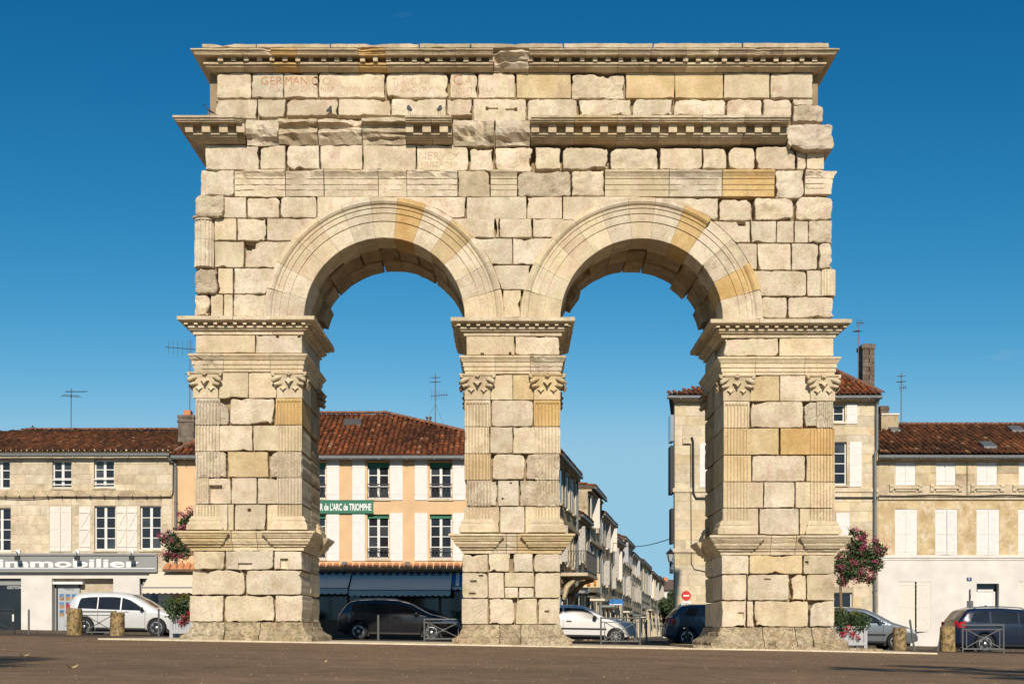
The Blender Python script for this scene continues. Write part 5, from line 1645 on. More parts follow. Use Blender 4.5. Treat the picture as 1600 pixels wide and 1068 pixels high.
# chimney of the bar
cx0, cx1 = PX(278, FY + 1.5), PX(303, FY + 1.5)
cm = MB().box(cx0, cx1, FY + 1.5, FY + 2.3, PZ(705, FY + 1.5), PZ(652, FY + 1.5)).box(cx0 - .04, cx1 + .04, FY + 1.46, FY + 2.34, PZ(659, FY + 1.5), PZ(656.5, FY + 1.5)).box(cx0 - .03, cx1 + .03, FY + 1.47, FY + 2.33, PZ(652, FY + 1.5), PZ(648, FY + 1.5)).build('chimney', 'chimney_sooty', B)
MB().box(cx0 + .2, cx1 - .2, FY + 1.7, FY + 2.1, PZ(648, FY + 1.5), PZ(639, FY + 1.5)).build('chimney_pot', 'terracotta', cm)

# ---------------------------------------------------------------- tall corner house, right
E = thing('tall_corner_house', 'tall pale stone house with white shutters behind the right pier', 'house', (HX(1210), FY, gz(HX(1210))))
ex0, ex1 = HX(1054), HX(1371.5)
zE = HZ(622); zB = gz(HX(1250)) - .5
wE = [W_px(1302, 1320, 632, 659), W_px(1302, 1323, 690, 757), W_px(1302, 1332, 925, 960)]
wE2 = [W_px(1120, 1142, 690, 757), W_px(1160, 1182, 690, 757)]
ops = wE + wE2
we = facade(E, ex0, ex1, zB, zE, FY, ops, 'joint')
SK = .158 * 7.6
MB().add([(x + (SK if y_ > FY + 5 else .06 if x == ex0 else 0), y_, z) for z in (zB, zE) for x, y_ in ((ex0, FY + .36), (ex1, FY + .36), (ex1, FY + 8), (ex0, FY + 8))],
         [(0, 3, 2, 1), (4, 5, 6, 7), (0, 1, 5, 4), (1, 2, 6, 5), (2, 3, 7, 6), (3, 0, 4, 7)]).build('house_body', 'wall_old', E)
ashlars(we, ex0 + .01, HX(1122), zB + .9, HZ(862), FY, [], ['ashlar', 'ashlar', 'ashlar_yellow'], ch=.44, bw=.85, seed=8, limit=90)
ashlars(we, ex0 + .01, HX(1118), HZ(858), zE - .2, FY, [], ['ashlar', 'ashlar', 'ashlar', 'ashlar_yellow'], ch=.40, bw=.8, seed=9, limit=120)
ashlars(we, HX(1292), ex1 - .02, zB + .9, zE - .2, FY, wE, ['ashlar', 'ashlar', 'ashlar', 'ashlar_yellow'], ch=.40, bw=.8, seed=10, limit=150)
for w, r in zip(wE, (2, 4, 1)): window(E, *w, FY, rows=r, cols=1)
for w in wE2: window(E, *w, FY, rows=4)
shutter(E, HX(1322.5), HX(1339), HZ(662), HZ(631), FY - .01, 4)
shutter(E, HX(1327), HX(1346), HZ(760), HZ(690), FY - .01, 4)
shutter(E, HX(1306), HX(1327), HZ(842), HZ(801), FY - .01, 4)
shutter(E, HX(1093), HX(1117), HZ(761), HZ(692), FY - .01, 4)
for py in (766, 860):
    moulding('string_course', 'f', ex0 - .02, ex1, [(.0, HZ(py - 4)), (.06, HZ(py - 3.5)), (.06, HZ(py + 2)), (.03, HZ(py + 3)), (0, HZ(py + 4))], FY, m0=1, mat='ashlar', parent=E, back=.02)
moulding('eaves_cornice', 'f', ex0, ex1, [(.24, zE + .05), (.24, zE), (.18, zE - .06), (.10, zE - .10), (.08, zE - .14), (0, zE - .16)], FY, m0=1, mat='ashlar', parent=E, back=.02)
ez = HZ(617); rz = PZ(574, FY + 4)
ra, rb = PX(1245, FY + 4), PX(1293, FY + 4)
tile_slope('roof_tiles', [(ex0 - .35, FY - .3, ez), (ex1 + .12, FY - .3, ez), (rb, FY + 4, rz), (ra, FY + 4, rz)], 'tiles_red', E, pitch=.22, seed=4, red=.18)
MB().add([(ex0 - .3, FY - .25, ez), (ex1 + .1, FY - .25, ez), (ex1 + SK, FY + 8, ez), (ex0 - .3 + SK, FY + 8, ez), (ra, FY + 4, rz - .05), (rb, FY + 4, rz - .05)], [(0, 1, 5, 4), (1, 2, 5), (2, 3, 4, 5), (3, 0, 4), (0, 3, 2, 1)]).build('roof', 'brick_dark', E)
ridge_tiles(E, (rb, FY + 4, rz + .05), (ex1 + .12, FY - .3, ez + .05), 'ridge_old')
gutter(E, ex0 - .35, ex1 + .08, FY - .34, PZ(620, FY - .34), .085, 'zinc')
downpipe(E, [(HX(1370), FY - .3, HZ(621)), (HX(1369), FY - .12, HZ(632)), (HX(1369), FY - .12, HZ(702)), (HX(1366), FY - .12, HZ(710)), (HX(1366), FY - .12, HZ(960))], .07)
c0, c1 = PX(1348, FY + 2.5), PX(1366, FY + 2.5)
cm = MB().box(c0, c1, FY + 2.5, FY + 3.3, PZ(612, FY + 2.5), PZ(541, FY + 2.5)).box(c0 - .05, c1 + .05, FY + 2.45, FY + 3.35, PZ(544, FY + 2.5), PZ(538, FY + 2.5)).box(c0 + .05, c1 - .05, FY + 2.55, FY + 3.25, PZ(538, FY + 2.5), PZ(536, FY + 2.5)).build('chimney', 'chimney_sooty', E)
for r_ in range(11):
    for k in range(2):
        zz = PZ(612, FY + 2.5) + r_ * .185
        xa = c0 + k * (c1 - c0) / 2 + (.06 if r_ % 2 else -.04) * (1 if k == 0 else 0)
        MB().box(max(c0 - .008, xa + .008), c0 + (k + 1) * (c1 - c0) / 2 + (.06 if r_ % 2 else -.04) * (1 if k == 0 else 0) - .008 + (.016 if k else 0), FY + 2.485, FY + 2.52, zz + .008, zz + .177).build('brick', rnd.choice(('brick_dark', 'chimney_sooty', 'chimney_sooty')), cm)
# iron shutters and boxes on the street side of the corner
MB().box(ex0 - .16, ex0 - .004, FY + .1, FY + .9, HZ(688), HZ(647)).build('street_shutter', 'car_grey', E)
MB().box(ex0 - .16, ex0 - .004, FY + .1, FY + .9, HZ(770), HZ(695)).build('street_shutter', 'trim_black', E)
MB().box(ex0 - .12, ex0 - .004, FY + .15, FY + .9, HZ(848), HZ(793)).build('street_shutter', 'trim_black', E)
cb_ = MB().tube([(HX(1080.5), FY - .05, HZ(683)), (HX(1082.5), FY - .05, HZ(690)), (HX(1083), FY - .05, HZ(770)), (HX(1087), FY - .05, HZ(778)), (HX(1112), FY - .05, HZ(778))], .05, 8)
cb_.build('downpipe', 'iron_dark', E)
MB().tube([(HX(1066), FY - .04, HZ(690)), (HX(1079), FY - .04, HZ(693)), (HX(1080), FY - .04, HZ(880)), (HX(1085), FY - .04, HZ(889)), (HX(1115), FY - .04, HZ(895))], .018, 6).build('wall_cable', 'cable', E)
MB().box(HX(1066.5), HX(1078), FY - .12, FY - .005, HZ(693), HZ(683)).build('junction_box', 'ashlar', E)
MB().tube([(HX(1292), FY - .09, HZ(777)), (HX(1371), FY - .09, HZ(777))], .028, 6).build('wall_cable', 'cable', E)

# ---------------------------------------------------------------- long house, right edge
Fh = thing('long_shuttered_house', 'long house at the right edge, white ground floor, patchy upper wall, closed white shutters', 'house', (HX(1500), FY, gz(HX(1500))))
fx0, fx1 = HX(1372), HX(1760)
zE, zM, zS, zB = HZ(714), HZ(777), HZ(869), gz(HX(1600)) - .6
up = [(1399.5, 1430.5), (1463, 1493), (1526.5, 1558), (1592, 1622), (1656, 1688)]
lo = [(1398.5, 1433), (1461.5, 1496), (1526, 1561.5), (1591, 1626), (1655, 1690)]
opsU = [W_px(a, b, 721, 758) for a, b in up]
opsL = [W_px(a, b, 795, 866) for a, b in lo]
wu = facade(Fh, fx0, fx1, zM, zE, FY, opsU, 'wall_old')
ashlars(wu, fx0 + .01, HX(1640), HZ(757), zE - .25, FY, opsU, ['ashlar_yellow', 'ashlar_yellow', 'ashlar', 'wall_dark'], ch=.50, bw=1.1, seed=21, limit=80)
facade(Fh, fx0, fx1, zS, zM, FY, opsL, 'wall_patchy', name='middle_wall')
gops = [W_px(1404, 1454.5, 908, 986), W_px(1526, 1561, 911, 1000) + (.35,), W_px(1591, 1640, 908, 986)]
facade(Fh, fx0, fx1, zB, zS, FY, gops, 'plaster_white', name='shop_wall')
MB().box(fx0, fx1, FY + .4, FY + 8, zB, zE).build('house_body', 'shop_dark', Fh)
for k, (a, b) in enumerate(up):
    m = (a + b) / 2
    shutter(Fh, HX(a), HX(m), HZ(757.5), HZ(721.5), FY + .06, 3, rails=(.2, .8)); shutter(Fh, HX(m), HX(b), HZ(757.5), HZ(721.5), FY + .06, 3, rails=(.2, .8))
for k, (a, b) in enumerate(lo):
    m = (a + b) / 2
    sw = (0, .16, .08, .1, 0)[k]
    shutter(Fh, HX(a), HX(m), HZ(866), HZ(795.5), FY + .05, 3, rails=(.06, .46, .94), swing=sw, hinge=-1); shutter(Fh, HX(m), HX(b), HZ(866), HZ(795.5), FY + .05, 3, rails=(.06, .46, .94), swing=sw, hinge=1)
for a, b in ((1404, 1454.5), (1591, 1640)):
    m = (a + b) / 2
    shutter(Fh, HX(a), HX(m + .5), HZ(986), HZ(908.5), FY + .05, 5, 'paint_worn', rails=(.06, .5, .94), swing=.02, hinge=-1)
    shutter(Fh, HX(m + .5), HX(b), HZ(986), HZ(908.5), FY + .05, 5, 'paint_worn', rails=(.06, .5, .94), swing=.24, hinge=1)
dr = MB()
x0, x1, z0, z1 = HX(1527), HX(1557.5), HZ(1003), HZ(920)
dr.box(x0, x1, FY + .22, FY + .28, z0, z1)
for c in ((x0, x0 + .08), (x1 - .08, x1)): dr.box(c[0], c[1], FY + .19, FY + .22, z0, z1)
dr.box(x0, x1, FY + .19, FY + .22, z1 - .09, z1)
dr.box(x0 + .18, x1 - .18, FY + .205, FY + .22, z0 + .9, z1 - .2)
dr = dr.build('front_door', 'paint_white', Fh)
MB().box(x0, x1, FY + .24, FY + .27, HZ(919), HZ(911.5)).build('transom_pane', 'glass_dark', dr)
MB().tube([(HX(1542.5) + .07 * math.cos(a), FY + .19, HZ(948) + .07 * math.sin(a)) for a in [k * .7 for k in range(10)]], .018, 6).build('door_knocker', 'iron_dark', dr)
npl = MB().box(HX(1510.5), HX(1518), FY - .02, FY - .002, HZ(907), HZ(901.5)).build('number_plate', 'plate_blue', Fh)
text('plate_number', '9', HX(1513, FY - .02), HX(1515.6, FY - .02), HZ(906), HZ(902.4), FY - .0225, 'sign_letter', npl)
moulding('string_course', 'f', fx0, fx1, [(.0, HZ(774)), (.05, HZ(775)), (.05, HZ(777)), (.09, HZ(778)), (.09, HZ(780)), (.0, HZ(782))], FY, mat='ashlar', parent=Fh, back=.02)
moulding('string_course', 'f', HX(1378), fx1, [(.05, HZ(867)), (.07, HZ(868.5)), (.07, HZ(871)), (.03, HZ(872)), (.03, HZ(874)), (0, HZ(875.5))], FY, mat='plaster_white', parent=Fh, back=.02)
for k, (a, b) in enumerate(up):
    s = MB()
    s.box(HX(a - 6), HX(b + 6), FY - .10, FY - .004, HZ(763.5), HZ(760))
    s.box(HX(a - 1), HX(b + 1), FY - .06, FY - .004, HZ(767), HZ(763.6))
    s = s.build('window_sill', 'ashlar', Fh)
    for q in (a - 10, b + 4):
        v = []
        for xx in (HX(q), HX(q + 6)):
            for yy, zz in ((0, HZ(757)), (-.10, HZ(757.5)), (-.125, HZ(759)), (-.10, HZ(761)), (-.07, HZ(763)), (-.085, HZ(765)), (-.06, HZ(767.5)), (0, HZ(768.5))): v.append((xx, FY - .004 + yy, zz))
        MB().add(v, [(k, k + 1, k + 9, k + 8) for k in range(7)] + [tuple(range(8)), tuple(range(8, 16))[::-1]]).build('sill_scroll', 'ashlar', s)
cab = MB().tube([(HX(1372 + k * 20), FY - .14, HZ(774.5 + .9 * math.sin(k * 1.1))) for k in range(19)], .03, 6).tube([(HX(1510.5), FY - .12, HZ(774)), (HX(1510.5), FY - .12, HZ(722))], .012, 5)
cab.build('wall_cable', 'cable', Fh)
moulding('eaves_cornice', 'f', fx0, fx1, [(.22, zE + .02), (.22, zE - .06), (.10, zE - .10), (.06, zE - .14), (0, zE - .18)], FY, mat='wall_dark', parent=Fh, back=.02)
ez = HZ(709); rz = PZ(664, FY + 4.6)
tile_slope('roof_tiles', [(fx0, FY - .3, ez), (fx1, FY - .3, ez), (fx1, FY + 4.6, rz), (fx0, FY + 4.6, rz)], 'tiles_old', Fh, pitch=.225, row=.40, seed=6)
MB().add([(fx0, FY - .2, ez), (fx1, FY - .2, ez), (fx1, FY + 4.6, rz - .06), (fx0, FY + 4.6, rz - .06), (fx1, FY + 9, ez), (fx0, FY + 9, ez)], [(0, 1, 2, 3), (2, 4, 5, 3), (0, 3, 5), (1, 4, 2)]).build('roof', 'brick_dark', Fh)
ridge_tiles(Fh, (fx0 + .6, FY + 4.6, rz + .02), (fx1, FY + 4.6, rz + .02), 'ridge_old', r=.15)
gutter(Fh, fx0 - .1, fx1, FY - .36, PZ(713, FY - .36), .09)
for a, b, t, bo in ((1389, 1404, 674, 677), (1577, 1597, 675, 681), (1533, 1553, 699, 703)):
    yy = FY + .6 if t > 690 else FY + 3.4
    zz = ez + (rz - ez) * (yy - FY + .3) / 4.9
    MB().add([(PX(a, yy), yy - .35, zz + .02), (PX(b, yy), yy - .35, zz + .02), (PX(b, yy), yy + .3, zz + .32), (PX(a, yy), yy + .3, zz + .32), (PX(a, yy), yy - .35, zz - .2), (PX(b, yy), yy - .35, zz - .2), (PX(b, yy), yy + .3, zz), (PX(a, yy), yy + .3, zz)],
             [(0, 1, 2, 3), (0, 4, 5, 1), (1, 5, 6, 2), (0, 3, 7, 4)]).build('skylight', 'zinc', Fh)
c0, c1 = PX(1377, FY + 3.5), PX(1404, FY + 3.5)
cm = MB().box(c0, c1, FY + 3.5, FY + 4.4, PZ(676, FY + 3.5), PZ(648, FY + 3.5)).build('chimney', 'wall_dark', Fh)
MB().box(c0, c1 + .03, FY + 3.46, FY + 4.44, PZ(648, FY + 3.5), PZ(645.5, FY + 3.5)).build('chimney_cap', 'paint_worn', cm)
MB().box(c0, PX(1390, FY + 3.5), FY + 3.6, FY + 4.2, PZ(645.5, FY + 3.5), PZ(633, FY + 3.5)).box(c0 - .02, PX(1390, FY + 3.5) + .02, FY + 3.58, FY + 4.22, PZ(639, FY + 3.5), PZ(636, FY + 3.5)).build('chimney_stack', 'brick_dark', cm)

# ---------------------------------------------------------------- the street running back between the houses
SU = Vector((.158, .9874, 0)); SN = Vector((.9874, -.158, 0))
S0 = Vector((PX(880, 28) - .158 * 2, 26.0, 0))
def spt(s, o=0.0, z=0.0): return S0 + SU * s + SN * o + Vector((0, 0, z))
street = mk('side_street', [tuple(spt(-1.5, .0, gz(3) + .006)), tuple(spt(-1.5, 5.2, gz(7) + .006)), tuple(spt(190, 5.2, gz(30) + .01)), tuple(spt(190, 0, gz(25) + .01))], [(0, 1, 2, 3)], 'asphalt_dark')
street['kind'] = 'structure'
def obox(m, s0, s1, o0, o1, z0, z1):
    p = [spt(s0, o0), spt(s1, o0), spt(s1, o1), spt(s0, o1)]
    m.add([tuple(q + Vector((0, 0, z))) for z in (z0, z1) for q in p], [(0, 1, 2, 3), (4, 7, 6, 5), (0, 4, 5, 1), (1, 5, 6, 2), (2, 6, 7, 3), (3, 7, 4, 0)])
    return m
def row_house(s0, s1, h, rise, label, wm, floors, seed, D=8.0):
    rg = random.Random(seed)
    c = spt((s0 + s1) / 2, -2)
    t = thing('street_house', label, 'house', (c.x, c.y, gz(c.x)), 'row of houses on the left of the side street')
    w = obox(MB(), s0, s1, -D, 0, -.8, h).build('wall', wm, t)
    r = MB()
    ov = rg.choice((.2, .28, .38))
    e0, e1 = spt(s0 - .05, ov, h - .02), spt(s1 + .05, ov, h - .02)
    r0, r1 = spt(s0 - .05, -D / 2, h + rise), spt(s1 + .05, -D / 2, h + rise)
    b0, b1 = spt(s0, -D, h), spt(s1, -D, h)
    dn = Vector((0, 0, -.12))
    r.add([tuple(q) for q in (e0, e1, r1, r0, b0, b1, e0 + dn, e1 + dn, r0 + dn, b0 + dn)], [(0, 1, 2, 3), (3, 2, 5, 4), (6, 7, 1, 0), (0, 3, 8, 6), (3, 4, 9, 8), (6, 8, 9)])
    r.build('roof', 'brick_dark', t)
    tile_slope('roof_tiles', [tuple(e0 + Vector((0, 0, .03))), tuple(e1 + Vector((0, 0, .03))), tuple(r1 + Vector((0, 0, .03))), tuple(r0 + Vector((0, 0, .03)))], 'tiles_old', t, pitch=.3, row=.5, seed=seed)
    # gable towards the square
    g = MB()
    g.add([tuple(spt(s0 - .01, 0, h)), tuple(spt(s0 - .01, -D, h)), tuple(spt(s0 - .01, -D / 2, h + rise - .1))], [(0, 1, 2)])
    g.build('gable_wall', wm, t)
    obox(MB(), s0, s1, 0, .22, h - .28, h - .12).build('eaves_cornice', 'wall_dark', t)
    obox(MB(), s0, s1, ov - .04, ov + .09, h - .14, h - .02).build('gutter', 'zinc', t)
    obox(MB(), s1 - .22, s1 - .10, .02, .14, 0, h - .2).build('downpipe', 'zinc', t)
    nw = max(1, int((s1 - s0) / 2.6))
    fh = (h - .3) / floors
    for fl in range(floors):
        zb_ = fl * fh + (.9 if fl else 0)
        for k in range(nw):
            s = s0 + (s1 - s0) * (k + .5) / nw
            hh = fh * (.62 if fl else .78)
            o = obox(MB(), s - .55, s + .55, .004, .012, zb_ + .02, zb_ + hh).build('window', 'glass_dark', t)
            fr = MB()
            obox(fr, s - .62, s - .52, .0, .05, zb_, zb_ + hh); obox(fr, s + .52, s + .62, .0, .05, zb_, zb_ + hh); obox(fr, s - .62, s + .62, .0, .08, zb_ + hh, zb_ + hh + .12); obox(fr, s - .7, s + .7, .0, .14, zb_ - .1, zb_)
            fr.build('window_frame', 'ashlar', o)
            if fl and rg.random() < .9:
                mat_ = rg.choice(('paint_worn', 'paint_grey', 'paint_grey', 'planter_grey', 'wall_old'))
                for sg in (-1, 1):
                    m = MB()
                    if rg.random() < .16:       # leaf standing half open, square to the wall
                        ss = s + sg * .62
                        obox(m, ss, ss + .045, .03, rg.uniform(.30, .48), zb_, zb_ + hh)
                    else:
                        a = rg.choice((0, 0, .06))
                        obox(m, min(s + sg * .62, s + sg * 1.22), max(s + sg * .62, s + sg * 1.22), .03 + a, .075 + a, zb_, zb_ + hh)
                    m.build('shutter', mat_, t)
            elif not fl and rg.random() < .5:
                obox(MB(), s - 1.0, s + 1.0, .0, rg.uniform(.25, .9), zb_ + hh, zb_ + hh + .12).build('shop_canopy', rg.choice(('wood_brown', 'awning_cream', 'sign_grey', 'zinc')), t)
        if fl: obox(MB(), s0, s1, 0, rg.choice((.06, .12, .2)), fl * fh - .05, fl * fh + .1).build('string_course', 'wall_dark', t)
    return t
sx = [-3, 7.5, 13.5, 21, 31, 39, 50, 64, 80, 96, 115]
specs = [(8.3, .55, 'nearest street house on the left, balcony beside the middle pier', 'wall_dark', 3), (6.4, 1.3, 'low second house from the square in the left street row', 'wall_old', 2),
         (8.5, .7, 'tall stone house third from the square, rising above its street row', 'wall_dark', 3), (7.7, 1.5, 'fourth street house from the square, roof gable facing us', 'wall_dark', 3),
         (6.9, 1.4, 'fifth house from the square in the left street row', 'wall_dark', 2), (7.5, 1.5, 'sixth house from the square in the left street row', 'wall_dark', 3),
         (7.0, 1.4, 'seventh house from the square in the left street row', 'wall_dark', 3), (7.2, 1.4, 'eighth house from the square in the left street row', 'wall_old', 2),
         (6.8, 1.4, 'ninth house from the square in the left street row', 'wall_dark', 2), (7.0, 1.4, 'last far house at the end of the left street row', 'wall_old', 2)]
hs = []
for k, sp in enumerate(specs):
    hs.append(row_house(sx[k], sx[k + 1], sp[0], sp[1], sp[2], sp[3], sp[4], 60 + k, D=2.6 if k == 0 else (5.0 if k == 1 else 8.0)))
# chimney stacks along the row
for k, s, o, z, hh, w in ((2, 13.8, -1.6, 8.5, 1.5, 1.5), (2, 19.5, -1.2, 8.4, .9, 1.1), (4, 38.4, -2.2, 7.4, 1.3, .9), (6, 63, -2.5, 7.6, 1.2, .9), (1, 8.2, -2.5, 7.0, 1.2, .8)):
    m = MB(); obox(m, s, s + w, o - .6, o + .6, z - .6, z + hh); obox(m, s - .06, s + w + .06, o - .66, o + .66, z + hh - .25, z + hh - .1)
    m.build('chimney', 'wall_dark', hs[k])
# balcony of the first house
bal = MB()
obox(bal, 1.0, 6.0, 0, 1.25, 2.95, 3.1)
bal = bal.build('balcony', 'wall_old', hs[0])
rl = MB()
for z in (3.2, 4.1): rl.bar(spt(1.0, 1.2, z), spt(6.0, 1.2, z), .035).bar(spt(1.0, 0, z), spt(1.0, 1.2, z), .035)
for k in range(34):
    s = 1.0 + 5.0 * k / 33
    rl.bar(spt(s, 1.2, 3.1), spt(s, 1.2, 4.1), .018)
for k in range(11): rl.bar(spt(1.0, 1.2 * k / 10, 3.1), spt(1.0, 1.2 * k / 10, 4.1), .018)
for k in range(8):
    a = spt(1.0, .1 + .14 * k, 3.25); rl.tube([a, a + Vector((.05, 0, .3)), a + Vector((-.05, 0, .5)), a + Vector((0, 0, .8))], .012, 4)
rl.build('balcony_railing', 'iron_dark', bal)
for s in (1.4, 5.5):
    m = MB()
    pts = [spt(s, .05, 1.9), spt(s, .25, 2.45), spt(s, .6, 2.8), spt(s, 1.1, 2.92)]
    m.tube(pts, [.14, .13, .11, .08], 6); m.build('balcony_bracket', 'wall_dark', bal)
# signs hung in the street
sgn = thing('hanging_sign', 'cream hanging shop sign with a bottle, below the street balcony', 'sign', tuple(spt(9.5, .2, 2.4)))
p = spt(9.5, .0, 0)
MB().box(p.x + .15, p.x + 1.05, p.y - .04, p.y + .04, PZ(917, p.y), PZ(896, p.y)).build('sign_panel', 'sign_cream', sgn)
bz = PZ(914, p.y)
MB().lathe([(.07, 0), (.07, .22), (.03, .28), (.03, .38)], (p.x + .78, p.y - .06, bz), 8).build('painted_bottle', 'sign_orange', sgn)
MB().lathe([(.09, 0), (.10, .08), (.03, .14)], (p.x + .45, p.y - .06, bz), 8).build('painted_glass', 'sign_orange', sgn)
MB().bar((p.x, p.y, PZ(896, p.y) + .05), (p.x + 1.05, p.y, PZ(896, p.y) + .05), .03).build('sign_bracket', 'iron_dark', sgn)
sgn = thing('hanging_sign', 'small blue shop sign projecting over the side street', 'sign', tuple(spt(26, .2, 2.4)))
p = spt(26, 0, 0)
MB().box(p.x + .15, p.x + 1.05, p.y - .04, p.y + .04, PZ(945, p.y), PZ(935.5, p.y)).build('sign_panel', 'sign_blue', sgn)
MB().box(p.x + .2, p.x + 1.0, p.y - .05, p.y - .041, PZ(944.4, p.y), PZ(943, p.y)).build('sign_line', 'sign_letter', sgn)
MB().bar((p.x, p.y, PZ(935, p.y) + .05), (p.x + 1.05, p.y, PZ(935, p.y) + .05), .03).build('sign_bracket', 'iron_dark', sgn)
# far end: a house and a tree
fe = thing('far_house', 'distant low house with red roof closing the side street', 'house', (PX(1052, 170), 170, 0))
x0, x1 = PX(1030, 170), PX(1085, 170)
MB().box(x0, x1, 170, 178, -2, PZ(921, 170)).build('wall', 'plaster_white', fe)
MB().add([(x0 - .3, 169.5, PZ(921, 170)), (x1, 169.5, PZ(921, 170)), (x1, 174, PZ(905, 174)), (x0 - .3, 174, PZ(905, 174)), (x1, 178, PZ(921, 170)), (x0 - .3, 178, PZ(921, 170))], [(0, 1, 2, 3), (2, 4, 5, 3), (0, 3, 5)]).build('roof', 'brick_dark', fe)
MB().box(PX(1037, 173), PX(1043, 173), 173, 174, PZ(912, 173), PZ(901, 173)).build('chimney', 'terracotta', fe)
for px in (1043, 1052): MB().box(PX(px, 169.9), PX(px + 4, 169.9), 169.94, 170.1, PZ(932, 170), PZ(925, 170)).build('window', 'glass_dark', fe)

# overhead cable across the street mouth
a, b = spt(30, 0, PZ(850, 58)), Vector((HX(1056), FY + .3, HZ(838)))
MBc = MB().tube([a + (b - a) * t + Vector((0, 0, -.35 * math.sin(t * math.pi))) for t in [i / 10 for i in range(11)]], .02, 5)
tag(MBc.build('overhead_cable', 'cable'), 'thin dark cable sagging across the mouth of the side street', 'cable')

# aerials
antenna('aerial on a thin mast above the left house with one slanting boom', 111, 672, 606, FY + 4.5, [(.90, .8, .6, 1.0, 9, .45), (.80, .3, -.9, .35, 4, 1.0)])
antenna('aerial with long rods beside the left pier, above the bar chimney', 296.5, 650, 530, FY + 2.2, [(.86, -.95, .2, 1.6, 7, .8), (.55, .3, .9, .5, 5, .5)])
antenna('stayed aerial above the hipped bar roof between left and middle piers', 680, 668, 583, FY + 3.6, [(.58, .9, .3, .85, 7, .5), (.92, .1, 1, .3, 5, .5), (.84, .1, 1, .3, 5, .55)], True)
antenna('aerial on the tall house beside its brick chimney', 1341, 604, 501, FY + 2.9, [(.96, .9, .3, .4, 5, .35), (.84, -.3, .9, .5, 6, .4)])
antenna('aerial above the long roof at the right edge', 1408, 662, 582, FY + 4.4, [(.82, .3, .95, .5, 7, .5), (.93, .2, .95, .4, 5, .45), (.70, .9, .2, .4, 4, .35)])
# ================================================================= CARS
def interp(tab, x):
    if x <= tab[0][0]: return tab[0][1]
    for (a, b), (c, d) in zip(tab[:-1], tab[1:]):
        if x <= c: return b + (d - b) * (x - a) / (c - a)
    return tab[-1][1]
def smooth_tab(tab, x, w=.10):
    return sum(interp(tab, x + k * w / 2) * g for k, g in ((-2, .1), (-1, .2), (0, .4), (1, .2), (2, .1)))

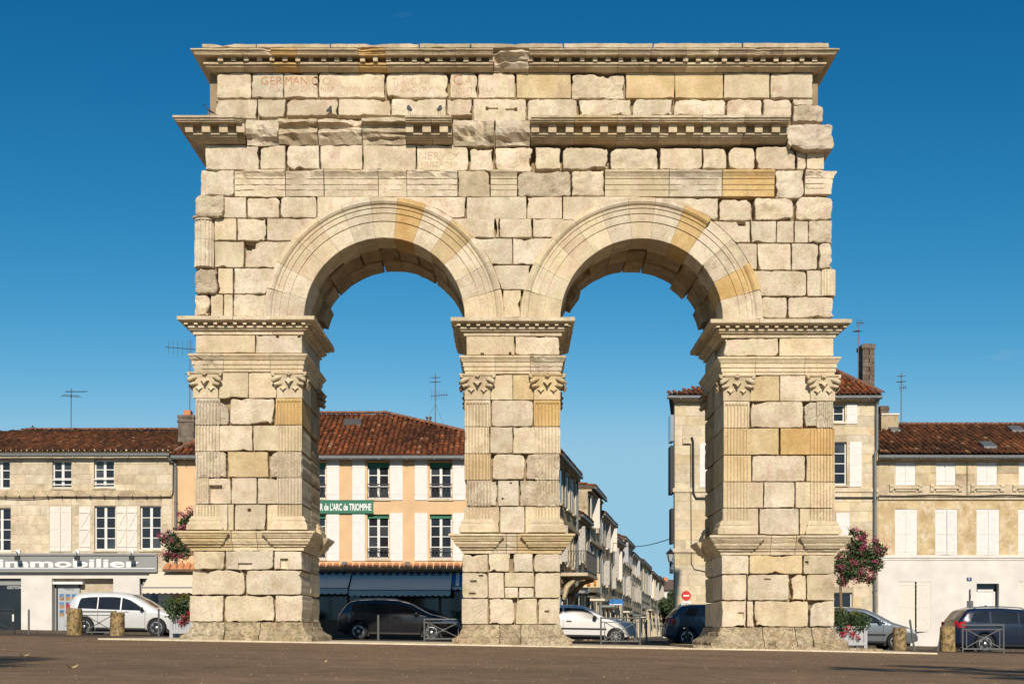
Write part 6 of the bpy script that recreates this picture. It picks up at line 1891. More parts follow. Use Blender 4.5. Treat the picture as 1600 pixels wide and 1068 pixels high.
def car(label, px_rear, y, L, Wd, top, wheels, wr, paint, belt, glass, group='cars parked along the square', wind=None, rear=None, rims=5, sill=.24, extra=None, doors=(), handle=(), rails=False, strip=False, lamp=None, tail=None, mirror=None, hub='alloy'):
    """car facing +x; x from the rear bumper; profile tables in metres above the road"""
    x0 = PX(px_rear, y - Wd / 2)
    t = thing('parked_car', label, 'car', (x0, y, gz(x0 + L / 2) + .004), group, rot=(0, .0165, 0))
    H = max(z for _, z in top)
    def zt(x): return smooth_tab(top, x, .09)
    def plan(x):
        e = min(x, L - x)
        k = .55
        return 1 - (.20 * (1 - e / k) ** 2.2 if e < k else 0)
    def hw(x, z):
        w = Wd / 2 * plan(x)
        b = interp(belt, x)
        if z > b: w -= (z - b) * .30
        else:
            m = (z - sill) / max(.1, b - sill)
            w -= .045 * (1 - m) ** 2 + .015 * abs(m - .6)
        d = zt(x) - z
        r = .13
        if d < r: w -= r * .9 * (1 - math.sqrt(max(0, 1 - ((r - d) / r) ** 2)))
        return max(.05, w)
    def zl(x):
        z = sill - .0
        e = min(x, L - x)
        if e < .35: z += .10 * (1 - e / .35)
        for wx in wheels:
            R_ = wr * 1.16
            if abs(x - wx) < R_: z = max(z, wr + math.sqrt(R_ * R_ - (x - wx) ** 2) - .01)
        return min(z, zt(x) - .1)
    xs = set([L * i / 52 for i in range(53)] + [.02, .05, .1, L - .02, L - .05, L - .1])
    for wx in wheels:
        for k in range(17): xs.add(wx + wr * 1.16 * math.cos(math.pi * k / 16))
    xs = sorted(xs)
    V, F = [], []
    NS, NT = 16, 8
    for x in xs:
        a, b = zl(x), zt(x)
        ring = []
        for k in range(NS + 1):
            u = k / NS
            u = 1 - (1 - u) ** 1.5
            z = a + (b - a) * u
            ring.append((hw(x, z), z))
        wt = ring[-1][0]
        for w, z in ring: V.append((x, -w, z))
        for k in range(1, NT):
            u = k / NT * 2 - 1
            V.append((x, u * wt, b + .035 * (1 - u * u)))
        for w, z in ring[::-1]: V.append((x, w, z))
    m = 2 * (NS + 1) + NT - 1
    for i in range(len(xs) - 1):
        for j in range(m - 1): F.append((i * m + j, (i + 1) * m + j, (i + 1) * m + j + 1, i * m + j + 1))
        F.append((i * m + m - 1, (i + 1) * m + m - 1, (i + 1) * m, i * m))
    F.append(tuple(range(m))); F.append(tuple(range((len(xs) - 1) * m, len(xs) * m))[::-1])
    body = mk('body', V, F, paint, t, smooth=True, local=True)
    # underside and wheel wells
    MB().box(.25, L - .25, -Wd / 2 + .2, Wd / 2 - .2, .16, .62).build('underbody', 'trim_black', t, local=True)
    def patch(name, poly, off, mat, parent=body, sides=(-1,)):
        """panel following the flank; poly is a list of (x, z) columns: (x, zlow, zhigh)"""
        for s in sides:
            v, f = [], []
            n = 6
            for x, a, b in poly:
                for k in range(n + 1):
                    z = a + (b - a) * k / n
                    v.append((x, s * (hw(x, z) + off), z))
            for i in range(len(poly) - 1):
                for k in range(n): f.append((i * (n + 1) + k, (i + 1) * (n + 1) + k, (i + 1) * (n + 1) + k + 1, i * (n + 1) + k + 1))
            mk(name, v, f, mat, parent, smooth=True, local=True)
    def cols(poly_lo, poly_hi, a, b, n=12):
        return [(a + (b - a) * i / n, interp(poly_lo, a + (b - a) * i / n), max(interp(poly_lo, a + (b - a) * i / n) + .004, interp(poly_hi, a + (b - a) * i / n))) for i in range(n + 1)]
    for (lo, hi, a, b) in glass:
        patch('side_window', cols(lo, hi, a, b, 14), .006, 'glass_dark', sides=(-1, 1))
    def top_strip(name, a, b, inset, mat, off=.006):
        v, f = [], []
        n, q = 8, 10
        for i in range(n + 1):
            x = a + (b - a) * i / n
            wt = hw(x, zt(x)) - inset
            for k in range(q + 1):
                u = k / q * 2 - 1
                v.append((x, u * wt, zt(x) + .035 * (1 - u * u * (wt / (wt + inset)) ** 2) + off))
        for i in range(n):
            for k in range(q): f.append((i * (q + 1) + k, (i + 1) * (q + 1) + k, (i + 1) * (q + 1) + k + 1, i * (q + 1) + k + 1))
        mk(name, v, f, mat, body, smooth=True, local=True)
    if wind: top_strip('windscreen', wind[0], wind[1], .05, 'glass_dark')
    if rear: top_strip('rear_window', rear[0], rear[1], .08, 'glass_dark')
    for x in doors:
        zb_ = interp(belt, x)
        patch('door_seam', [(x, sill + .08, zb_), (x + .012, sill + .08, zb_)], .003, 'trim_black', sides=(-1,))
    for x, z in handle:
        h = MB().tube([(x, -hw(x, z) - .004, z), (x + .03, -hw(x, z) - .03, z), (x + .15, -hw(x + .15, z) - .03, z), (x + .18, -hw(x + .18, z) - .004, z)], .016, 6)
        h.build('door_handle', 'trim_black' if paint in ('car_white',) else paint, body, local=True)
    if strip: patch('rub_strip', [(x, strip, strip + .06) for x in [wheels[0] + wr * 1.2 + (wheels[1] - wheels[0] - wr * 2.4) * i / 10 for i in range(11)]], .012, 'trim_black')
    patch('sill_trim', [(x, sill + .005, sill + .07) for x in [wheels[0] + wr * 1.25 + (wheels[1] - wheels[0] - wr * 2.5) * i / 8 for i in range(9)]], .008, 'trim_black' if paint != 'car_black' else 'chrome')
    if lamp:
        a, b, lo, hi = lamp
        patch('headlight', [(a + (b - a) * i / 6, lo + (hi - lo) * .35 * (1 - i / 6), hi - (hi - lo) * .25 * (i / 6)) for i in range(7)], .008, 'lamp_clear', sides=(-1, 1))
    if tail:
        a, b, lo, hi = tail
        patch('tail_light', [(a + (b - a) * i / 4, lo, hi - (hi - lo) * .2 * i / 4) for i in range(5)], .008, 'lamp_red', sides=(-1, 1))
    if mirror:
        x, z = mirror
        for s in (-1, 1):
            mm = MB()
            w = hw(x, z)
            pts = [(x - .02, s * (w - .02), z - .03), (x - .01, s * (w + .06), z), (x, s * (w + .13), z + .03), (x + .01, s * (w + .20), z + .03)]
            mm.tube(pts, [.03, .07, .085, .05], 8)
            mm.build('mirror', 'trim_black' if paint in ('car_white', 'car_silver') else paint, body, smooth=True, local=True)
    if rails:
        a, b = rails
        for s in (-1, 1):
            r = MB()
            pts = [(a + (b - a) * i / 8, s * (hw(a + (b - a) * i / 8, zt(a + (b - a) * i / 8)) - .06), zt(a + (b - a) * i / 8) + (.055 if 0 < i < 8 else .01)) for i in range(9)]
            r.tube(pts, .017, 6)
            r.build('roof_rail', 'chrome', body, local=True)
    if extra: extra(t, body, hw, zt, patch)
    # wheels
    for wx in wheels:
        for s in (-1, 1):
            yc = s * (Wd / 2 - .115)
            ty = MB()
            prof = [(wr * .64, -.095), (wr * .90, -.105), (wr * .98, -.085), (wr, -.04), (wr, .04), (wr * .98, .085), (wr * .90, .105), (wr * .64, .095)]
            ty.lathe(prof, (0, 0, 0), 28)
            ty.v = [(wx + v[0], yc + v[2], wr + v[1]) for v in ty.v]
            wheel = ty.build('wheel', 'tyre', t, smooth=True, local=True)
            rm = MB()
            o = yc + s * .085
            rp = [(wr * .655, -.02), (wr * .655, .012), (wr * .60, .014), (wr * .58, -.02)]
            rm2 = MB().lathe([(wr * .58, -.02), (wr * .60, .014), (wr * .655, .012), (wr * .66, -.02)], (0, 0, 0), 28)
            rm2.f = rm2.f[:-2]
            rm.add([(wx + v[0], o + s * v[2], wr + v[1]) for v in rm2.v], rm2.f)
            for k in range(rims):
                a = 2 * math.pi * k / rims + .3 + wx
                for da in ((-.13, .13) if rims == 5 else (0,)):
                    rm.bar((wx + .04 * math.cos(a), o - s * .012, wr + .04 * math.sin(a)), (wx + wr * .60 * math.cos(a + da), o - s * .004, wr + wr * .60 * math.sin(a + da)), .034 if rims == 5 else .05, .022)
            hb = MB().lathe([(.06, -.02), (.06, .008), (.03, .016)], (0, 0, 0), 12)
            rm.add([(wx + v[0], o + s * v[2], wr + v[1]) for v in hb.v], hb.f)
            rm.build('rim', hub, wheel, local=True)
            dk = MB().lathe([(wr * .62, -.05), (wr * .62, -.045)], (0, 0, 0), 20)
            MB().add([(wx + v[0], o + s * v[2], wr + v[1]) for v in dk.v], dk.f).build('brake_disc', 'iron_dark', wheel, local=True)
    return t

# silver people carrier
top = [(0, .62), (.05, .95), (.14, 1.12), (.36, 1.52), (.60, 1.60), (1.3, 1.645), (2.0, 1.64), (2.45, 1.57), (2.9, 1.38), (3.45, 1.06), (3.62, 1.0), (4.05, .90), (4.32, .76), (4.40, .62)]
bl = [(0, .98), (1, .99), (3.0, .93), (4.4, .8)]
car('silver people carrier parked before the estate agent shop', 97.5, 17.0, 4.40, 1.84, top, (.80, 3.52), .335, 'car_silver', bl,
    [([(.55, 1.02), (3.1, .965)], [(.55, 1.06), (.62, 1.40), (1.0, 1.45), (1.28, 1.46)], .55, 1.27), ([(.55, 1.02), (3.1, .965)], [(1.3, 1.46), (1.8, 1.47), (2.15, 1.455)], 1.31, 2.14),
     ([(.55, 1.02), (3.1, .965)], [(2.2, 1.45), (2.5, 1.36), (2.8, 1.19), (3.08, .975)], 2.19, 3.08)],
    wind=(2.52, 3.42), rear=(.12, .34), doors=(1.3, 2.2, 3.08), handle=((1.38, .93), (2.30, .92)), lamp=(3.95, 4.36, .62, .80), tail=(.02, .24, .80, 1.22), mirror=(2.98, 1.0), rails=False)
# black estate
top = [(0, .60), (.04, .92), (.16, 1.10), (.42, 1.40), (.70, 1.46), (1.4, 1.50), (2.2, 1.48), (2.7, 1.36), (3.15, 1.12), (3.42, .99), (3.9, .90), (4.25, .80), (4.46, .68), (4.52, .55)]
bl = [(0, .98), (1.5, .97), (3.2, .88), (4.5, .72)]
car('black estate car with roof rails seen through the left opening', 525.5, 15.6, 4.52, 1.82, top, (.80, 3.46), .325, 'car_black', bl,
    [([(.4, 1.05), (3.1, .93)], [(.42, 1.08), (.66, 1.33), (1.05, 1.37)], .42, 1.03), ([(.4, 1.03), (3.1, .93)], [(1.08, 1.375), (1.9, 1.37)], 1.08, 1.92),
     ([(.4, 1.03), (3.1, .92)], [(1.97, 1.365), (2.4, 1.31), (2.75, 1.15), (3.05, .935)], 1.97, 3.05)],
    wind=(2.62, 3.36), rear=(.14, .42), doors=(1.06, 1.95, 3.0), handle=((1.15, .88), (2.08, .86)), lamp=(3.86, 4.42, .66, .80), tail=(.02, .30, .82, .97), mirror=(2.90, .96), rails=(.62, 2.35))
# old white hatchback
top = [(0, .55), (.03, .85), (.08, .95), (.45, 1.30), (.75, 1.37), (1.6, 1.40), (2.05, 1.36), (2.3, 1.26), (2.75, 1.00), (2.9, .92), (3.35, .87), (3.78, .80), (3.90, .72), (3.94, .50)]
bl = [(0, .90), (2.8, .87), (3.9, .74)]
car('old white three-door hatchback beside the middle pier', 824, 15.2, 3.94, 1.64, top, (.70, 3.20), .285, 'car_white', bl,
    [([(.3, .93), (2.7, .90)], [(.42, .96), (.72, 1.27), (1.25, 1.30)], .42, 1.25), ([(.3, .93), (2.7, .90)], [(1.32, 1.305), (1.95, 1.29), (2.2, 1.21), (2.62, .915)], 1.32, 2.62)],
    wind=(2.18, 2.74), rear=(.10, .42), doors=(1.28, 2.66), handle=((1.40, .82),), lamp=(3.60, 3.90, .60, .74), tail=(.02, .18, .62, .80), mirror=(2.42, .93), rims=8, strip=.52, sill=.26, hub='sign_grey')
# blue hatchback, mostly behind the right pier
top = [(0, .55), (.05, .85), (.16, 1.0), (.52, 1.38), (.85, 1.45), (1.6, 1.47), (2.2, 1.42), (2.9, 1.10), (3.2, .98), (3.7, .85), (3.98, .68), (4.03, .55)]
bl = [(0, 1.0), (1.2, .98), (3.0, .88), (4.0, .74)]
car('blue hatchback with its tail showing left of the right pier', 1041, 13.2, 4.03, 1.75, top, (.72, 3.26), .31, 'car_blue', bl,
    [([(.6, 1.06), (2.6, .96)], [(.62, 1.12), (.80, 1.32), (1.2, 1.36), (1.35, 1.36)], .64, 1.35), ([(.6, 1.04), (2.8, .95)], [(1.42, 1.36), (2.1, 1.32), (2.75, .97)], 1.42, 2.75)],
    wind=(2.22, 3.1), rear=(.14, .52), doors=(1.38, 2.7), handle=((1.5, .92),), lamp=(3.5, 3.98, .62, .80), tail=(.02, .30, .78, 1.0), mirror=(2.6, .99))
# grey-silver hatchback, front half right of the pier
top = [(0, .55), (.05, .85), (.16, 1.0), (.5, 1.36), (.85, 1.44), (1.6, 1.46), (2.1, 1.42), (2.55, 1.22), (3.0, .98), (3.15, .93), (3.6, .80), (3.86, .66), (3.92, .5)]
bl = [(0, .96), (1.2, .95), (3.0, .86), (3.9, .70)]
car('silver hatchback with its nose showing right of the right pier', 1259, 13.0, 3.92, 1.70, top, (.68, 3.12), .30, 'car_grey', bl,
    [([(.6, 1.02), (2.6, .94)], [(.62, 1.08), (.80, 1.30), (1.3, 1.34)], .64, 1.30), ([(.6, 1.02), (2.8, .90)], [(1.36, 1.34), (2.0, 1.31), (2.4, 1.14), (2.74, .92)], 1.36, 2.74)],
    wind=(2.16, 2.98), rear=(.14, .5), doors=(1.33, 2.66), handle=((1.45, .88),), lamp=(3.35, 3.80, .60, .78), tail=(.02, .2, .7, .95), mirror=(2.55, .96), strip=.50)
# dark blue estate at the right edge
top = [(0, .55), (.04, .90), (.10, 1.02), (.42, 1.44), (.62, 1.49), (1.5, 1.52), (2.4, 1.48), (2.8, 1.34), (3.3, 1.06), (3.5, .98), (4.1, .88), (4.5, .72), (4.62, .55)]
bl = [(0, 1.02), (1.5, .99), (3.3, .90), (4.6, .75)]
def tall_tail(t, body, hw, zt, patch):
    patch('tail_light', [(.30 + .03 * i, .86 + .11 * i, 1.02 + .085 * i) for i in range(5)], .009, 'lamp_red')
    MB().tube([(.95, .3, 1.5), (.82, .3, 1.76)], .006, 4).build('roof_aerial_rod', 'trim_black', body, local=True)
car('dark blue estate car with tall red tail lights at the right edge', 1492, 11.4, 4.62, 1.80, top, (1.02, 3.62), .325, 'car_navy', bl,
    [([(.5, 1.05), (3.1, .96)], [(.52, 1.08), (.66, 1.36), (1.15, 1.41)], .54, 1.15), ([(.5, 1.05), (3.1, .96)], [(1.22, 1.41), (2.1, 1.40)], 1.22, 2.1), ([(.5, 1.05), (3.2, .95)], [(2.16, 1.40), (2.6, 1.32), (3.15, .97)], 2.16, 3.15)],
    wind=(2.75, 3.45), rear=(.10, .40), doors=(1.18, 2.13, 3.1), handle=((1.35, .93), (2.25, .92)), lamp=(3.95, 4.5, .64, .82), tail=(.05, .34, .84, 1.06), mirror=(3.0, .98), extra=tall_tail, rails=(.7, 2.5))

# ================================================================= STREET FURNITURE
def bollard(label, px, py_t, py_b, y, w, seed):
    x = PX(px, y); z0 = gz(x); h = (py_b - py_t) * (CAM_D + y) / FPX
    r = w * (CAM_D + y) / FPX / 2
    V, F = [], []
    rows = [0, .06, .14, .25, .4, .55, .7, .82, .90, .95, .98, 1.0, 1.0]
    n = 22
    for j, t in enumerate(rows):
        for k in range(n):
            a = 2 * math.pi * k / n
            rr = r * (1.03 - .06 * t)
            if j == 10: rr *= .96
            if j == 11: rr *= .88
            if j == 12: rr *= .45
            p = Vector((math.cos(a) * 1.5, math.sin(a) * 1.5, t * 3 + seed * 7))
            rr *= 1 + .05 * noise.noise(p * 1.4) + .03 * noise.noise(p * 4)
            V.append((x + rr * math.cos(a), y + rr * math.sin(a), z0 - .03 + (h + .03) * t + (.02 * noise.noise(p * 2) if t > .9 else 0)))
    F = [(j * n + k, j * n + (k + 1) % n, (j + 1) * n + (k + 1) % n, (j + 1) * n + k) for j in range(len(rows) - 1) for k in range(n)]
    F.append(tuple(range((len(rows) - 1) * n, len(rows) * n)))
    o = mk('stone_bollard', V, F, 'bollard_stone')
    tag(o, label, 'bollard', 'stone bollards round the square')
    return o
bollard('weathered stone bollard before the tail of the silver people carrier, leftmost bollard', 116.5, 951, 993, 12.0, 23, 1)
bollard('squat stone bollard before the doors of the silver people carrier', 183.5, 957, 994, 12.0, 22, 2)
bollard('stone bollard before the nose of the silver hatchback', 1405.5, 983, 1019, 9.5, 21, 3)
bollard('thick stone bollard just left of the dark blue estate car', 1480.5, 980, 1020, 9.5, 23, 4)

def barrier(label, px0, px1, py_t, y, mat='barrier_grey', ring=False):
    x0, x1 = PX(px0, y), PX(px1, y)
    z0 = gz((x0 + x1) / 2); zt_ = PZ(py_t, y); h = zt_ - z0
    t = thing('pedestrian_barrier', label, 'barrier', ((x0 + x1) / 2, y, z0), 'steel barriers round the square')
    w = .055
    for x in (x0, x1):
        MB().bar((x, y, z0 - .1), (x, y, zt_ + .02), w, n=10).lathe([(w * .62, 0), (w * .62, .05)], (x, y, z0 - .01), 10).build('post', mat, t)
    MB().bar((x0, y, zt_ - .02), (x1, y, zt_ - .02), .05, n=8).bar((x0, y, zt_ - h * .17), (x1, y, zt_ - h * .17), .03).build('top_rail', mat, t)
    MB().bar((x0, y, z0 + h * .14), (x1, y, z0 + h * .14), .045).build('bottom_rail', mat, t)
    a, b, zl_, zh_ = x0 + .12, x1 - .12, z0 + h * .2, zt_ - h * .17
    for c in (a, b): MB().bar((c, y, z0 + h * .14), (c, y, zh_), .028).build('upright', mat, t)
    m = MB()
    m.bar((a, y, zl_), (b, y, zh_), .026).bar((a, y + .02, zh_), (b, y + .02, zl_), .026)
    c = ((a + b) / 2, y, (zl_ + zh_) / 2)
    m.lathe([(.05, -.02), (.05, .02)], (0, 0, 0), 10) if False else m.box(c[0] - .04, c[0] + .04, y - .03, y + .04, c[2] - .04, c[2] + .04)
    m.build('cross_brace', mat, t)
    return t
barrier('dark steel barrier with crossed braces at the left edge', -48, 23, 951, 12.5, 'iron_dark')
barrier('steel barrier with crossed braces between two stone bollards on the left', 128, 181, 954, 12.5, 'barrier_grey')
barrier('grey steel barrier before the nose of the black estate', 663, 722, 966, 9.5)
barrier('grey steel barrier before the nose of the white hatchback', 939, 1000, 964, 9.0)
barrier('grey steel barrier before the dark blue estate car', 1504, 1568, 975, 7.5)
def post(label, px, py_t, y, tilt=0.0, w=.07, mat='barrier_grey'):
    x = PX(px, y); z0 = gz(x); zt_ = PZ(py_t, y)
    m = MB().tube([(x, y, z0 - .08), (x - tilt, y, zt_ - .03), (x - tilt, y, zt_)], [w / 2, w / 2, w * .3], 10)
    m.lathe([(w * .8, 0), (w * .8, .04)], (x, y, z0 - .01), 10)
    tag(m.build('steel_post', mat), label, 'post', 'thin steel posts round the square')
post('thin steel post before the white wall of the estate agent', 45, 951, 12.5)
post('thin steel post at the front wheel of the silver people carrier', 248, 950, 12.5)
post('thin steel post before the middle of the black estate', 591, 960, 10.5, w=.075)
post('thin dark post before the tail of the blue hatchback', 1074, 968, 9.5, mat='iron_dark')
post('leaning steel post right of the silver hatchback', 1429.5, 967, 9.2, tilt=.16)
post('short steel stump beside the thick right bollard', 1465, 1008, 9.5)
post('thin steel post behind the barrier by the white hatchback', 1010, 968, 12.0)

# no-entry sign
NY = 21.2
ns = thing('no_entry_sign', 'round red no-entry sign with a white plate below it', 'road sign', (PX(1072, NY), NY, gz(5.5)))
x = PX(1072, NY)
def disc(m, x, z, r, y0, y1, n=28):
    v = [(x + r * math.cos(2 * math.pi * k / n), yy, z + r * math.sin(2 * math.pi * k / n)) for yy in (y0, y1) for k in range(n)]
    return m.add(v, [tuple(range(n)), tuple(range(n, 2 * n))[::-1]] + [(k, n + k, n + (k + 1) % n, (k + 1) % n) for k in range(n)])
disc(MB(), x, PZ(930, NY), .20, NY - .05, NY - .03).build('sign_disc', 'sign_red', ns)
MB().box(x - .125, x + .125, NY - .056, NY - .05, PZ(930, NY) - .03, PZ(930, NY) + .03).build('white_bar', 'sign_white', ns)
pl = MB().box(x - .21, x + .21, NY - .05, NY - .03, PZ(949, NY), PZ(938.5, NY)).build('sign_plate', 'sign_white', ns)
text('plate_lettering', 'INTERDIT', x - .13, x + .13, PZ(943.4, NY), PZ(941, NY), NY - .054, 'letter_dark', pl)
text('plate_lettering', 'SAUF 3,5t', x - .13, x + .13, PZ(947.4, NY), PZ(945, NY), NY - .054, 'letter_dark', pl)
MB().bar((x, NY, gz(5.5)), (x, NY, PZ(922, NY)), .06, n=10).build('pole', 'zinc', ns)
# road sign seen edge-on by the front door
es = thing('road_sign', 'grey road sign seen nearly edge-on beside the white front door', 'road sign', (PX(1515, 19), 19, gz(15)))
x = PX(1515, 19)
n = 20
v = []
for s in (-.015, .015):
    for k in range(n):
        a = 2 * math.pi * k / n
        v.append((x + s + .07 * math.cos(a), 19 + .26 * math.cos(a) - .05, PZ(928, 19) + .22 * math.sin(a)))
MB().add(v, [tuple(range(n)), tuple(range(n, 2 * n))[::-1]] + [(k, n + k, n + (k + 1) % n, (k + 1) % n) for k in range(n)]).build('sign_disc', 'zinc', es)
MB().box(x - .12, x + .12, 18.93, 18.98, PZ(951, 19), PZ(938, 19)).build('sign_plate', 'barrier_grey', es)
MB().bar((x, 19, gz(15)), (x, 19, PZ(921, 19)), .06, n=10).build('pole', 'zinc', es)
# wall lantern and hanging sign at the street corner
ln = thing('wall_lantern', 'black street lantern on the corner of the tall house', 'lantern', (PX(1049, FY + .2), FY + .2, PZ(880, FY)))
x = PX(1048, FY); zc = PZ(876, FY)
m = MB()
for k in range(4):
    a = math.pi / 4 + math.pi / 2 * k
    m.bar((x + .10 * math.cos(a), FY + .1 + .10 * math.sin(a), zc), (x + .17 * math.cos(a), FY + .1 + .17 * math.sin(a), zc + .30), .02)
m.lathe([(.19, .30), (.20, .33), (.12, .42), (.10, .44), (.03, .50), (.02, .56)], (x, FY + .1, zc), 4)
m.box(x - .08, x + .08, FY + .02, FY + .18, zc - .03, zc)
m.build('lantern_frame', 'iron_dark', ln)
MB().lathe([(.11, .01), (.185, .29)], (x, FY + .1, zc), 4).build('lantern_glass', 'lamp_clear', ln)
MB().tube([(x, FY + .1, zc - .03), (x + .1, FY + .1, zc - .12), (ex0, FY + .1, zc - .12)], .02, 6).build('lantern_bracket', 'iron_dark', ln)
hsn = thing('hanging_sign', 'dark framed sign under the corner lantern', 'sign', (PX(1052, FY), FY + .3, PZ(885, FY)))
MB().box(PX(1047.5, FY), ex0 - .02, FY + .28, FY + .33, PZ(895, FY), PZ(877, FY)).build('sign_panel', 'trim_black', hsn)
MB().box(PX(1050, FY), PX(1053, FY), FY + .26, FY + .28, PZ(888, FY), PZ(880, FY)).build('sign_emblem', 'car_grey', hsn)

# ================================================================= PLANTS
def quad_leaf(V, F, c, size, rg, up=.3):
    d = Vector((rg.gauss(0, 1), rg.gauss(0, 1), rg.gauss(0, 1) + up)).normalized()
    u = d.cross(Vector((rg.gauss(0, 1), rg.gauss(0, 1), rg.gauss(0, 1)))).normalized()
    w = d.cross(u)
    s = size * rg.uniform(.6, 1.3)
    n = len(V)
    V += [tuple(c - u * s), tuple(c + w * s * .45 + d * s * .12), tuple(c + u * s), tuple(c - w * s * .45 + d * s * .12)]
    F.append((n, n + 1, n + 2, n + 3))
def clumps(name, parent, cs, per, size, mat, seed, up=.3):
    rg = random.Random(seed)
    V, F = [], []
    for (c, r) in cs:
        k = int(per * (r / .25) ** 1.6)
        for _ in range(k):
            v = Vector((rg.gauss(0, 1), rg.gauss(0, 1), rg.gauss(0, 1))).normalized() * r * rg.random() ** .45
            quad_leaf(V, F, Vector(c) + v, size, rg, up)
    o = mk(name, V, F, mat, parent)
    return o
def flower_tree(label, px, y, py_top, py_bot, crown, seed, lean=0.0):
    x = PX(px, y)
    t = thing('crape_myrtle', label, 'tree', (x, y, gz(x)), 'flowering trees in planters')
    zb_, zt_ = PZ(py_bot, y), PZ(py_top, y)
    rg = random.Random(seed)
    cs = [(Vector((PX(a, y) , y + d, PZ(b, y))), r) for a, b, d, r in crown]
    zf = PZ(crown[0][1], y) - .5
    tr = MB().tube([(x, y, gz(x) + .4), (x + .01, y, (gz(x) + zf) / 2), (x - .02, y, zf)], [.05, .045, .04], 8)
    for c, r in cs:
        mid = Vector((x - .02, y, zf)).lerp(c, .5) + Vector((rg.uniform(-.08, .08), rg.uniform(-.1, .1), .08))
        tr.tube([(x - .02, y, zf - .05), mid, c], [.035, .02, .008], 6)
    tr.build('trunk', 'bark', t)
    clumps('crown', t, [(c + Vector((rg.uniform(-.06, .06), 0, rg.uniform(-.05, .05))), r * .92) for c, r in cs], 200, .055, 'leaf_green', seed + 1)
    clumps('crown', t, [(c + Vector((0, .1, -.08)), r * .8) for c, r in cs], 90, .05, 'leaf_dark', seed + 2)
    fl = []
    for c, r in cs:
        for _ in range(3):
            v = Vector((rg.gauss(0, 1), -abs(rg.gauss(0, .8)), rg.gauss(.5, .8))).normalized() * r * .95
            fl.append((c + v * 1.08, rg.uniform(.09, .17)))
    clumps('blossom', t, fl, 80, .034, 'petal_pink', seed + 3)
    return t
flower_tree('pink flowering tree rising from a planter right of the right pier', 1314, 8.0, 815, 955,
            [(1340, 880, 0, .42), (1318, 872, .1, .32), (1358, 868, -.1, .40), (1345, 848, .1, .30), (1325, 895, -.1, .30), (1375, 860, 0, .22), (1332, 832, 0, .18), (1349, 838, 0, .16), (1360, 905, 0, .16), (1316, 905, 0, .22), (1372, 848, 0, .16), (1350, 866, .1, .45), (1330, 884, .1, .42), (1338, 858, 0, .35), (1366, 880, 0, .28), (1346, 898, 0, .25), (1310, 885, 0, .3)], 70)
flower_tree('pink flowering tree half hidden behind the left pier', 312, 8.0, 795, 935,
            [(300, 840, 0, .34), (284, 830, .1, .26), (270, 850, -.1, .30), (290, 812, 0, .24), (262, 868, 0, .18), (276, 862, .1, .26), (300, 806, 0, .2), (256, 842, 0, .16), (315, 830, 0, .35), (282, 848, .1, .38), (272, 838, 0, .28), (294, 826, .1, .34), (288, 860, 0, .26)], 71)
def planter(label, px0, px1, py_t, py_b, y, seed, bloom):
    x0, x1 = PX(px0, y), PX(px1, y)
    xc = (x0 + x1) / 2; z0 = gz(xc); h = PZ(py_t, y) - z0; w = x1 - x0
    t = thing('flower_planter', label, 'planter', (xc, y, z0), 'flower planters beside the arch')
    m = MB()
    for sx_ in (x0, x1):
        for yy in (y, y + w):
            m.box(sx_ - .05, sx_ + .05, yy - .05, yy + .05, z0 - .05, z0 + h + .05)
    m.box(x0 + .05, x1 - .05, y - .0, y + w, z0 + .14, z0 + h)
    m.box(x0 - .02, x1 + .02, y - .06, y - .035, z0 + h - .08, z0 + h).box(x0 - .02, x1 + .02, y - .06, y - .035, z0 + .14, z0 + .22)
    m.build('planter_box', 'planter_grey', t)
    for k in range(6):
        xa = x0 + .06 + (w - .12) * k / 6
        MB().box(xa, xa + (w - .12) / 6 - .012, y - .03, y - .001, z0 + .22, z0 + h - .08).build('slat', 'planter_grey', t)
    rg = random.Random(seed)
    def cl(n, r0, r1, zoff, spread):
        return [(Vector((xc + rg.uniform(-spread, spread), y + rg.uniform(-.15, w), z0 + h + zoff + rg.uniform(-.12, .22))), rg.uniform(r0, r1)) for _ in range(n)]
    clumps('foliage', t, cl(11, .22, .32, .12, w * .62), 190, .05, 'leaf_green', seed)
    clumps('foliage', t, cl(4, .16, .24, .05, w * .6), 120, .05, 'leaf_dark', seed + 1)
    clumps('foliage', t, cl(6, .16, .24, .32, w * .55), 150, .04, 'leaf_olive', seed + 2)
    clumps('flowers', t, [(Vector((PX(a, y), y - .12, PZ(b, y))), r) for a, b, r in bloom], 190, .035, 'petal_red', seed + 3)
    clumps('flowers', t, cl(7, .07, .12, .1, w * .6), 90, .035, 'petal_white', seed + 4)
    return t
planter('grey wooden planter with red and white flowers left of the left pier', 268, 300, 960, 993, 8.0, 80, [(290, 965, .15), (286, 972, .13), (294, 958, .11)])
planter('planter heaped with olive leaves and red flowers right of the right pier', 1300, 1352, 978, 1015, 7.6, 81, [(1322, 983, .15), (1332, 990, .13), (1316, 990, .12), (1340, 996, .08)])
# tree at the far end of the street
ft = thing('far_tree', 'bushy green tree at the far end of the side street', 'tree', (PX(1050, 90), 90, gz(20)))
MB().tube([(PX(1050, 90), 90, -.5), (PX(1050, 90), 90, 2.5)], [.15, .1], 8).build('trunk', 'bark', ft)
rg = random.Random(5)
clumps('crown', ft, [(Vector((PX(1048 + rg.uniform(-10, 14), 90), 90 + rg.uniform(-1, 1), PZ(rg.uniform(932, 975), 90))), rg.uniform(.5, .8)) for _ in range(16)], 60, .13, 'leaf_green', 91)
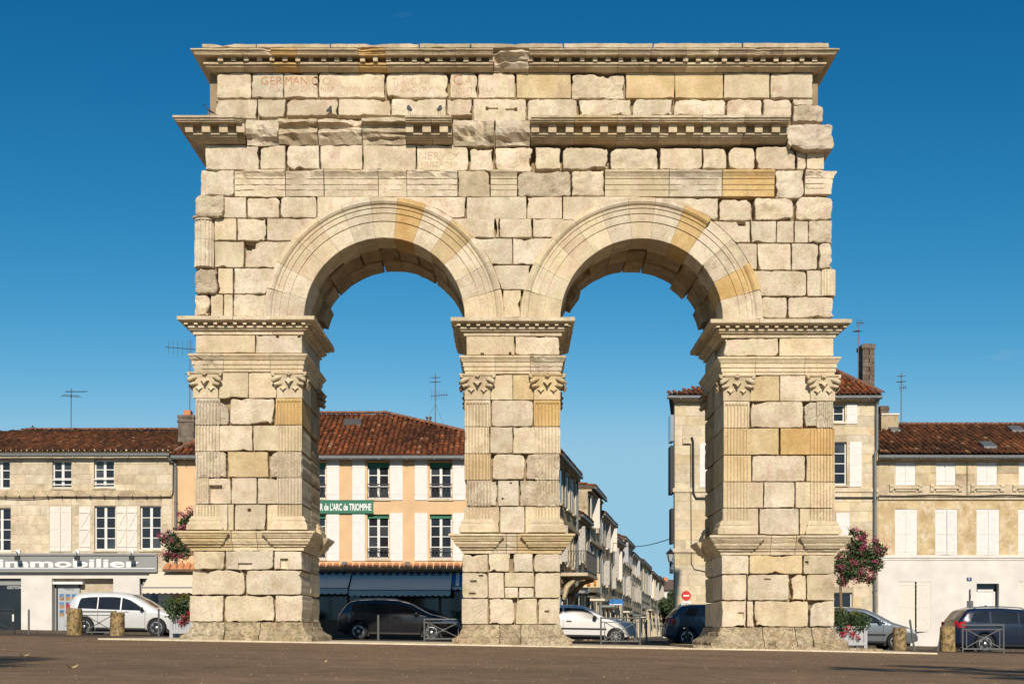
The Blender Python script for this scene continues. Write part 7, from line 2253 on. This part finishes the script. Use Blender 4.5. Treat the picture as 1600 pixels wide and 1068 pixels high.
# palm-like plant inside the bar terrace
pp = thing('terrace_palm', 'dark fan-leaved plant under the striped awning by the middle pier', 'plant', (HX(716, 20.5), 20.5, gz(-2)))
m = MB()
for k in range(16):
    a = rg.uniform(0, 2 * math.pi); l_ = rg.uniform(.5, .9)
    b = Vector((HX(716, 20.5), 20.5, gz(-2) + .5))
    p1 = b + Vector((math.cos(a) * l_ * .35, math.sin(a) * l_ * .35, l_ * .8)); p2 = b + Vector((math.cos(a) * l_ * .8, math.sin(a) * l_ * .8, l_ * .9))
    s = Vector((-math.sin(a), math.cos(a), 0)) * .06
    m.add([tuple(b), tuple(p1 + s), tuple(p2), tuple(p1 - s)], [(0, 1, 2, 3)])
m.build('fronds', 'leaf_green', pp)
MB().lathe([(.16, 0), (.22, .45), (.2, .45)], (HX(716, 20.5), 20.5, gz(-2)), 12).build('pot', 'terracotta', pp)

# two street trees standing outside the frame; their shadows reach the road in view
for lab, x, y, s in (('leafy tree outside the left edge, its shadow on the near road', -4.9, -34.6, 31), ('leafy tree outside the right edge, its shadow on the near road', 6.5, -32.6, 32)):
    t = thing('street_tree', lab, 'tree', (x, y, gz(x)), 'street trees beside the road')
    MB().tube([(x, y, gz(x) - .1), (x + .05, y, 3.6), (x, y + .05, 8.2)], [.2, .15, .05], 10).build('trunk', 'bark', t)
    rg = random.Random(s)
    clumps('crown', t, [(Vector((x + rg.gauss(0, .75), y + rg.gauss(0, .8), 8.2 + rg.gauss(0, .7))), rg.uniform(.4, .7)) for _ in range(18)], 45, .12, 'leaf_green', s)

# ================================================================= BIRDS
def pigeon(label, px, py, y, face, h=.27, group='pigeons perched on the arch'):
    """bird standing upright, feet at the given photo row"""
    x, z = PX(px, y), PZ(py, y)
    V, F = [], []
    sp = [(-.15, .05, .012, .030), (-.10, .07, .022, .035), (-.05, .10, .055, .060), (0, .135, .072, .075), (.045, .17, .065, .070), (.07, .205, .042, .044), (.08, .232, .034, .036), (.095, .252, .036, .036), (.115, .255, .026, .026), (.132, .250, .010, .010), (.148, .244, .004, .004)]
    n = 10
    for fx, fz, rw, rh in sp:
        for k in range(n):
            a = 2 * math.pi * k / n
            V.append((math.sin(a) * 0 + fx + math.sin(a) * rh * .5, math.cos(a) * rw, fz + math.sin(a) * rh * .85))
    F = [(j * n + k, j * n + (k + 1) % n, (j + 1) * n + (k + 1) % n, (j + 1) * n + k) for j in range(len(sp) - 1) for k in range(n)] + [tuple(range(n))[::-1], tuple(range((len(sp) - 1) * n, len(sp) * n))]
    s = h / .27
    c, sn = math.cos(face), math.sin(face)
    V = [(x + (v[0] * c - v[1] * sn) * s, y + (v[0] * sn + v[1] * c) * s, z + v[2] * s) for v in V]
    t = thing('pigeon', label, 'bird', (x, y, z), group)
    b = mk('body', V, F, 'pigeon_grey', t, smooth=True)
    m = MB()
    for q in (-.025, .025):
        m.tube([(x - q * sn * s, y + q * c * s, z + .08 * s), (x - q * sn * s, y + q * c * s, z)], .006, 5)
    m.build('legs', 'sign_orange', t)
    return t
pigeon('pigeon perched at the far left tip of the middle cornice', 326, 180, -.3, math.pi, group='pigeons perched on the arch')
pigeon('dark pigeon facing us, leftmost of three along the worn ledge', 514, 180, -.02, 1.3)
pigeon('dark pigeon, the middle of three along the worn ledge', 640, 179, -.25, 1.9)
pigeon('dark pigeon, rightmost of three along the worn ledge', 686.5, 179, -.25, 1.4)
pigeon('pigeon on the left house ridge, left of a pair', 46, 675, FY + 5, .3, .30, 'pigeons on the left roof ridge')
pigeon('pigeon on the left house ridge, right of a pair', 53.5, 674, FY + 5, 2.6, .30, 'pigeons on the left roof ridge')
